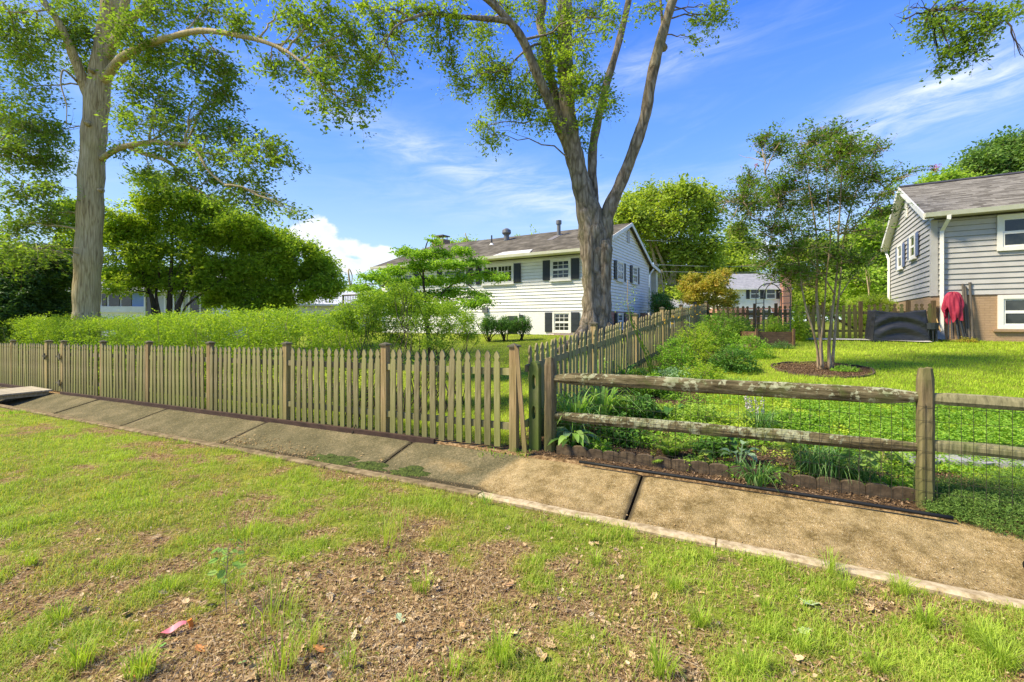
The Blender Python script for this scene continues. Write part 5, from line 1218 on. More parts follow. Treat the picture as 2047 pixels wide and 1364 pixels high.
# blue and grey neighbour at the left
Yl = 24.0
M['bluesiding'] = mat_noise('blue_siding', [(.3, (.16, .25, .50)), (.7, (.22, .33, .60))], 3, (1, 1, 14), rough=.6, bmp=.3)
h, f = simple_house('porch_house', 'low white and blue house with dark screened windows seen under the trees on the left', P(150, 0, Yl)[:2], (1, 0), (432 - 150) / F * Yl, 7, 0.7, CH + (HY - 578) / F * Yl, CH + (HY - 540) / F * (Yl + 3.5), M['white'], M['roofgrey'])
X0 = lambda x: (x - 150) / F * Yl; Z0 = lambda y: CH + (HY - y) / F * Yl
def panel(nm, x0, x1, y0, y1, mat, d0=.0, d1=.05): return MB().fbox(f, X0(x0), X0(x1), d0, d1, Z0(y1), Z0(y0)).build(nm, mat, h)
panel('blue_wall', 266, 291, 586, 613, M['bluesiding'])
for a, b2 in ((205, 214), (219, 240), (244, 264)): panel('window', a, b2, 588, 612, M['glass'])
panel('porch_ledge', 200, 293, 613, 625, M['trim'], .0, .12)
panel('grey_wall', 296, 430, 586, 650, mat_noise('lapped_grey', [(.3, (.42, .44, .46)), (.7, (.62, .62, .60))], 3, (1, 1, 12), bmp=.3), 0, .04)
for a, b2, c_, d_ in ((296, 306, 592, 640), (352, 362, 588, 625), (384, 400, 592, 625), (406, 424, 592, 625)): panel('window', a, b2, c_, d_, M['glass'], .04, .09)
for a in (292, 311, 332, 349, 366, 380, 402, 427): panel('trim_post', a, a + 3, 583, 650, M['trim'], .0, .15)
h, f = simple_house('white_gabled_house', 'pale white gabled house partly hidden behind the hedge, left of the dogwood', P(560, 0, 33)[:2] + np.array([0, 0]), (.94, .34), 6.2, 5.5, .9, CH + (HY - 606) / F * 33, CH + (HY - 578) / F * 35, M['white'], flat('pale_roof', (.55, .56, .58)))

# ---------------------------------------------------------------- yard things
# covered grill
frg = lambda a, o, z: gp(0, 0, 0) * 0 + np.array([*(G0 + gx * a + gy * o), z])
Gc = np.array([(1803 - CX) / F * 14.25, 14.25, 1.10]); Gc[2] = float(gz(*Gc[:2])); G0 = Gc[:2]; gx = np.array([.96, -.28]); gy = np.array([.28, .96])
M['cover'] = M['cover']
m, t, b = newmat('black_cover'); n1 = texn(t, 'Noise', 2.2, (1, 1, 2.5), detail=3, dist=1.5); t.links.new(ramp(t, n1.outputs[0], [(.3, (.014, .015, .017)), (.7, (.035, .037, .042))]), b.inputs[0]); b.inputs['Roughness'].default_value = .5; bump(t, b, n1.outputs[0], .5, .05); M['blackcover'] = m
def sheet(nu, nv, fn): 
    vs = [fn(i / nu, j / nv) for j in range(nv + 1) for i in range(nu + 1)]
    return vs, [(j * (nu + 1) + i, j * (nu + 1) + i + 1, (j + 1) * (nu + 1) + i + 1, (j + 1) * (nu + 1) + i) for j in range(nv) for i in range(nu)]
wg, dg, hg = .72, .30, 1.0
def cov(u, v):
    # u round the perimeter, v from the hem to the top
    per = [(-1, -1), (1, -1), (1, 1), (-1, 1), (-1, -1)]
    k = min(int(u * 4), 3); q = u * 4 - k; x = per[k][0] + (per[k + 1][0] - per[k][0]) * q; y = per[k][1] + (per[k + 1][1] - per[k][1]) * q
    fl = 1.06 - .14 * v; sag = .0
    z = v * hg
    if k == 0: sag = 1 - (2 * q - 1) ** 2
    fold_ = math.sin(v * 15 - sag * 5.5 + q * .6) * .05 * (sag ** .5) * math.sin(v * 3.1)
    z2 = z - .085 * sag * v ** 3 - (.10 * (1 - (2 * ((u * 4 - 2) if k == 2 else .5) - 1) ** 2) * v ** 3 if k == 2 else 0)
    wv_ = .012 * math.sin(u * 60) * (1 - v)
    xx = x * wg * fl + wv_; yy = y * (dg * fl + .02 * math.sin(u * 40) * (1 - v)) - (fold_ if k == 0 else 0)
    return np.array([*(G0 + gx * xx + gy * (yy + .35)), Gc[2] + z2 + .01])
vs, fs = sheet(96, 26, cov); nvs = len(vs)
topc = np.array([*(G0 + gy * .35), Gc[2] + hg - .13]); vs.append(topc)
fs += [(26 * 97 + i, 26 * 97 + i + 1, nvs) for i in range(96)]
o = MB().add(vs, fs).build('grill_cover', M['blackcover'], None, smooth=True, loc=Gc); tag(o, 'black draped cover over a grill in front of the back fence', 'grill cover')
# small dark planter stand beside it
p = np.array([(1863 - CX) / F * 14.1, 14.1, 0]); p[2] = float(gz(*p[:2])); mb = MB(); q = p[:2]
st = thing('garden_stand', 'small black wire garden stand between the grill cover and the house corner', 'stand', p)
for k in range(6): a = k * 1.047; MB().tube([(q[0] + .13 * math.cos(a), q[1] + .13 * math.sin(a), p[2]), (q[0] + .10 * math.cos(a), q[1] + .10 * math.sin(a), p[2] + .42)], .014, 5).build('leg', M['shutter'], st)
MB().tube([(q[0], q[1], p[2] + .40), (q[0], q[1], p[2] + .60)], [.15, .17], 10).build('basket', M['shutter'], st)
# shovel leaning on the wall
sv = thing('shovel', 'shovel with pale wooden handle leaning beside the downspout', 'shovel', gp(-.4, .26, 1.05))
MB().tube([gp(-.36, .12, 1.25), gp(-.06, .0, 2.05)], .018, 7).build('handle', flat('ash_handle', (.55, .36, .14)), sv)
MB().tube([gp(-.06, -.07, 2.07), gp(-.06, .07, 2.07)], .022, 6).build('grip', M['shutter'], sv)
MB().hexa([gp(-.42, .04, 1.03), gp(-.42, .22, 1.03), gp(-.40, .22, 1.03), gp(-.40, .04, 1.03), gp(-.36, .04, 1.30), gp(-.36, .20, 1.30), gp(-.34, .20, 1.30), gp(-.34, .04, 1.30)]).build('blade', M['metal'], sv)
# folded red canopy with dark legs
cp = thing('folded_canopy', 'folded pop-up canopy with crumpled crimson cloth leaning against the tan brick wall', 'canopy', gp(-.4, 1.0, 1.05))
Cc = gp(-.40, .98, 0)
for i, (a, b2) in enumerate(((-.14, .05), (-.08, -.04), (-.02, .06), (.05, -.04), (.11, .05), (.17, -.02), (.22, .03))):
    top = gp(-.32 + b2 * .4, .40 + a * .5, 2.2 - .05 * abs(i - 3)); bot = gp(-.46 + b2, .44 + a * 1.1, 1.04)
    MB().tube([bot, top], .021, 4).build('leg', M['shutter'], cp)
m, t, b = newmat('crimson_cloth'); n1 = texn(t, 'Noise', 3, detail=3); t.links.new(ramp(t, n1.outputs[0], [(.3, (.28, .012, .035)), (.7, (.47, .03, .075))]), b.inputs[0]); b.inputs['Roughness'].default_value = .7; M['crimson'] = m
nu, nv = 72, 20; vs = []
for j in range(nv + 1):
    v = j / nv
    for i in range(nu):
        a = 6.283 * i / nu
        r = np.interp(v, [0, .08, .25, .55, .8, 1], [.02, .12, .18, .215, .225, .20]); hem = 1.80 + .22 * math.sin(a * 2 + .8) + .13 * math.sin(a * 5 + 1)
        r *= 1 + (.28 * v) * (math.sin(a * 7 + v * 5) * .6 + math.sin(a * 13 - v * 4.2) * .5)
        z = 2.50 - (2.50 - hem) * v ** 1.2 + .02 * math.sin(a * 9 + v * 8)
        c = gp(-.36, .40, 0); vs.append(c[:2].tolist() + [z]); p2 = c[:2] - V_ * r * math.cos(a) + U_ * r * .62 * math.sin(a); vs[-1] = [p2[0], p2[1], z]
fs = [(j * nu + i, j * nu + (i + 1) % nu, (j + 1) * nu + (i + 1) % nu, (j + 1) * nu + i) for j in range(nv) for i in range(nu)]
MB().add(vs, fs).build('cloth', M['crimson'], cp, smooth=True)
for i, (v, zt, tl) in enumerate(((.70, 2.76, .03), (.75, 2.68, .04), (.86, 2.80, .0))):
    o = MB().tube([gp(-.30, v + tl, 1.05), gp(-.06, v, zt - .05), gp(-.055, v - .0, zt)], [.030, .030, .040], 8).build('pole', M['deckrail'], None, loc=gp(-.3, v, 1.05))
    tag(o, ('dark pole leaning on the wall, nearest to the red canopy', 'shorter dark pole, middle one of the three by the red canopy', 'tallest dark pole leaning on the grey house, farthest from the red canopy')[i], 'pole')
# raised timber planter, arch trellis, feeder, patio
pc = G(1548, 694); 
pl = thing('raised_planter', 'dark timber raised planter box inside the metal arch at the back of the garden', 'planter', pc)
M['plank'] = mat_noise('planter_timber', [(.3, (.10, .055, .03)), (.7, (.24, .14, .075))], 6, (1, 1, 6), rough=.85, bmp=.4, objrand=.3)
wx = (1583 - 1512) / F * pc[1] / 2; dpt = .5
for i in range(3):
    z0 = pc[2] + .02 + i * .15
    for (a0, a1, b0, b1) in ((-wx, wx, 0, .04), (-wx, wx, 2 * dpt - .04, 2 * dpt), (-wx, -wx + .04, .041, 2 * dpt - .041), (wx - .04, wx, .041, 2 * dpt - .041)):
        MB().box(pc[0] + a0, pc[0] + a1, pc[1] + b0, pc[1] + b1, z0, z0 + .145).build('board', M['plank'], pl)
for a in (-wx - .05, wx): MB().box(pc[0] + a, pc[0] + a + .06, pc[1] - .06, pc[1] - .003, pc[2] - .02, pc[2] + .56).build('corner_post', M['plank'], pl)
MB().box(pc[0] - wx + .041, pc[0] + wx - .041, pc[1] + .041, pc[1] + 2 * dpt - .041, pc[2], pc[2] + .40).build('soil', M['timber'], pl)
ar = thing('arch_trellis', 'thin black metal garden arch standing over the raised planter', 'trellis', pc)
Ya = pc[1] + .1
mb = MB()
for yy in (Ya, Ya + .45):
    x0, x1 = (1527 - CX) / F * Ya, (1580 - CX) / F * Ya; zb0 = pc[2]; zt = CH + (HY - 592) / F * Ya; r = (x1 - x0) / 2
    pts = [(x0, yy, zb0), (x0, yy, zt)] + [(x0 + r - r * math.cos(a), yy, zt + r * 1.05 * math.sin(a)) for a in np.linspace(.2, math.pi - .2, 12)] + [(x1, yy, zt), (x1, yy, zb0)]
    MB().tube(pts, .016, 6, cap=False).build('hoop', M['shutter'], ar)
    pts = [(x0 + .16, yy, zt)] + [(x0 + r - (r - .16) * math.cos(a), yy, zt + (r - .16) * .9 * math.sin(a)) for a in np.linspace(.2, math.pi - .2, 10)] + [(x1 - .16, yy, zt)]
for z in np.linspace(pc[2] + .3, zt, 7):
    for x in (x0, x1): MB().tube([(x, Ya, z), (x, Ya + .45, z)], .010, 5, cap=False).build('rung', M['shutter'], ar)
for a in np.linspace(.4, math.pi - .4, 5):
    x, z = x0 + r - r * math.cos(a), zt + r * 1.05 * math.sin(a); MB().tube([(x, Ya, z), (x, Ya + .45, z)], .010, 5, cap=False).build('rung', M['shutter'], ar)
bx = P(1559, 586, Ya); o = MB().tube([bx + [-.05, 0, .02], bx + [0, 0, .03], bx + [.06, 0, .0]], [.012, .028, .008], 8).build('bird', M['deckrail'], None, loc=bx); tag(o, 'small dark bird ornament perched on top of the garden arch', 'bird ornament')
fp = P(1541, 640, 17.5); fe = thing('bird_feeder', 'pale domed bird feeder behind the arch and planter', 'bird feeder', (fp[0], fp[1], 1.0))
MB().tube([(fp[0], fp[1], .95), (fp[0], fp[1], fp[2])], .03, 6).build('pole', M['metal'], fe)
MB().tube([(fp[0], fp[1], fp[2] - .05), (fp[0], fp[1], fp[2] + .20)], .13, 10).build('hopper', M['glass'], fe)
MB().tube([(fp[0], fp[1], fp[2] + .20), (fp[0], fp[1], fp[2] + .24), (fp[0], fp[1], fp[2] + .31)], [.22, .20, .06], 12).build('roof', M['trim'], fe)
pv = thing('patio', 'small patio of pale weathered boards and pavers left of the raised planter', 'patio', G(1480, 686)); pv['kind'] = 'structure'; del pv['category']
M['paver'] = mat_noise('pale_paver', [(.3, (.26, .21, .17)), (.7, (.46, .39, .33))], 8, rough=.9, bmp=.4, objrand=.35)
qa, qb = G(1455, 694), G(1508, 680)
for j, yy in enumerate(np.arange(qa[1], qb[1] + .8, .30)):
    for i, xx in enumerate(np.arange(1455, 1508, 13)):
        x0 = (xx - CX) / F * qa[1] + .05 * (j % 2); x1 = x0 + 13 / F * qa[1] - .02
        MB().box(x0, x1, yy, yy + .27, float(gz(x0, yy)) + .0, float(gz(x0, yy)) + .03 + rng.random() * .015).build('paver', M['paver'], pv)
# step stones at the right, back path, mulch ring edging
M['stone'] = mat_noise('flagstone', [(.3, (.22, .22, .205)), (.7, (.36, .355, .335))], 7, rough=.85, bmp=.4)
for px, py, w, d, lb in ((1834, 922, .26, .20, 'flat grey stepping stone just left of the tall fence post'), (1955, 926, .42, .16, 'flat grey stepping stone right of the tall fence post'), (2040, 930, .34, .18, 'flat grey stepping stone at the right edge of the photo')):
    p = G(px, py); n_ = 11; top = [(p[0] + w * math.cos(6.283 * k / n_) * (.85 + .3 * rng.random()), p[1] + .05 + d * math.sin(6.283 * k / n_) * (.85 + .3 * rng.random()), p[2] + .035) for k in range(n_)]
    o = MB().add(top + [(x, y, z - .06) for x, y, z in top], [tuple(range(n_))] + [(i, i + n_, (i + 1) % n_ + n_, (i + 1) % n_) for i in range(n_)]).build('stepping_stone', M['stone'], None, loc=p); tag(o, lb, 'stepping stone')
q0 = BP(3.0, .35); q1 = BP(BL - .2, .35); mb = MB(); n_ = 20; vs = []
for i in range(n_ + 1):
    c = q0 + (q1 - q0) * i / n_
    for o_ in (0, .5): w_p = c + Bn * o_; vs.append((w_p[0], w_p[1], float(gz(*w_p)) + .045))
M['path'] = mat_noise('pale_path', [(.3, (.42, .38, .33)), (.7, (.60, .56, .50))], 8, rough=.9, bmp=.3)
mb.add(vs, [(2 * i, 2 * i + 1, 2 * i + 3, 2 * i + 2) for i in range(n_)]); mb.build('path', M['path'], None, kind='structure')
re = thing('tree_ring_edging', 'ring of thin grey edging strips round the mulch under the thin-stemmed tree', 'edging', MYR)
for k in range(26):
    a0, a1 = 6.283 * k / 26, 6.283 * (k + .93) / 26; r0_ = .91 + rng.normal() * .015; c = []
    for z in (-.02, .025 + .02 * rng.random()):
        for rr, a in ((r0_, a0), (r0_ + .03, a0), (r0_ + .03, a1), (r0_, a1)):
            x, y = MYR[0] + rr * math.cos(a), MYR[1] + rr * math.sin(a); c.append((x, y, float(gz(x, y)) + z))
    MB().hexa([c[0], c[3], c[2], c[1], c[4], c[7], c[6], c[5]]).build('edging_strip', M['block'], re)
# patio chair and wires
ch = thing('garden_chair', 'black metal garden chair behind the side fence at the white house gable', 'chair', hp(3.0, -1.4, 1.0)); c0 = hp(3.0, -1.4, 0); zc = 1.0
for a, b2 in ((-.25, -.25), (.25, -.25), (-.25, .25), (.25, .25)): MB().tube([(c0[0] + a, c0[1] + b2, zc - .1), (c0[0] + a, c0[1] + b2, zc + (.9 if b2 > 0 else .62))], .016, 5).build('leg', M['shutter'], ch)
MB().box(c0[0] - .25, c0[0] + .25, c0[1] - .25, c0[1] + .25, zc + .42, zc + .45).build('seat', M['shutter'], ch)
for x in np.linspace(-.2, .2, 6): MB().tube([(c0[0] + x, c0[1] + .25, zc + .45), (c0[0] + x, c0[1] + .25, zc + .9)], .010, 4).build('back_bar', M['shutter'], ch)
for s_ in (-.25, .25): MB().tube([(c0[0] + s_, c0[1] - .25, zc + .63), (c0[0] + s_, c0[1] + .25, zc + .66)], .016, 5).build('armrest', M['shutter'], ch)
M['cable'] = flat('grey_cable', (.30, .31, .28), .6)
for i, (a, b2) in enumerate((((1318, 543, 30), (1640, 527, 60)), ((1290, 481, 34), (1660, 470, 60)), ((1300, 529, 30), (1640, 518, 60)))):
    p, q = P(*a), P(*b2); pts = [p + (q - p) * u - np.array([0, 0, .5 * math.sin(math.pi * u)]) for u in np.linspace(0, 1, 14)]
    o = MB().tube(pts, .018, 4).build('overhead_wire', M['cable'], None, loc=p); tag(o, ('lowest overhead wire running right from the white house roof', 'highest overhead wire crossing the trees right of the white house', 'middle overhead wire crossing the trees right of the white house')[i], 'wire')

# ================================================================ TREES AND PLANTS
def blob(px, py, rx, ry, Y, dep=None, w=1.0):
    c = P(px, py, Y); return (c, np.array([rx / F * Y, (dep if dep is not None else (rx + ry) / 2 / F * Y), ry / F * Y]), w)
def twigs_in(blobs, n, hole=.35, hs=.9, shell=.5):
    """twig centres spread through blobs, thinned by noise so that gaps stay open"""
    vol = np.array([b[1].prod() ** (2 / 3) * b[2] for b in blobs]); pick = rng.choice(len(blobs), n, p=vol / vol.sum())
    D = rng.normal(size=(n, 3)); D /= np.linalg.norm(D, axis=1)[:, None]; r = rng.random(n) ** shell
    C = np.array([b[0] for b in blobs])[pick] + D * r[:, None] * np.array([b[1] for b in blobs])[pick]
    q = vnoise(C[:, 0] + C[:, 1] * .7, C[:, 2] * 1.3 + C[:, 1] * .4, hs, 3)
    kp = q > hole; return C[kp], D[kp]
def spray(C, per, spread, size, droop=.25, flat_=1.0):
    """per leaves strung along a short twig at each centre"""
    n = len(C); a = rng.random(n) * 6.283; T = np.stack([np.cos(a), np.sin(a), rng.normal(size=n) * .4 - droop], -1); T /= np.linalg.norm(T, axis=1)[:, None]
    u = rng.random((n, per)); X = C[:, None] + T[:, None] * (u * spread)[..., None]
    off = rng.normal(size=(n, per, 3)) * spread * .24 * np.array([1, 1, flat_]); X = X + off; X[..., 2] -= droop * spread * u ** 2 * .6
    s = size * (.6 + .7 * rng.random((n, per)))
    rr = np.clip(rng.random(n)[:, None] * .72 + rng.random((n, per)) * .30, 0, 1)
    return X.reshape(-1, 3), s.reshape(-1), rr.reshape(-1), np.repeat(T, per, 0)
def spray2(C, D, per, ln, size, sag=.35, upw=0., thick=.004):
    """leafy shoots: a fine bent twig at each centre, pointing outward, with leaves strung along it in small bunches"""
    n = len(C); T = D * .8 + rng.normal(size=(n, 3)) * .55; T[:, 2] = T[:, 2] * .5 + upw; T /= np.linalg.norm(T, axis=1)[:, None]
    L = ln * (.6 + .7 * rng.random(n)); B = C - T * (L * .5)[:, None]
    pt = lambda u: B + T * (L * u)[:, None] + np.array([0, 0, -1.]) * (sag * L * u * u)[:, None]
    S = np.cross(T, np.array([0, 0, 1.])); S /= np.linalg.norm(S, axis=1)[:, None] + 1e-9; N2 = np.cross(S, T)
    V = []
    for u, w in ((0., thick), (.5, thick * .75), (1., thick * .35)):
        p = pt(u)
        for k in range(3): a = 2.094 * k; V.append(p + (S * math.cos(a) + N2 * math.sin(a)) * w)
    V = np.stack(V, 1).reshape(-1, 3); q = np.array([[i * 3 + k, i * 3 + (k + 1) % 3, (i + 1) * 3 + (k + 1) % 3, (i + 1) * 3 + k] for i in range(2) for k in range(3)])
    FT = (np.arange(n)[:, None, None] * 9 + q[None]).reshape(-1, 4)
    nb = max(2, per // 3); bu = .25 + .75 * rng.random((n, nb)); pick = rng.integers(0, nb, (n, per)); u = np.clip(np.take_along_axis(bu, pick, 1) + rng.normal(size=(n, per)) * .03, .1, 1.05)
    X = B[:, None] + T[:, None] * (L[:, None] * u)[..., None] + np.array([0, 0, -1.]) * (sag * L[:, None] * u * u)[..., None]
    so = rng.normal(size=(n, nb, 3)) * size * .8; X = X + np.take_along_axis(so, pick[..., None], 1) + rng.normal(size=(n, per, 3)) * size * .55
    s = size * (.55 + .8 * rng.random((n, per))); rr = np.clip(rng.random(n)[:, None] * .6 + rng.random((n, per)) * .42, 0, 1)
    dd = np.repeat(T, per, 0); return X.reshape(-1, 3), s.reshape(-1), rr.reshape(-1), dd, V, FT
def bezier(p, q, bend, n=7, wob=.04):
    p, q = np.asarray(p, float), np.asarray(q, float); m_ = (p + q) / 2 + bend; L = np.linalg.norm(q - p)
    return [p * (1 - u) ** 2 + 2 * m_ * u * (1 - u) + q * u * u + (rng.normal(size=3) * wob * L * .25 if 0 < u < 1 else 0) for u in np.linspace(0, 1, n)]
def smoothline(pts, k=4):
    pts = [np.asarray(p, float) for p in pts]; out = []
    for i in range(len(pts) - 1):
        a = pts[max(i - 1, 0)]; b_ = pts[i]; c = pts[i + 1]; d = pts[min(i + 2, len(pts) - 1)]
        for u in np.arange(k) / k: out.append(.5 * ((2 * b_) + (-a + c) * u + (2 * a - 5 * b_ + 4 * c - d) * u * u + (-a + 3 * b_ - 3 * c + d) * u ** 3))
    out.append(pts[-1]); return out
def limb(mb, pts, sides=14, rough=.10, k=4):
    """pts: (px, py, Y, width in px)"""
    L = smoothline([np.array([*P(x, y, Y), w / F * Y / 2 * math.cos(math.atan((x - CX) / F))]) for x, y, Y, w in pts], k)   # a round stem looks wider towards the edge of a wide view
    c = [q[:3] for q in L]; r = [max(q[3], .004) for q in L]
    r = [q * (1 + .05 * math.sin(i * 1.3)) for i, q in enumerate(r)]
    mb.tube(c, r, sides, rough=rough); return c
def branches(mb, limbs, blobs, r0=.035, sub=5, prob=1.0):
    """a branch from the nearest limb into each leaf mass and side twigs inside it"""
    L = np.array([p for l in limbs for p in l])
    for c, rad, w in blobs:
        if rng.random() > prob: continue
        d = np.linalg.norm(L - c, axis=1) + np.maximum(0, L[:, 2] - c[2]) * .6; s0 = L[d.argmin()]
        ln = np.linalg.norm(c - s0)
        if ln > 9: continue
        path = bezier(s0, c, np.array([0, 0, .12 * ln]), 8, .07)
        mb.tube(path, list(np.linspace(min(r0, .012 + ln * .012), .007, 8)), 5)
        for _ in range(sub):
            i = rng.integers(2, 8); e = c + rng.normal(size=3) * rad * .55
            mb.tube(bezier(path[i], e, rng.normal(size=3) * .05 * ln * .5, 5, .06), [.009, .007, .006, .004, .003], 4)
def tree(name, label, loc, trunkmb, bark, blobs, ntw, per, spread, size, leafm, group=None, hole=.35, hs=.9, shell=.5, droop=.25, aspect=.55, up=.4, flat_=1.0, cat='tree', crown='crown', trunkname='trunk', shoots=False, upw=0.):
    t_ = thing(name, label, cat, loc, group)
    if trunkmb is not None and trunkmb.n: trunkmb.build(trunkname, bark, t_, smooth=True)
    C, D = twigs_in(blobs, ntw, hole, hs, shell)
    if shoots:
        X, s, rr, T, TV, TF = spray2(C, D, per, spread, size, sag=droop, upw=upw)
        mesh_np('twigs', TV, TF, 4, bark, t_, kind='stuff')
    else: X, s, rr, T = spray(C, per, spread, size, droop, flat_)
    leafcards(crown, X, s, leafm, t_, aspect=aspect, up=up, col=rr, dirs=T)
    return t_

# ---------------------------------------------------------------- big oak at the left
Yo = 14.5
mb = MB(); L1 = []
zbase = float(gz(*P(172, 0, Yo)[:2]))
L1.append(limb(mb, [(172, 770, Yo, 76), (172, 700, Yo, 66), (173, 650, Yo, 61), (173, 600, Yo, 58), (176, 520, Yo, 59), (180, 430, Yo, 57), (183, 350, Yo, 56), (188, 270, Yo, 54), (194, 200, Yo, 54), (203, 130, Yo, 48), (213, 60, Yo, 41), (222, 0, Yo, 38), (232, -120, Yo, 32), (225, -260, Yo, 24), (235, -420, Yo, 12)], 26, .06, 5))
L1.append(limb(mb, [(188, 215, Yo, 24), (172, 180, Yo - .1, 26), (158, 140, Yo - .3, 24), (138, 90, Yo - .6, 21), (118, 45, Yo - .8, 18), (82, -5, Yo - 1, 17), (40, -80, Yo - 1.3, 13)], 12))
L1.append(limb(mb, [(212, 120, Yo, 24), (238, 60, Yo - .3, 22), (248, 20, Yo - .4, 20), (262, -60, Yo - .6, 16)], 12))
L1.append(limb(mb, [(215, 110, Yo, 18), (250, 50, Yo - .6, 20), (278, 25, Yo - .9, 18), (310, -8, Yo - 1.2, 16), (360, -90, Yo - 1.6, 12)], 12))
L1.append(limb(mb, [(205, 165, Yo, 24), (238, 122, Yo - .6, 22), (275, 98, Yo - 1.1, 18), (330, 78, Yo - 1.6, 15), (400, 62, Yo - 2.2, 13), (480, 72, Yo - 2.6, 11), (545, 90, Yo - 3.0, 9), (600, 122, Yo - 3.3, 6), (650, 180, Yo - 3.5, 4)], 10))
L1.append(limb(mb, [(203, 318, Yo, 15), (222, 305, Yo - .4, 15), (250, 293, Yo - .7, 14), (300, 285, Yo - 1, 12), (350, 288, Yo - 1.3, 11), (385, 292, Yo - 1.5, 10), (400, 315, Yo - 1.7, 8), (420, 345, Yo - 1.9, 6), (450, 370, Yo - 2, 4)], 10))
L1.append(limb(mb, [(258, 296, Yo - .7, 8), (290, 308, Yo - .7, 11), (325, 318, Yo - .8, 11), (350, 335, Yo - .8, 8), (380, 370, Yo - .9, 6), (430, 400, Yo - 1, 3)], 8))
L1.append(limb(mb, [(350, 288, Yo - 1.3, 6), (420, 308, Yo - 1.3, 6), (470, 302, Yo - 1.6, 4), (530, 300, Yo - 1.8, 2)], 6))
L1.append(limb(mb, [(160, 170, Yo, 6), (128, 140, Yo - 1, 5), (122, 170, Yo - 1.2, 4), (133, 210, Yo - 1.3, 3), (132, 250, Yo - 1.3, 2)], 6))
L1.append(limb(mb, [(-40, 300, Yo - 1, 7), (0, 333, Yo - 1, 4), (35, 358, Yo - 1, 3), (55, 368, Yo - 1, 2)], 6))
L1.append(limb(mb, [(95, 20, Yo, 6), (45, 25, Yo - 1, 5), (18, 22, Yo - 1.2, 4), (5, 5, Yo - 1.3, 3)], 6))
for (x, y, w) in ((171, 245, 9), (199, 380, 8), (60 + 120, 140, 7)): c = P(x, y, Yo - .42); mb.tube([c + [0, .1, 0], c, c - [0, .06, .0]], [w / F * Yo / 2 * 1.3, w / F * Yo / 2, .03], 9)
BB = [(30, 60, 55, 60), (70, 110, 50, 40), (45, 180, 60, 40), (15, 240, 50, 40), (70, 250, 50, 40), (118, 262, 34, 36), (30, 300, 60, 40), (90, 320, 40, 34), (40, 390, 50, 30), (100, 375, 30, 18), (40, 450, 60, 36), (20, 500, 50, 40), (100, 430, 40, 30), (85, 490, 40, 28), (120, 50, 40, 50), (165, 60, 30, 56), (160, 20, 40, 30), (170, 130, 24, 26), (262, 60, 46, 44), (300, 20, 40, 34), (350, 20, 50, 36), (420, 20, 60, 34), (470, 40, 40, 30), (275, 110, 50, 34), (330, 110, 44, 34), (400, 110, 50, 40), (450, 140, 36, 40), (270, 170, 40, 30), (320, 190, 50, 34), (390, 190, 46, 34), (440, 190, 30, 30), (245, 230, 24, 24), (300, 245, 50, 28), (370, 250, 50, 34), (430, 255, 44, 30), (480, 270, 50, 26), (530, 290, 50, 22), (555, 320, 44, 14), (250, 290, 26, 14), (330, 300, 40, 20), (420, 310, 50, 30), (490, 320, 50, 26), (300, 345, 24, 14), (350, 350, 40, 20), (430, 355, 50, 22), (500, 360, 44, 20), (480, 395, 60, 16), (540, 400, 44, 14), (580, 420, 24, 10), (570, 20, 34, 34), (610, 50, 40, 44), (650, 20, 40, 30), (660, 90, 44, 44), (700, 60, 36, 46), (540, 125, 26, 24), (590, 130, 34, 30), (640, 150, 40, 34), (690, 150, 36, 34), (650, 200, 34, 24), (700, 215, 44, 28), (735, 200, 26, 30), (735, 120, 30, 34)]
# depth follows the limb each mass hangs from
blobs1 = [blob(x, y, rx, ry, Yo - (.2 if x < 260 else 1.2 if x < 470 else 2.0 if y > 250 else 2.8) + rng.normal() * .5, w=.62 if x > 530 and y < 260 else .85) for x, y, rx, ry in BB]
upper = [blob(x, y, rx, ry, Yo + dy, w=.22) for x, y, rx, ry, dy in ((100, -90, 150, 70, 0), (280, -80, 130, 70, -1), (480, -70, 150, 60, -2), (220, -220, 200, 90, 0), (-80, -20, 120, 120, 0), (-100, 200, 90, 120, 1), (260, -330, 140, 90, 1), (650, -70, 110, 50, -3), (80, -60, 150, 100, 3))]
branches(mb, L1, blobs1, .04, 5)
oak = tree('oak_tree', 'tall oak with thick straight pale trunk standing behind the hedge on the left', (*P(172, 0, Yo)[:2], zbase), mb, M['bark1'], blobs1 + upper, 6300, 13, .70, .108, M['leaf1'], hole=.35, hs=1.6, shoots=True, droop=.4)

# ---------------------------------------------------------------- forked maple in the middle
Ym = 15.5
mb = MB(); L2_ = []
L2_.append(limb(mb, [(1191, 740, Ym, 120), (1191, 690, Ym, 88), (1192, 655, Ym, 66), (1193, 610, Ym, 58), (1193, 560, Ym, 57), (1191, 510, Ym, 60), (1187, 470, Ym, 62), (1178, 425, Ym, 50), (1163, 370, Ym, 38), (1148, 310, Ym, 36), (1138, 250, Ym, 32), (1133, 190, Ym, 30), (1130, 120, Ym, 29), (1129, 60, Ym, 28), (1129, 0, Ym, 27), (1125, -120, Ym, 23), (1132, -280, Ym, 14), (1130, -400, Ym, 6)], 22, .10, 5))
L2_.append(limb(mb, [(1205, 500, Ym - .1, 30), (1208, 470, Ym - .1, 36), (1212, 435, Ym - .15, 30), (1228, 395, Ym - .2, 26), (1250, 345, Ym - .3, 24), (1272, 285, Ym - .4, 24), (1290, 230, Ym - .5, 23), (1300, 170, Ym - .6, 23), (1313, 110, Ym - .7, 22), (1327, 60, Ym - .8, 20), (1342, 10, Ym - .9, 18), (1370, -70, Ym - 1, 15), (1400, -180, Ym - 1, 9)], 14, .12))
c = P(1328, 96, Ym - .7); mb.tube([c + [-.12, 0, 0], c + [.02, 0, .02], c + [.07, 0, .04]], [.14, .13, .08], 10)
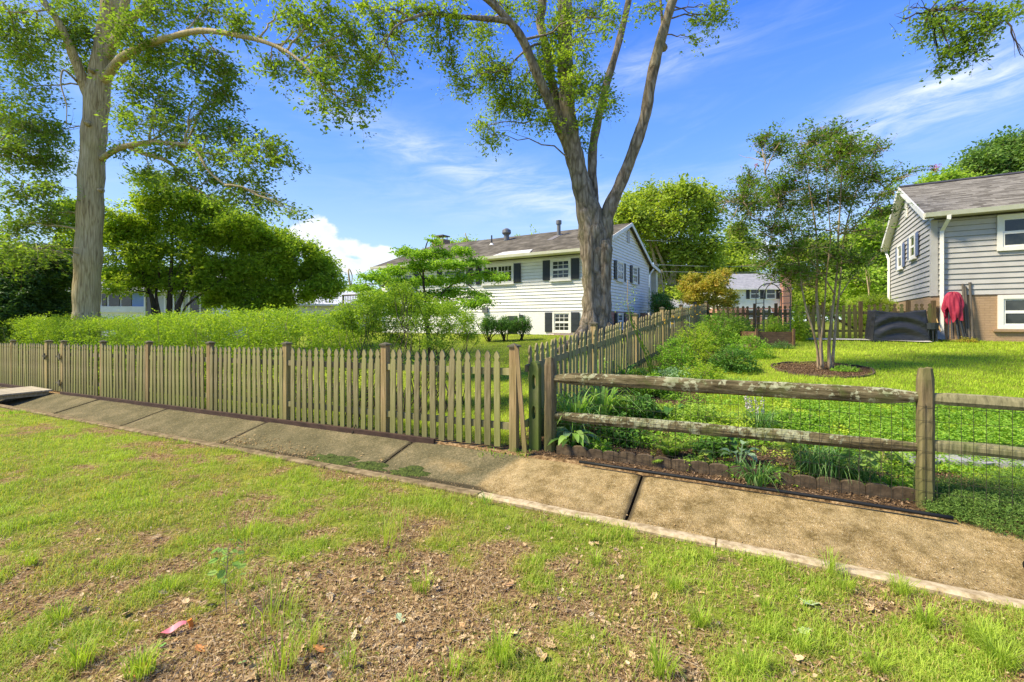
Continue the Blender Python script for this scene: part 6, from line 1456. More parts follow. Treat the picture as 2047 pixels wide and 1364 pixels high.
L2_.append(limb(mb, [(1192, 460, Ym + .2, 22), (1188, 410, Ym + .3, 20), (1184, 350, Ym + .4, 19), (1185, 300, Ym + .5, 18), (1192, 255, Ym + .6, 17), (1204, 205, Ym + .7, 16), (1215, 160, Ym + .7, 15), (1230, 110, Ym + .8, 14), (1246, 50, Ym + .9, 13), (1258, -5, Ym + 1, 12), (1280, -100, Ym + 1.2, 8)], 12, .12))
L2_.append(limb(mb, [(1140, 305, Ym, 22), (1128, 275, Ym - .1, 22), (1110, 235, Ym - .3, 20), (1090, 185, Ym - .5, 19), (1068, 135, Ym - .7, 18), (1045, 80, Ym - .9, 17), (1020, 45, Ym - 1.1, 15), (985, 10, Ym - 1.3, 12), (945, -25, Ym - 1.5, 10), (880, -90, Ym - 1.8, 7)], 12, .1))
L2_.append(limb(mb, [(1130, 265, Ym + .3, 18), (1115, 210, Ym + .5, 18), (1100, 150, Ym + .6, 16), (1090, 90, Ym + .7, 16), (1080, 45, Ym + .8, 17), (1084, 0, Ym + .8, 17), (1075, -110, Ym + 1, 12)], 12, .1))
L2_.append(limb(mb, [(1022, 45, Ym - 1.1, 12), (995, 40, Ym - 1.4, 11), (950, 36, Ym - 1.8, 10), (905, 33, Ym - 2.2, 9), (860, 27, Ym - 2.6, 7), (820, 38, Ym - 3, 5), (785, 60, Ym - 3.3, 4), (760, 110, Ym - 3.5, 2)], 8, .08))
L2_.append(limb(mb, [(1022, 50, Ym - 1.1, 6), (990, 5, Ym - 1.3, 9), (965, -20, Ym - 1.4, 8)], 6))
L2_.append(limb(mb, [(1090, 88, Ym + .7, 6), (1068, 90, Ym, 5), (1040, 110, Ym - .5, 4), (1012, 140, Ym - .8, 3)], 6))
L2_.append(limb(mb, [(1045, 80, Ym - .8, 5), (1090, 70, Ym - .8, 5)], 6))
L2_.append(limb(mb, [(1325, 70, Ym - .8, 7), (1322, 20, Ym - .8, 6), (1318, -20, Ym - .8, 5)], 6))
# old cut limb, folded ribs and root flare at the foot
L_st = limb(mb, [(1203, 700, Ym - .25, 44), (1205, 640, Ym - .3, 26), (1207, 590, Ym - .32, 24), (1209, 540, Ym - .34, 26), (1210, 500, Ym - .36, 28), (1208, 482, Ym - .36, 22)], 14, .16)
limb(mb, [(1185, 690, Ym - .5, 40), (1183, 620, Ym - .38, 22), (1180, 540, Ym - .36, 24), (1180, 470, Ym - .30, 26), (1170, 420, Ym - .2, 22)], 12, .16)
limb(mb, [(1165, 672, Ym - .4, 26), (1150, 682, Ym - .7, 22), (1128, 694, Ym - 1.0, 14), (1110, 704, Ym - 1.2, 6)], 10, .1)
limb(mb, [(1178, 640, Ym - .3, 24), (1165, 665, Ym - .5, 26), (1148, 684, Ym - .8, 18), (1140, 700, Ym - 1.1, 8)], 10, .1)
limb(mb, [(1212, 650, Ym - .3, 26), (1222, 675, Ym - .5, 26), (1240, 695, Ym - .8, 12)], 10, .1)
BB = [(745, 20, 40, 24), (790, 20, 44, 24), (840, 15, 44, 18), (890, 18, 44, 18), (760, 60, 40, 30), (800, 70, 30, 34), (745, 110, 34, 34), (790, 130, 30, 30), (735, 160, 26, 26), (860, 50, 34, 20), (910, 55, 30, 20), (870, 90, 24, 24), (905, 130, 22, 34), (925, 165, 26, 24), (960, 120, 36, 30), (985, 160, 40, 26), (1010, 140, 34, 30), (1020, 190, 40, 30), (1045, 165, 30, 34), (1000, 210, 34, 22), (1050, 215, 34, 24), (960, 255, 24, 18), (985, 268, 22, 12), (1085, 110, 30, 34), (1090, 150, 26, 34), (1110, 120, 26, 30), (1110, 60, 26, 34), (1140, 30, 26, 30), (1010, 20, 34, 20), (1060, 15, 26, 22), (960, 60, 34, 22), (1155, 70, 30, 34), (1160, 120, 28, 30), (1165, 175, 40, 24), (1150, 160, 28, 24), (1195, 195, 34, 22), (1215, 200, 22, 20), (1205, 165, 16, 24), (1180, 20, 34, 24), (1215, 30, 34, 22), (1205, 60, 24, 14), (1170, 240, 26, 16), (1160, 285, 16, 14), (1090, 235, 24, 18), (1075, 185, 22, 20), (1425, 12, 30, 18), (1400, 40, 20, 14), (1390, 80, 8, 12), (1300, 8, 18, 10), (1290, 20, 10, 8), (1440, 35, 20, 18)]
blobs2 = [blob(x, y, rx, ry, Ym - (3.0 if x < 830 else 2.0 if x < 930 else .6) + rng.normal() * .6, w=.6 if x < 930 else .75) for x, y, rx, ry in BB]
upper = [blob(x, y, rx, ry, Ym + dy, w=.16) for x, y, rx, ry, dy in ((860, -70, 120, 50, -2), (1040, -80, 120, 60, 0), (1220, -90, 130, 60, 0), (1400, -110, 110, 70, -1), (1100, -240, 240, 100, 0), (1120, -60, 160, 60, 2.5))]
branches(mb, L2_, blobs2, .03, 5)
maple = tree('maple_tree', 'big maple with furrowed trunk forking into several tall stems before the white house', (*P(1191, 0, Ym)[:2], float(gz(*P(1191, 0, Ym)[:2]))), mb, M['bark2'], blobs2 + upper, 3100, 13, .70, .102, M['leaf2'], hole=.34, hs=1.8, shoots=True, droop=.45)

# branch of a tree standing outside on the right
mb = MB(); Yr = 9.5; L3 = [limb(mb, [(2330, 900, Yr, 70), (2320, 600, Yr, 60), (2290, 300, Yr, 52), (2230, 60, Yr, 40), (2120, -80, Yr, 26), (2010, -60, Yr, 12), (1950, 0, Yr, 5)], 12), limb(mb, [(2120, -80, Yr, 12), (2060, 10, Yr, 6), (2010, 40, Yr, 3)], 6), limb(mb, [(2010, -60, Yr, 8), (1900, -20, Yr, 5), (1860, 20, Yr, 3)], 6)]
BB = [(1820, 15, 30, 18), (1860, 20, 34, 20), (1905, 15, 34, 18), (1950, 25, 30, 20), (1850, 55, 26, 20), (1890, 60, 30, 24), (1930, 75, 26, 30), (1900, 100, 26, 20), (1880, 130, 16, 12), (1950, 105, 16, 20), (1985, 30, 24, 30), (1800, 45, 12, 14), (2020, 20, 20, 20), (1975, 70, 14, 14), (2040, 110, 8, 20), (2100, -40, 80, 60), (2200, 40, 80, 90), (2280, -60, 100, 90)]
b3 = [blob(x, y, rx, ry, Yr + rng.normal() * .3) for x, y, rx, ry in BB]; branches(mb, L3, b3, .02, 5)
tree('overhanging_tree', 'leafy tree outside the frame whose branch hangs into the top right corner of the sky', (*P(2330, 0, Yr)[:2], .3), mb, M['barkdark'], b3, 1300, 14, .36, .075, M['leaf1'], hole=.40, hs=2.0, shoots=True, droop=.5)

# ---------------------------------------------------------------- thin crape myrtle on its mulch ring
mb = MB(); L4 = []; Yc = float(MYR[1])
for st_ in ([(1636, 740, .05, 9), (1634, 700, 0, 8), (1625, 660, -.1, 7), (1612, 620, -.1, 6), (1602, 570, -.2, 5.5), (1596, 520, -.2, 5), (1580, 460, -.3, 4), (1555, 400, -.4, 3), (1530, 350, -.5, 2)],
            [(1642, 740, 0, 14), (1641, 690, .1, 11), (1636, 640, .1, 9), (1632, 590, .2, 8), (1634, 530, .2, 7), (1632, 470, .3, 5.5), (1622, 400, .3, 4), (1610, 330, .3, 2.5), (1600, 280, .3, 1.5)],
            [(1659, 738, 0, 13), (1657, 690, 0, 10), (1662, 640, 0, 8), (1668, 590, 0, 7), (1674, 530, .1, 6.5), (1676, 470, .1, 6), (1680, 400, .1, 4), (1684, 330, .1, 3), (1690, 280, 0, 1.5)],
            [(1663, 738, .1, 11), (1667, 690, .2, 9), (1671, 640, .3, 7), (1678, 580, .4, 6), (1683, 520, .5, 5.5), (1690, 460, .5, 5), (1706, 400, .5, 4), (1726, 350, .6, 2)],
            [(1642, 735, -.1, 8), (1641, 690, -.1, 6), (1648, 620, -.2, 5), (1652, 550, -.3, 5), (1660, 480, -.4, 4), (1655, 400, -.5, 3), (1650, 300, -.5, 1.5)],
            [(1670, 590, 0, 5), (1640, 545, -.3, 3.5), (1610, 510, -.4, 3), (1560, 470, -.5, 2.5), (1500, 430, -.6, 1.5)],
            [(1680, 590, .4, 4), (1700, 560, .5, 3.5), (1720, 540, .6, 3), (1755, 520, .7, 1.5)],
            [(1690, 470, .5, 4), (1720, 440, .3, 3.5), (1760, 390, .1, 3), (1800, 352, 0, 2), (1835, 338, 0, 1.4), (1868, 336, 0, 1.2)],
            [(1600, 540, 0, 4), (1560, 490, .3, 3), (1500, 450, .5, 2), (1440, 425, .5, 1.2)]):
    L4.append(limb(mb, [(x, y, Yc + dy, w * .72) for x, y, dy, w in st_], 8, .05))
BB = [(1560, 370, 40, 24), (1600, 330, 40, 30), (1610, 280, 36, 22), (1650, 270, 30, 18), (1690, 290, 40, 24), (1730, 300, 30, 16), (1640, 330, 50, 30), (1690, 345, 50, 30), (1740, 350, 30, 20), (1560, 290, 30, 12), (1525, 280, 20, 8), (1500, 365, 30, 18), (1480, 385, 30, 14), (1510, 400, 50, 20), (1450, 410, 30, 10), (1560, 410, 50, 26), (1620, 400, 60, 34), (1690, 400, 60, 30), (1750, 405, 30, 20), (1500, 430, 40, 16), (1480, 450, 30, 10), (1550, 460, 56, 24), (1620, 460, 60, 28), (1690, 460, 56, 28), (1740, 460, 30, 18), (1545, 500, 40, 18), (1600, 510, 50, 20), (1670, 510, 60, 24), (1720, 520, 34, 16), (1560, 545, 34, 14), (1620, 550, 40, 14), (1590, 570, 26, 12), (1530, 530, 26, 10), (1705, 545, 26, 10), (1780, 380, 20, 10), (1800, 360, 14, 7), (1765, 420, 22, 12), (1700, 300, 60, 16), (1760, 292, 14, 6)]
b4 = [blob(x + rng.normal() * 5, y + rng.normal() * 5, rx * (.8 if x % 3 else 1.05), ry * 1.35, Yc + rng.normal() * .5, dep=.55) for x, y, rx, ry in BB]
branches(mb, L4, b4, .014, 7)
cm = tree('crape_myrtle', 'slender multi-stemmed crape myrtle with reddish leaves growing in the mulch ring', MYR, mb, M['bark3'], b4, 3500, 15, .38, .056, M['leafmyrtle'], hole=.42, hs=2.6, aspect=.6, droop=.05, shell=.8, shoots=True, upw=.55)
# the arching spray with paired leaves and its red flower heads
X = []; 
for u in np.linspace(0, 1, 34):
    i = u * (len(L4[7]) - 1) * .55 + (len(L4[7]) - 1) * .44; k = min(int(i), len(L4[7]) - 2); c = L4[7][k] + (L4[7][k + 1] - L4[7][k]) * (i - k)
    X += [c + [0, 0, .04], c - [0, 0, .04]]
leafcards('arching_spray', np.array(X), np.full(len(X), .085), M['leafmyrtle'], cm, aspect=.5, dirs=np.tile([[0, 0, 1.], [0, 0, -1.]], (34, 1)) * 3)
for (x, y, r, n_) in ((1871, 336, 7, 90), (1752, 357, 3.5, 26), (1511, 331, 3.5, 22), (1591, 361, 3, 16), (1647, 256, 4, 20), (1655, 262, 3, 12), (1740, 335, 3, 10)):
    c = P(x, y, Yc); D = rng.normal(size=(n_, 3)) * r / F * Yc * .6; leafcards('flower_head', c + D, np.full(n_, .028), M['blossom'], cm, aspect=.8)

# ---------------------------------------------------------------- trees and shrubs behind the hedge on the left
def small_tree(name, label, Yt, base, stems, BB, ntw, per, spread, size, leafm, bark='barkdark', jit=.6, dep=None, branch=.02, **kw):
    mb = MB(); Ls = [limb(mb, [(x, y, Yt + (dy if len(q) > 3 else 0), w) for q in st_ for x, y, w, dy in [(*q, 0)[:4]]], 8, .06) for st_ in stems]
    bl = [blob(x, y, rx, ry, Yt + rng.normal() * jit, dep=dep) for x, y, rx, ry in BB]
    if branch and Ls: branches(mb, Ls, bl, branch, 3)
    p = P(base, 0, Yt); return tree(name, label, (p[0], p[1], float(gz(p[0], p[1]))), mb, M[bark], bl, ntw, per, spread, size, leafm, **kw)
small_tree('spreading_tree', 'dark-stemmed spreading tree with layered leaves behind the hedge, right of the oak trunk', 17.0, 330,
    [[(312, 700, 16), (310, 650, 13), (305, 600, 11), (290, 560, 9), (265, 510, 6), (235, 470, 3)], [(318, 700, 12), (320, 640, 8), (312, 590, 6), (318, 540, 5), (300, 480, 3)], [(338, 700, 16), (338, 640, 14), (340, 590, 11), (342, 540, 8), (345, 480, 5), (340, 430, 3)], [(346, 700, 14), (352, 630, 12), (365, 590, 10), (380, 550, 8), (400, 500, 6), (430, 460, 3)], [(350, 690, 9), (368, 620, 6), (400, 590, 5), (440, 560, 3)], [(335, 600, 6), (350, 560, 4), (370, 500, 3), (380, 450, 2)]],
    [(250, 430, 40, 24), (290, 410, 44, 24), (340, 395, 50, 26), (390, 410, 50, 26), (440, 425, 50, 24), (480, 450, 50, 22), (225, 470, 30, 24), (270, 465, 44, 26), (330, 450, 50, 26), (390, 460, 50, 26), (440, 480, 50, 26), (230, 510, 28, 22), (280, 510, 40, 24), (340, 500, 44, 22), (400, 510, 44, 24), (450, 530, 44, 22), (235, 565, 40, 16), (300, 568, 40, 14), (365, 568, 40, 14), (425, 570, 40, 14), (260, 540, 44, 18), (330, 545, 50, 20), (400, 545, 44, 20), (230, 550, 26, 20), (275, 548, 34, 16), (410, 550, 34, 14), (150, 420, 40, 20), (165, 460, 40, 26), (130, 500, 34, 26), (225, 580, 20, 10), (300, 360, 40, 14)],
    5200, 15, .52, .118, M['leafmid'], hole=.35, hs=1.8, shoots=True, droop=.1, branch=.03)
small_tree('spreading_tree', 'rounder yellow-green spreading tree between the dark-stemmed tree and the white house', 18.0, 505,
    [[(498, 700, 14), (500, 640, 11), (495, 600, 9), (480, 560, 6), (460, 530, 4)], [(502, 690, 10), (510, 620, 8), (530, 590, 6), (570, 570, 4), (620, 560, 2)], [(500, 640, 8), (515, 580, 6), (540, 530, 4), (560, 500, 2)]],
    [(490, 490, 44, 22), (540, 480, 50, 20), (590, 500, 50, 22), (630, 530, 44, 22), (660, 560, 30, 20), (480, 540, 44, 22), (540, 530, 50, 24), (590, 550, 50, 22), (640, 575, 40, 14), (470, 580, 44, 18), (530, 580, 50, 18), (590, 590, 50, 14), (440, 600, 40, 12), (500, 610, 40, 10), (560, 605, 40, 10), (670, 590, 14, 8), (500, 450, 30, 14)],
    5000, 15, .46, .12, M['leafmid'], hole=.34, hs=1.8, shoots=True, droop=.1, branch=.025)
small_tree('magnolia', 'dense dark evergreen magnolia at the left edge behind the hedge', 16.0, 50, [[(60, 700, 16), (55, 620, 10), (40, 560, 6)], [(75, 600, 4), (70, 560, 4), (50, 530, 3)], [(40, 600, 4), (20, 540, 3)]],
    [(20, 520, 50, 34), (80, 515, 50, 30), (110, 540, 34, 34), (40, 570, 60, 40), (100, 590, 40, 40), (10, 610, 50, 40), (60, 620, 60, 40), (120, 620, 24, 34), (30, 660, 60, 30), (100, 660, 40, 30), (-60, 580, 60, 70), (130, 560, 14, 20)],
    4200, 12, .26, .125, M['leafdark'], hole=.2, hs=1.0, aspect=.42, shell=.6)
small_tree('dogwood', 'yellow-green dogwood with flat layered branches in front of the white house', 10.5, 850,
    [[(862, 760, 8), (858, 700, 7), (850, 640, 6), (835, 610, 4), (800, 590, 3), (770, 570, 2)], [(862, 700, 5), (850, 600, 5), (846, 550, 4), (850, 500, 3), (856, 480, 2)], [(855, 640, 4), (880, 590, 3), (920, 560, 3), (960, 545, 2)], [(846, 560, 3), (825, 520, 2.5), (800, 500, 2)], [(850, 530, 3), (890, 510, 2.5), (925, 495, 2)]],
    [(812, 502, 24, 7), (845, 508, 26, 9), (880, 505, 24, 8), (925, 500, 22, 8), (870, 480, 14, 6), (840, 530, 44, 10), (900, 528, 46, 9), (950, 522, 30, 7), (790, 540, 34, 8), (745, 552, 36, 9), (800, 565, 50, 12), (860, 560, 46, 10), (920, 555, 44, 9), (975, 548, 34, 7), (1000, 553, 12, 5), (725, 575, 24, 8), (780, 590, 44, 12), (850, 590, 54, 12), (910, 585, 44, 10), (960, 590, 22, 8), (880, 615, 44, 14), (940, 605, 26, 8), (970, 600, 12, 8), (740, 600, 30, 10), (810, 620, 50, 14)],
    2500, 12, .17, .062, M['leafdog'], jit=.35, hole=.31, hs=2.0, flat_=.35, branch=.012, dep=.35)

# shrubs just behind the front fence: hedge and loose shrub at its end
hedge_t = thing('hedge', 'long loose yellow-green hedge growing behind the front picket fence', 'hedge', (*xy_of(9, 1.2), float(gz_sd(9, 1.2))))
def hedge_fill(par, s0, s1, d0, d1, ztop, n, per, size, leafm, zmin=.15, col=None):
    s = rng.uniform(s0, s1, n); d = rng.uniform(d0, d1, n); x, y = xy_of(s, d); g = gz_sd(s, d)
    zt = ztop(s) + (vnoise(s * 1.6, d * 1.4, 1, 3) - .5) * .45
    z = g + (zt - g) * np.clip(rng.random(n) ** .55, 0, 1)
    low = z < g + .85; kp = (~low | (rng.random(n) < .5)) & (z > g + zmin) & (vnoise(x * 1.5 + d, z * 2.2, 1.6, 3) > .33)
    C = np.stack([x, y, z], -1)[kp]; X, s_, rr, T = spray(C, per, .17, size, -.35)
    hh = np.clip((X[:, 2] - .1) / 1.6, 0, 1); leafcards('foliage', X, s_, leafm, par, aspect=.42, up=.2, col=np.clip(rr * .75 + .30 * hh - .02, 0, 1), dirs=T)
ztop = lambda s: np.interp(s, [3.6, 5, 7.5, 10, 13, 18], [1.62, 1.72, 1.74, 1.66, 1.58, 1.60])
hedge_fill(hedge_t, 3.6, 20, .45, 1.75, ztop, 17500, 9, .056, M['leafhedge'], zmin=.25)
mb = MB()
for s in np.arange(3.7, 20, .13):
    for _ in range(2):
        d = rng.uniform(.6, 1.5); x, y = xy_of(s + rng.normal() * .05, d); g = float(gz_sd(s, d)); tp = np.array([x + rng.normal() * .22, y + rng.normal() * .2, float(ztop(s)) - rng.random() * .3 + .08])
        mb.tube(bezier((x, y, g), tp, rng.normal(size=3) * .1, 5, .1), [.010, .009, .007, .005, .003], 4)
mb.build('stems', M['bark3'], hedge_t)
fs_ = thing('shrub', 'loose bright green shrub with many thin bare stems below the dogwood', 'shrub', (*xy_of(2.2, 1.3), .05))
BBs = [(700, 625, 30, 20), (735, 625, 34, 22), (775, 610, 34, 24), (820, 605, 40, 26), (860, 620, 36, 24), (900, 625, 30, 22), (935, 645, 24, 22), (720, 655, 36, 20), (770, 650, 44, 24), (830, 650, 50, 24), (890, 660, 40, 20), (940, 672, 22, 14), (680, 640, 30, 24), (800, 580, 30, 16), (790, 680, 50, 14), (870, 685, 50, 14), (740, 595, 24, 14)]
bls = [blob(x, y, rx, ry, 7.9 + rng.normal() * .25, dep=.3) for x, y, rx, ry in BBs]
C, D = twigs_in(bls, 2300, .32, 2.4); X, s_, rr, T = spray(C, 10, .13, .042, -.2); leafcards('foliage', X, s_, M['leafhedge'], fs_, aspect=.45, up=.2, col=rr, dirs=T)
mb = MB()
for _ in range(110):
    x0 = rng.uniform(700, 925); p = G(x0, 812 + (x0 - 700) * .13); p = np.array([(x0 - CX) / F * 7.6, 7.6 + rng.normal() * .25, 0]); p[2] = float(gz(p[0], p[1]))
    b_ = bls[int(rng.integers(len(bls)))]; q = b_[0] + rng.normal(size=3) * b_[1] * .5
    if abs(q[0] - p[0]) > .8: continue
    mb.tube(bezier(p, q, np.array([0, 0, .1]), 6, .10), [.009, .008, .006, .005, .004, .003], 4)
mb.build('stems', M['barkdark'], fs_)
# sparse leafy shoots behind the pickets
C = []; n = 1300; s = rng.uniform(1.2, 12, n); d = rng.uniform(.25, .6, n); x, y = xy_of(s, d); z = gz_sd(s, d) + rng.random(n) * 1.0; kp = vnoise(s * 3, z * 2, 1, 2) > .5
X, s_, rr, T = spray(np.stack([x, y, z], -1)[kp], 7, .12, .04, -.3); leafcards('undergrowth', X, s_, M['leafmid'], None, aspect=.45, col=rr, dirs=T, kind='stuff')

# clipped shrubs in front of the white house
for i, (cx, w) in enumerate(((978, 20), (1007, 22), (1042, 24))):
    Yt = 18.6; bl = [blob(cx + dx, 650 + dy, w * .62, 14, Yt + rng.normal() * .1, dep=.5) for dx, dy in ((-w * .35, -4), (w * .35, -4), (0, -6), (-w * .3, 5), (w * .3, 5))]
    mb = MB(); p = P(cx, 0, Yt); g = float(gz(p[0], p[1]))
    for _ in range(7): mb.tube(bezier((p[0] + rng.normal() * .07, p[1], g), (p[0] + rng.normal() * .35, p[1] + rng.normal() * .2, g + .75), (0, 0, .05), 5, .1), .02, 5)
    tree('clipped_shrub', ('leftmost of the three clipped shrubs in front of the white house', 'middle one of the three clipped shrubs in front of the white house', 'rightmost of the three clipped shrubs, beside the metal handrail')[i], (p[0], p[1], g), mb, M['barkdark'], bl, 420, 12, .14, .055, M['peony'], group='clipped shrubs before the white house', hole=.2, cat='shrub', crown='foliage', trunkname='stems')
# mulch bed edge under them
# ---------------------------------------------------------------- background trees
def bgtree(name, label, Yt, base, BB, ntw, size, leafm, trunk=18, group='trees behind the houses', spread=None, per=11, hole=.40, hs=None, stems=None, **kw):
    top = min(b_[1] for b_ in BB); st_ = stems or [[(base, 665, trunk), (base + 3, 600, trunk * .8), (base - 4, 540, trunk * .6), (base + 4, (top + 520) / 2, trunk * .35), (base, top, 2)]]
    extra = [[(base, 610, trunk * .5), ((base + b_[0]) / 2, (b_[1] + 600) / 2, trunk * .35), (b_[0], b_[1], 2)] for b_ in BB[::3]]
    return small_tree(name, label, Yt, base, st_ + extra, BB, ntw, per, spread or size * 6.5, size, leafm, bark='bark1', jit=1.5, hole=hole, hs=hs or 18 / Yt, branch=0, shoots=True, droop=.15, upw=.12, shell=.8, group=group, **kw)
bgtree('tall_tree', 'tall full green tree just right of the white house gable', 38, 1330, [(1255, 420, 34, 26), (1290, 400, 40, 26), (1335, 390, 40, 24), (1380, 385, 34, 20), (1410, 400, 30, 26), (1240, 460, 26, 30), (1290, 450, 44, 34), (1350, 440, 50, 34), (1400, 445, 40, 30), (1420, 485, 24, 26), (1320, 500, 44, 34), (1375, 500, 44, 34), (1410, 530, 34, 30), (1340, 550, 40, 34), (1380, 560, 40, 30), (1330, 590, 30, 24), (1360, 600, 40, 20), (1360, 372, 16, 8)], 3800, .30, M['leafbg'], 20, stems=[[(1345, 665, 16), (1343, 600, 14), (1350, 540, 12), (1365, 500, 9), (1390, 460, 5), (1400, 420, 2)], [(1347, 600, 8), (1330, 540, 7), (1310, 490, 5), (1290, 440, 2)]])
bgtree('tall_tree', 'feathery paler tree beyond the orange shrub, left of the crape myrtle', 70, 1470, [(1470, 465, 22, 16), (1490, 490, 26, 20), (1460, 500, 26, 20), (1440, 520, 24, 20), (1480, 530, 30, 20), (1450, 560, 34, 20), (1500, 560, 24, 20), (1420, 580, 30, 24), (1480, 585, 34, 18), (1510, 590, 30, 24)], 3000, .42, M['leafbg'], 10)
bgtree('tall_tree', 'broad green tree in the distance directly behind the crape myrtle stems', 64, 1620, [(1590, 520, 40, 26), (1640, 500, 40, 26), (1560, 560, 34, 30), (1610, 560, 44, 30), (1660, 560, 40, 34), (1600, 600, 44, 20), (1650, 600, 44, 24), (1690, 520, 26, 30), (1690, 590, 30, 26), (1700, 480, 22, 24)], 3600, .40, M['leafbg'], 14)
bgtree('tall_tree', 'bright yellow-green tree directly left of the grey house gable', 30, 1745, [(1740, 470, 26, 24), (1760, 440, 20, 18), (1730, 510, 30, 26), (1760, 510, 24, 30), (1720, 550, 34, 26), (1755, 560, 30, 26), (1775, 600, 14, 20), (1735, 590, 34, 18), (1700, 570, 26, 18), (1770, 470, 14, 30)], 3400, .22, M['leafchart'], 10)
bgtree('tall_tree', 'yellow-green tree tops above the ridge of the grey house', 34, 1900, [(1865, 365, 24, 14), (1900, 355, 30, 12), (1850, 385, 22, 12), (1890, 380, 36, 16), (1930, 375, 30, 14), (1880, 345, 16, 8), (1900, 420, 60, 30), (1890, 480, 60, 40)], 2000, .24, M['leafchart'], 10)
bgtree('tall_tree', 'large dark rounded tree above the grey house roof at the right edge', 44, 2010, [(1960, 320, 34, 20), (2000, 300, 40, 24), (2040, 290, 40, 22), (1945, 345, 26, 16), (1990, 340, 44, 24), (2040, 330, 50, 30), (2090, 330, 50, 50), (2010, 380, 60, 30), (2010, 450, 60, 50)], 3800, .34, M['leafbg2'], 20, hole=.25)
bgtree('tall_tree', 'low row of green tree tops seen over the left end of the white house roof', 58, 930, [(905, 492, 22, 9), (930, 485, 16, 9), (880, 495, 14, 8), (960, 490, 14, 7), (1070, 466, 9, 7), (1085, 470, 8, 5), (930, 520, 60, 22), (1060, 500, 60, 26)], 1500, .3, M['leafchart'], 6)
bgtree('tall_tree', 'green tree behind the gap between the hedge and the far white gabled house', 60, 700, [(700, 585, 20, 10), (690, 600, 30, 12), (730, 590, 24, 12), (650, 610, 30, 12)], 700, .32, M['leafbg'], 6)
bgtree('tall_tree', 'dim green tree behind the low blue and white house on the left', 44, 300, [(220, 560, 40, 26), (300, 555, 50, 26), (380, 560, 50, 24), (460, 570, 40, 24), (250, 590, 50, 20), (420, 590, 50, 20), (560, 590, 40, 14), (120, 560, 60, 40)], 2300, .34, M['leafbg2'], 10)
small_tree('ornamental_maple', 'small orange and olive leaved tree in front of the distant white house', 27, 1415, [[(1440, 665, 6), (1435, 620, 4), (1428, 580, 3), (1425, 550, 2)], [(1425, 660, 4), (1410, 600, 3), (1390, 560, 2)]],
    [(1385, 555, 20, 10), (1375, 570, 18, 12), (1400, 575, 22, 14), (1425, 560, 18, 18), (1445, 550, 14, 14), (1440, 575, 24, 16), (1460, 590, 14, 14), (1410, 600, 30, 14), (1450, 605, 22, 10), (1385, 595, 24, 12)], 1500, 10, .3, .13, M['leaforange'], bark='barkdark', hole=.3, hs=.6, branch=0)
bgtree('round_shrub', 'dark rounded evergreen shrub right of the white house porch column', 26, 1325, [(1325, 610, 14, 18), (1318, 600, 12, 14), (1332, 620, 12, 14), (1322, 630, 16, 14)], 900, .11, M['peony'], 4, group=None, hole=.15, cat='shrub')
bgtree('round_shrub', 'wide rounded green shrub behind the back gate left of the grill cover', 20, 1735, [(1715, 608, 20, 12), (1745, 602, 24, 12), (1770, 610, 14, 12), (1735, 618, 34, 16), (1725, 640, 34, 16), (1760, 640, 20, 20)], 1300, .085, M['leafmid'], 4, group=None, hole=.15, cat='shrub')
# distant belt of woodland, one mass
a = rng.uniform(-1.5, 1.5, 9000); r = rng.uniform(95, 150, 9000); x, y = np.sin(a) * r, np.cos(a) * r; g = gz(x, y); hh = (5.5 + 5 * vnoise(a * 30, r * .02, 1, 3)); z = g + rng.random(9000) ** .7 * hh
X, s_, rr, T = spray(np.stack([x, y, z], -1), 8, 2.2, .9, .1); leafcards('distant_woodland', X, s_, M['leafbg2'], None, aspect=.8, col=rr, dirs=T, kind='stuff')

# ---------------------------------------------------------------- garden plants
def strap(label, px, py, n, L, w, mat, lean=.6, name='strap_leaf_plant', cat='plant', group=None, rad=.10, Y=None, dxy=None, upb=.0):
    p = G(px, py) if Y is None else np.array([(px - CX) / F * Y, Y, float(gz((px - CX) / F * Y, Y))])
    a = rng.random(n) * 6.283; r = rng.random(n) ** .7 * rad
    pos = np.stack([p[0] + np.cos(a) * r, p[1] + np.sin(a) * r, np.full(n, p[2] - .01)], -1)
    o = blades(name, pos, L * (.55 + .5 * rng.random(n)), w * (.7 + .6 * rng.random(n)), np.clip(lean * (.35 + .9 * rng.random(n)), .05, 1.15), mat, seg=5, loc=p, ang=a + rng.normal(size=n) * .4)
    return tag(o, label, cat, group), p
def bush(label, px, py, rx, ry, rz, n, per, size, mat, name='leafy_plant', cat='plant', asp=.5, spread=None, zoff=.0, Y=None, hole=.2, stems=6):
    p = G(px, py) if Y is None else np.array([(px - CX) / F * Y, Y, float(gz((px - CX) / F * Y, Y))])
    t_ = thing(name, label, cat, p)
    D = rng.normal(size=(n, 3)); D /= np.linalg.norm(D, axis=1)[:, None]; D[:, 2] = np.abs(D[:, 2]); r = rng.random(n) ** .4
    C = p + D * r[:, None] * np.array([rx, ry, rz]) * (1 + .25 * (vnoise(D[:, 0] * 3 + px, D[:, 1] * 3, 1)[:, None] - .5)) + [0, 0, zoff]
    C = C[vnoise(C[:, 0] * 5, C[:, 2] * 5 + C[:, 1] * 3, 1, 2) > hole]
    X, s, rr, T = spray(C, per, spread or size * 2.0, size, .1); X[:, 2] = np.maximum(X[:, 2], p[2] + .01)
    leafcards('foliage', X, s, mat, t_, aspect=asp, up=.7, col=rr, dirs=T)
    mb = MB()
    for _ in range(stems):
        e = p + rng.normal(size=3) * np.array([rx, ry, 0]) * .4 + [0, 0, rz * .8 + zoff]; mb.tube(bezier(p + rng.normal(size=3) * [.03, .03, 0], e, np.zeros(3), 4, .1), [.006, .005, .004, .003], 4)
    if stems: mb.build('stems', M['bark3'], t_)
    return t_
strap('tall arching strap-leaved daylily clump right behind the rail fence post', 1150, 880, 120, .80, .044, M['strap'], .7)
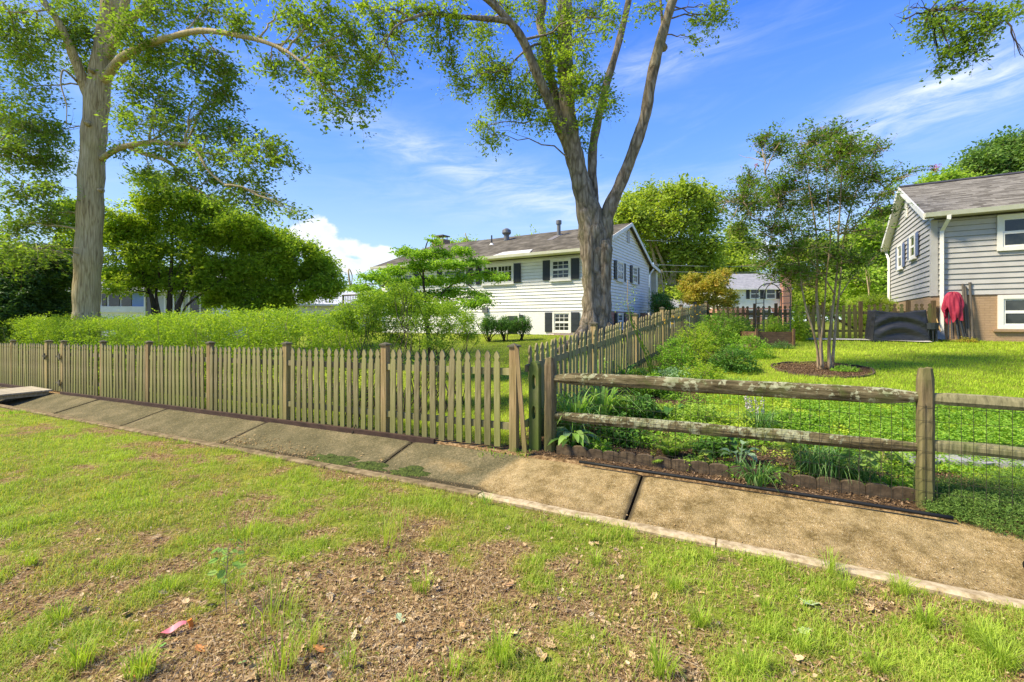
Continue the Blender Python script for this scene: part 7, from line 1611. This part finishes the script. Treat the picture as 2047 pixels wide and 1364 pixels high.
strap('strap-leaved daylily clump in the angle between side fence and rail fence', 1120, 862, 70, .70, .04, M['strap'], .5)
strap('arching daylily clump behind the broad pale hosta', 1205, 850, 100, .80, .042, M['strap'], .85)
strap('daylily clump farther back against the side fence, above the top rail', 1190, 790, 110, .88, .055, M['strap'], .65, rad=.16)
strap('smaller daylily clump left of the chartreuse shrub near the side fence', 1245, 775, 80, .66, .055, M['strap'], .8)
def hosta(label, px, py, n, L, w, mat, name='hosta', Y=None):
    p = G(px, py) if Y is None else np.array([(px - CX) / F * Y, Y, float(gz((px - CX) / F * Y, Y))]); V = []; FI = []; at = []
    for i in range(n):
        a = rng.random() * 6.283; l = L * (.7 + .5 * rng.random()); h0 = .10 + .16 * rng.random(); dv = np.array([math.cos(a), math.sin(a), 0]); sv_ = np.array([-math.sin(a), math.cos(a), 0]); r = rng.random()
        b0 = p + dv * .03; rows = []
        for u in np.linspace(0, 1, 7):
            ww = w * math.sin(math.pi * min(1, u * .93 + .05)) ** .8 * (.5 if u == 1 else 1); c = b0 + dv * (.06 + l * u) + np.array([0, 0, h0 + l * (.55 * u - .75 * u * u)])
            rows.append([c - sv_ * ww + [0, 0, ww * .35], c, c + sv_ * ww + [0, 0, ww * .35]])
        k = len(V); V += [q for rw in rows for q in rw]
        for j in range(6):
            for q in range(2): FI.append((k + j * 3 + q, k + j * 3 + q + 1, k + (j + 1) * 3 + q + 1, k + (j + 1) * 3 + q)); at.append(r)
        k = len(V); V += [p - sv_ * .006, p + sv_ * .006, b0 + dv * .06 + [0, 0, h0] + sv_ * .006, b0 + dv * .06 + [0, 0, h0] - sv_ * .006]; FI.append((k, k + 1, k + 2, k + 3)); at.append(r)
    o = mesh_np(name, np.array(V), np.array(FI), 4, mat, None, attr=np.array(at), smooth=True, loc=p); return tag(o, label, 'plant')
hosta('pale silvery broad-leaved plant standing between daylilies behind the lower rail', 1150, 830, 12, .22, .055, M['hosta'], name='broad_leaf_plant', Y=5.75)
hosta('upright pale green hosta stalks at the foot of the rail fence post', 1142, 900, 12, .25, .04, M['strap'])
hosta('variegated hosta under the lower rail left of the liriope', 1478, 935, 10, .13, .045, M['hosta'])
hosta('small green hosta in the mulch beside the variegated one', 1450, 905, 10, .14, .05, M['peony'])
hosta('dark green hosta in the shade behind the middle of the top rail', 1345, 850, 12, .20, .07, M['peony'])
bush('dark glossy peony bush below the lower rail left of the bright fern', 1245, 880, .30, .30, .30, 260, 8, .070, M['peony'], asp=.38)
bush('tall dark green bush rising above the lower rail behind the peony', 1283, 850, .26, .26, .46, 260, 8, .06, M['peony'])
bush('light green small-leaved shrub right of the daylilies between the rails', 1238, 838, .32, .30, .36, 420, 9, .046, M['fern'])
bush('chartreuse leafy shrub above the top rail beside the side fence daylilies', 1290, 775, .36, .36, .36, 330, 9, .06, M['fern'], asp=.45)
bush('mixed pale green perennials between chartreuse shrub and the lawn', 1350, 772, .62, .5, .36, 460, 9, .055, M['hosta'])
bush('rounded lime green shrub between the rails in the middle of the bed', 1400, 862, .46, .36, .36, 620, 9, .042, M['fern'], asp=.45)
bush('low lime shrub right of the rounded one, behind the lower rail', 1465, 870, .40, .30, .26, 420, 9, .042, M['jenny'], asp=.45)
bush('dark low leafy plant below the lower rail in the middle of the bed', 1428, 905, .26, .2, .17, 220, 8, .045, M['peony'])
bush('greyish leafy perennial above the top rail near the lawn edge', 1420, 775, .5, .4, .26, 320, 9, .05, M['fern'])
def fern(label, px, py, n, L, mat, Y=None):
    p = G(px, py) if Y is None else np.array([(px - CX) / F * Y, Y, float(gz((px - CX) / F * Y, Y))]); C = []; S = []; Dd = []
    for i in range(n):
        a = rng.random() * 6.283; l = L * (.7 + .5 * rng.random()); dv = np.array([math.cos(a), math.sin(a), 0]); sv_ = np.array([-math.sin(a), math.cos(a), 0]); h0 = .9 + .3 * rng.random()
        for u in np.linspace(.12, 1, 20):
            c = p + dv * l * u * .8 + np.array([0, 0, l * h0 * (u - .55 * u * u)])
            for sg in (-1, 1): w = .075 * (1 - u) ** .7 + .012; C.append(c + sv_ * sg * w * .5); S.append(w); Dd.append(sv_ * sg * 2 + dv * .6)
    o = leafcards('fern', np.array(C), np.array(S), mat, None, aspect=.30, up=1.2, loc=p, dirs=np.array(Dd) * 2); return tag(o, label, 'fern')
fern('bright yellow-green fern under the lower rail above the mulch', 1340, 912, 30, .34, M['fern'])
fern('small fern frond cluster in front of the bright fern', 1312, 930, 9, .16, M['fern'])
def seedling(label, px, py, h, n, size, mat, name='seedling', Y=None, wide=.10):
    p = G(px, py) if Y is None else np.array([(px - CX) / F * Y, Y, float(gz((px - CX) / F * Y, Y))]); t_ = thing(name, label, 'seedling', p)
    top = p + [rng.normal() * .02, 0, h]; MB().tube(bezier(p, top, rng.normal(size=3) * .02, 6, .05), [.0042, .004, .0035, .003, .003, .002], 5).build('stem', M['bark3'], t_)
    me = leafmesh('leaf', mat, 2, .5, .35, .3)
    for i in range(n):
        u = .45 + .55 * (i + 1) / n; a = i * 2.4 + rng.random(); c = p + (top - p) * u; e = c + np.array([math.cos(a) * wide * (1.2 - .5 * u), math.sin(a) * wide * (1.2 - .5 * u), .02 + .02 * rng.random()])
        s = size * (.7 + .5 * rng.random()); o = inst(me, 'leaf', t_, e, a - 1.57, (-.35 + rng.normal() * .35, rng.normal() * .35), (s, s, s))
        MB().tube([c, (c + e) / 2 + [0, 0, .008], e], [.0015, .0013, .001], 4).build('leaf_stalk', M['bark3'], t_)
    return t_
def leaf1mat(name, c, c2):
    m, t, b = newmat(name); oi = t.nodes.new('ShaderNodeObjectInfo'); col = ramp(t, oi.outputs['Random'], [(0., c), (1., c2)]); t.links.new(col, b.inputs[0]); b.inputs['Roughness'].default_value = .7; b.inputs['Specular IOR Level'].default_value = .15
    tr = t.nodes.new('ShaderNodeBsdfTranslucent'); t.links.new(col, tr.inputs[0]); mx = t.nodes.new('ShaderNodeMixShader'); mx.inputs[0].default_value = .35
    t.links.new(b.outputs[0], mx.inputs[1]); t.links.new(tr.outputs[0], mx.inputs[2]); t.links.new(mx.outputs[0], t.nodes['Material Output'].inputs['Surface']); return m
M['sl1'] = leaf1mat('seedling_leaf', (.20, .36, .06), (.36, .50, .12)); M['sl2'] = leaf1mat('lime_seedling_leaf', (.32, .46, .05), (.50, .60, .10))
seedling('thin maple sapling standing in the bare patch above the pink-ribboned stake', 453, 1228, .38, 22, .045, M['sl1'], name='maple_sapling', wide=.085)
seedling('lime green seedling in the mulch left of the drooping liriope', 1413, 938, .17, 12, .075, M['sl2'], wide=.06)
seedling('upright light green seedling behind the edging left of the big liriope clump', 1578, 945, .42, 20, .08, M['sl2'], wide=.08)
seedling('tall broad-leaved seedling right of the big liriope clump', 1722, 985, .44, 22, .10, M['sl1'], wide=.13)
seedling('bushy pale green seedling leaning right before the fence post', 1765, 960, .36, 18, .09, M['sl1'], wide=.14)
seedling('small weed in the mulch between the two seedlings and the post', 1520, 925, .14, 10, .06, M['sl2'], wide=.06)
strap('small striped liriope tuft drooping over the drain pipe onto the channel', 1512, 968, 80, .34, .012, M['liriope'], .95, name='liriope')
strap('large dark liriope clump with striped leaves behind the edging blocks', 1625, 950, 240, .44, .013, M['liriope'], .9, name='liriope', rad=.14)
strap('second large liriope clump directly left of the broad-leaved seedling', 1668, 958, 180, .42, .013, M['liriope'], .9, name='liriope', rad=.12)
strap('dark liriope tuft under the broad-leaved seedling', 1725, 965, 110, .34, .012, M['liriope'], .9, name='liriope', rad=.08)
_, p = strap('liriope clump with pale purple flower spikes between the rails', 1515, 868, 170, .44, .013, M['liriope'], .8, name='flowering_liriope', rad=.14)
C = []
for i in range(9):
    a = rng.random() * 6.28; b0 = p + np.array([math.cos(a) * .08, math.sin(a) * .08, 0]); e = b0 + np.array([math.cos(a) * .10, math.sin(a) * .08, .44 + .08 * rng.random()])
    for u in np.linspace(.62, 1, 22): C.append(b0 + (e - b0) * u + rng.normal(size=3) * .005)
leafcards('flower_spikes', np.array(C), np.full(len(C), .024), M['purplefl'], bpy.data.objects[_.name], aspect=.8, kind='stuff')
strap('grassy clump at the lawn edge behind the top rail', 1560, 850, 90, .26, .010, M['liriope'], .7, name='grassy_plant', rad=.2)
strap('row end of pale grassy leaves above the top rail near the lawn', 1480, 775, 110, .26, .011, M['strap'], .7, name='grassy_plant', rad=.3)
bush('airy lime green filler plant behind the lower rail left of the flowering liriope', 1345, 838, .42, .3, .24, 320, 9, .045, M['fern'], asp=.45)
bush('pale leafy plant right of the flowering liriope between the rails', 1585, 850, .40, .3, .20, 320, 9, .045, M['cover'])
for lb, px, py, rx, rz, mt, sz in (('small lime plant just behind the edging blocks near the bright fern', 1390, 935, .16, .12, 'fern', .035), ('low green plant behind the edging left of the peony', 1195, 905, .17, .16, 'cover', .04), ('leafy green plant behind the edging under the lower rail centre', 1470, 948, .15, .12, 'cover', .038), ('low green weeds behind the edging left of the big liriope', 1545, 960, .18, .13, 'cover', .036), ('green plant filling the space right of the bushy seedling', 1800, 985, .2, .14, 'cover', .038), ('lime plant between the second liriope and the tall fence post', 1775, 935, .24, .2, 'fern', .04), ('green leafy plant behind the lower rail right of the liriope clumps', 1700, 915, .3, .2, 'cover', .042)):
    bush(lb, px, py, rx, rx * .8, rz, 130, 8, sz, M[mt], stems=3)
# creeping jenny drift, ground cover and juniper: nobody could count their leaves
def drift(name, pts, wid, n, size, mat, hgt=.05, aspect=.8):
    pts = [G(*q) for q in pts]; L = smoothline(pts, 6); i = rng.integers(0, len(L), n); C = np.array(L)[i] + rng.normal(size=(n, 3)) * [wid, wid, 0]
    kp = vnoise(C[:, 0], C[:, 1], 3.5, 3) > .36; C = C[kp]; C[:, 2] = gz(C[:, 0], C[:, 1]) + rng.random(len(C)) * hgt; return leafcards(name, C, size * (.6 + .7 * rng.random(len(C))), mat, None, aspect=aspect, up=1.2, kind='stuff')
drift('creeping_jenny', [(1560, 810), (1620, 838), (1680, 858), (1740, 870), (1800, 880), (1830, 882)], .13, 5200, .032, M['jenny'], .06)
drift('creeping_jenny', [(1500, 815), (1460, 850), (1440, 880)], .16, 1500, .03, M['jenny'], .05)
def cover(name, x0, x1, y0, y1, n, size, mat, hgt, cond=lambda x, y, s, d: s < 99, aspect=.7, hol=.34, sc=2.2):
    px = rng.uniform(x0, x1, n); py = rng.uniform(y0, y1, n); Y = (CH) * F / (py - HY)
    X = (px - CX) / F * Y
    for _ in range(5): Y = (CH - gz(X, Y)) * F / (py - HY); X = (px - CX) / F * Y
    s, d = sd_of(X, Y); kp = cond(X, Y, s, d) & (vnoise(X, Y, sc, 3) > hol) & (d > -.03); X, Y = X[kp], Y[kp]
    return leafcards(name, np.stack([X, Y, gz(X, Y) + .008 + rng.random(len(X)) * hgt * (.3 + vnoise(X, Y, 4, 2))], -1), size * (.5 + .8 * rng.random(len(X))), mat, None, aspect=aspect, up=1.0, kind='stuff')
cover('clover_patch', 1580, 2047, 795, 905, 34000, .034, M['cover'], .14, hol=.30, sc=3)
cover('low_groundcover', 1700, 2047, 895, 968, 7500, .028, M['cover'], .06, hol=.42, sc=4)
cover('low_groundcover', 1640, 1850, 930, 990, 1800, .03, M['jenny'], .05, cond=lambda x, y, s, d: d > .2, hol=.5, sc=5)
cover('bed_undergrowth', 1110, 1640, 760, 900, 22000, .040, M['cover'], .16, cond=lambda x, y, s, d: side_of(x, y) > .1, hol=.42, sc=3)
cover('bed_undergrowth', 1300, 1840, 880, 985, 5200, .030, M['jenny'], .05, cond=lambda x, y, s, d: (side_of(x, y) > .1) & (d > .35), hol=.5, sc=3.5)
n = 17000; px = rng.uniform(1860, 2120, n); 
xx = np.interp(px, [1860, 1900, 1960, 2047, 2120], [0, .15, .35, .9, 1]); s = None
a = rng.random(n); s = rng.uniform(-6.5, -4.12, n); dlo = np.interp(s, [-6.5, -5.6, -5.2, -4.8, -4.5, -4.12], [-.8, -.55, -.44, -.36, -.22, -.05]); d = dlo + (1.0 - dlo) * a ** 1.1 * np.interp(s, [-5, -4.12], [1, .4]); x, y = xy_of(s, d)
dlo2 = dlo + (vnoise(x, y, 4, 2) - .5) * .25; kp = (d > dlo2) & (vnoise(x + 9, y, 3.5, 3) > .33); x, y, s, d = x[kp], y[kp], s[kp], d[kp]
zb_ = np.where(d < -.1, chan_z(s, d), gz_sd(s, d)); C = np.stack([x, y, zb_ + .02 + rng.random(len(x)) * .13 * np.clip((d - dlo2[kp]) * 5, .25, 1)], -1)
X, s_, rr, T = spray(C, 4, .05, .022, -.2); leafcards('juniper_cover', X, s_, M['juniper'], None, aspect=.30, col=rr, dirs=T, kind='stuff')
# tall wild perennials along the side fence
for lb, l, o_, rx, rz, mt, sz in (('tall feathery bright green perennials against the middle of the side fence', 5.0, .75, .55, .95, 'cover', .05), ('dense leafy perennials farther along the side fence before the last tall post', 7.2, .8, .65, 1.05, 'leafmid', .055), ('loose green perennials at the far end of the side fence', 9.6, .9, .7, 1.15, 'cover', .06), ('low green perennials spilling towards the lawn from the side fence', 4.4, 1.35, .5, .5, 'leafmid', .045), ('pale leafy weeds at the foot of the side fence', 3.4, .75, .4, .42, 'cover', .045), ('mixed green perennials at the back corner of the side fence', 12.0, 1.0, .8, 1.1, 'leafchart', .07), ('dark leaved perennials spilling onto the lawn halfway along the fence', 6.4, 1.7, .55, .55, 'peony', .05), ('fine green perennials before the back corner', 8.6, 1.9, .55, .6, 'cover', .05)):
    x, y = SP(l, o_ * -1 if False else 0); x, y = x - V_[0] * o_, y - V_[1] * o_; Yt = y; bush(lb, CX + F * x / y, 0, rx, rx, rz, 620, 8, sz, M[mt], name='perennials', Y=Yt, hole=.25, stems=10)
x, y = SP(4.0, 0); x, y = x - V_[0] * .35, y - V_[1] * .35; z = float(gz(x, y))
sk = thing('leaning_stalk', 'thick green leaning stalk with dry top against the side fence pickets', 'plant', (x, y, z)); p0 = np.array([x + .22, y - .1, z + .1]); p1 = P(1258, 625, y)
mb = MB()
for k in range(5): mb.tube(bezier(p0 + rng.normal(size=3) * .03, p1 + rng.normal(size=3) * .04, np.array([.04, 0, .05]), 7, .08), [.014, .012, .011, .010, .008, .007, .004], 5)
mb.build('stems', M['leafmid'], sk); C = p1 + rng.normal(size=(60, 3)) * [.05, .04, .08] + [0, 0, .0]; leafcards('dry_tip', C, np.full(60, .05), M['peony'], sk, aspect=.35, kind='stuff')
X = []; 
for c in (P(1250, 600, 8.6), P(1262, 560 + 20, 8.6), P(1235, 612, 8.6), P(1268, 590, 8.6)): X += list(c + rng.normal(size=(16, 3)) * [.06, .04, .10])
tw = thing('thin_sapling', 'thin twiggy sapling showing above the side fence against the white gable', 'sapling', (.6 + P(1255, 0, 8.6)[0] - .6, 8.6, float(gz(P(1255, 0, 8.6)[0], 8.6)))); g = ORG[tw.name]
MB().tube(bezier(g, P(1255, 560, 8.6), np.zeros(3), 7, .05), .007, 5).build('stem', M['bark3'], tw); leafcards('foliage', np.array(X), np.full(len(X), .04), M['leafmid'], tw, aspect=.5)
C = []
for i in range(13): l = rng.uniform(5, 11); x, y = SP(l, 0); x, y = x - V_[0] * .35, y - V_[1] * .35; C += list(np.array([x, y, float(gz(x, y)) + 1.0 + .35 * rng.random()]) + rng.normal(size=(6, 3)) * .02)
leafcards('yellow_flowers', np.array(C), np.full(len(C), .04), M['yellowfl'], None, aspect=.8, kind='stuff')
# bushes by the planter and back fence
bush('airy yellow-green plant filling the raised planter under the arch', 1545, 0, .40, .3, .62, 420, 8, .055, M['leafchart'], Y=pc[1] + .45, zoff=.35, asp=.3)
bush('leafy green shrub left of the garden patio by the back fence', 1432, 0, .55, .5, .95, 420, 8, .08, M['leafmid'], Y=16.0)
bush('round-leaved green shrub behind the patio against the dark fence', 1478, 0, .65, .4, .85, 460, 8, .075, M['leafchart'], Y=16.6)
bush('yellowish shrub right of the raised planter', 1590, 0, .5, .35, .75, 380, 8, .07, M['leafchart'], Y=15.8)
bush('tall yellow flowering plant at the back corner left of the patio', 1418, 0, .35, .35, .9, 260, 8, .06, M['leaforange'], Y=14.2)
bush('green vine growing up the right side of the arch', 1598, 0, .25, .25, 1.5, 320, 8, .07, M['leafmid'], Y=15.4)
bush('low green grassy plant at the foot of the raised planter', 1560, 697, .4, .25, .22, 260, 8, .05, M['liriope'], asp=.2)
strap('grassy tuft beside the tan brick wall under the lower grey house window', 1990, 682, 70, .40, .018, M['strap'], .8, name='grassy_plant', rad=.2)
bush('low brownish plant left of the grassy tuft by the tan brick wall', 1935, 684, .3, .2, .14, 120, 7, .05, M['leaforange'])
bush('low weeds in the mulch ring right of the crape myrtle stems', 1690, 742, .28, .2, .10, 160, 8, .035, M['cover'])
strap('little tuft at the foot of the slotted post', 1048, 908, 30, .10, .010, M['cover'], .8, name='weed', rad=.12)
strap('strip of short weeds under the last pickets before the corner post', 985, 905, 60, .07, .012, M['cover'], .9, name='weed', rad=.25)
strap('tuft of tall grass growing from the channel edge beside the dark slab zone', 972, 1010, 20, .17, .006, M['strap'], .7, name='weed', rad=.03)
strap('small weed in the shadow under the footbridge', 25, 828, 26, .14, .012, M['cover'], .8, name='weed', rad=.15)
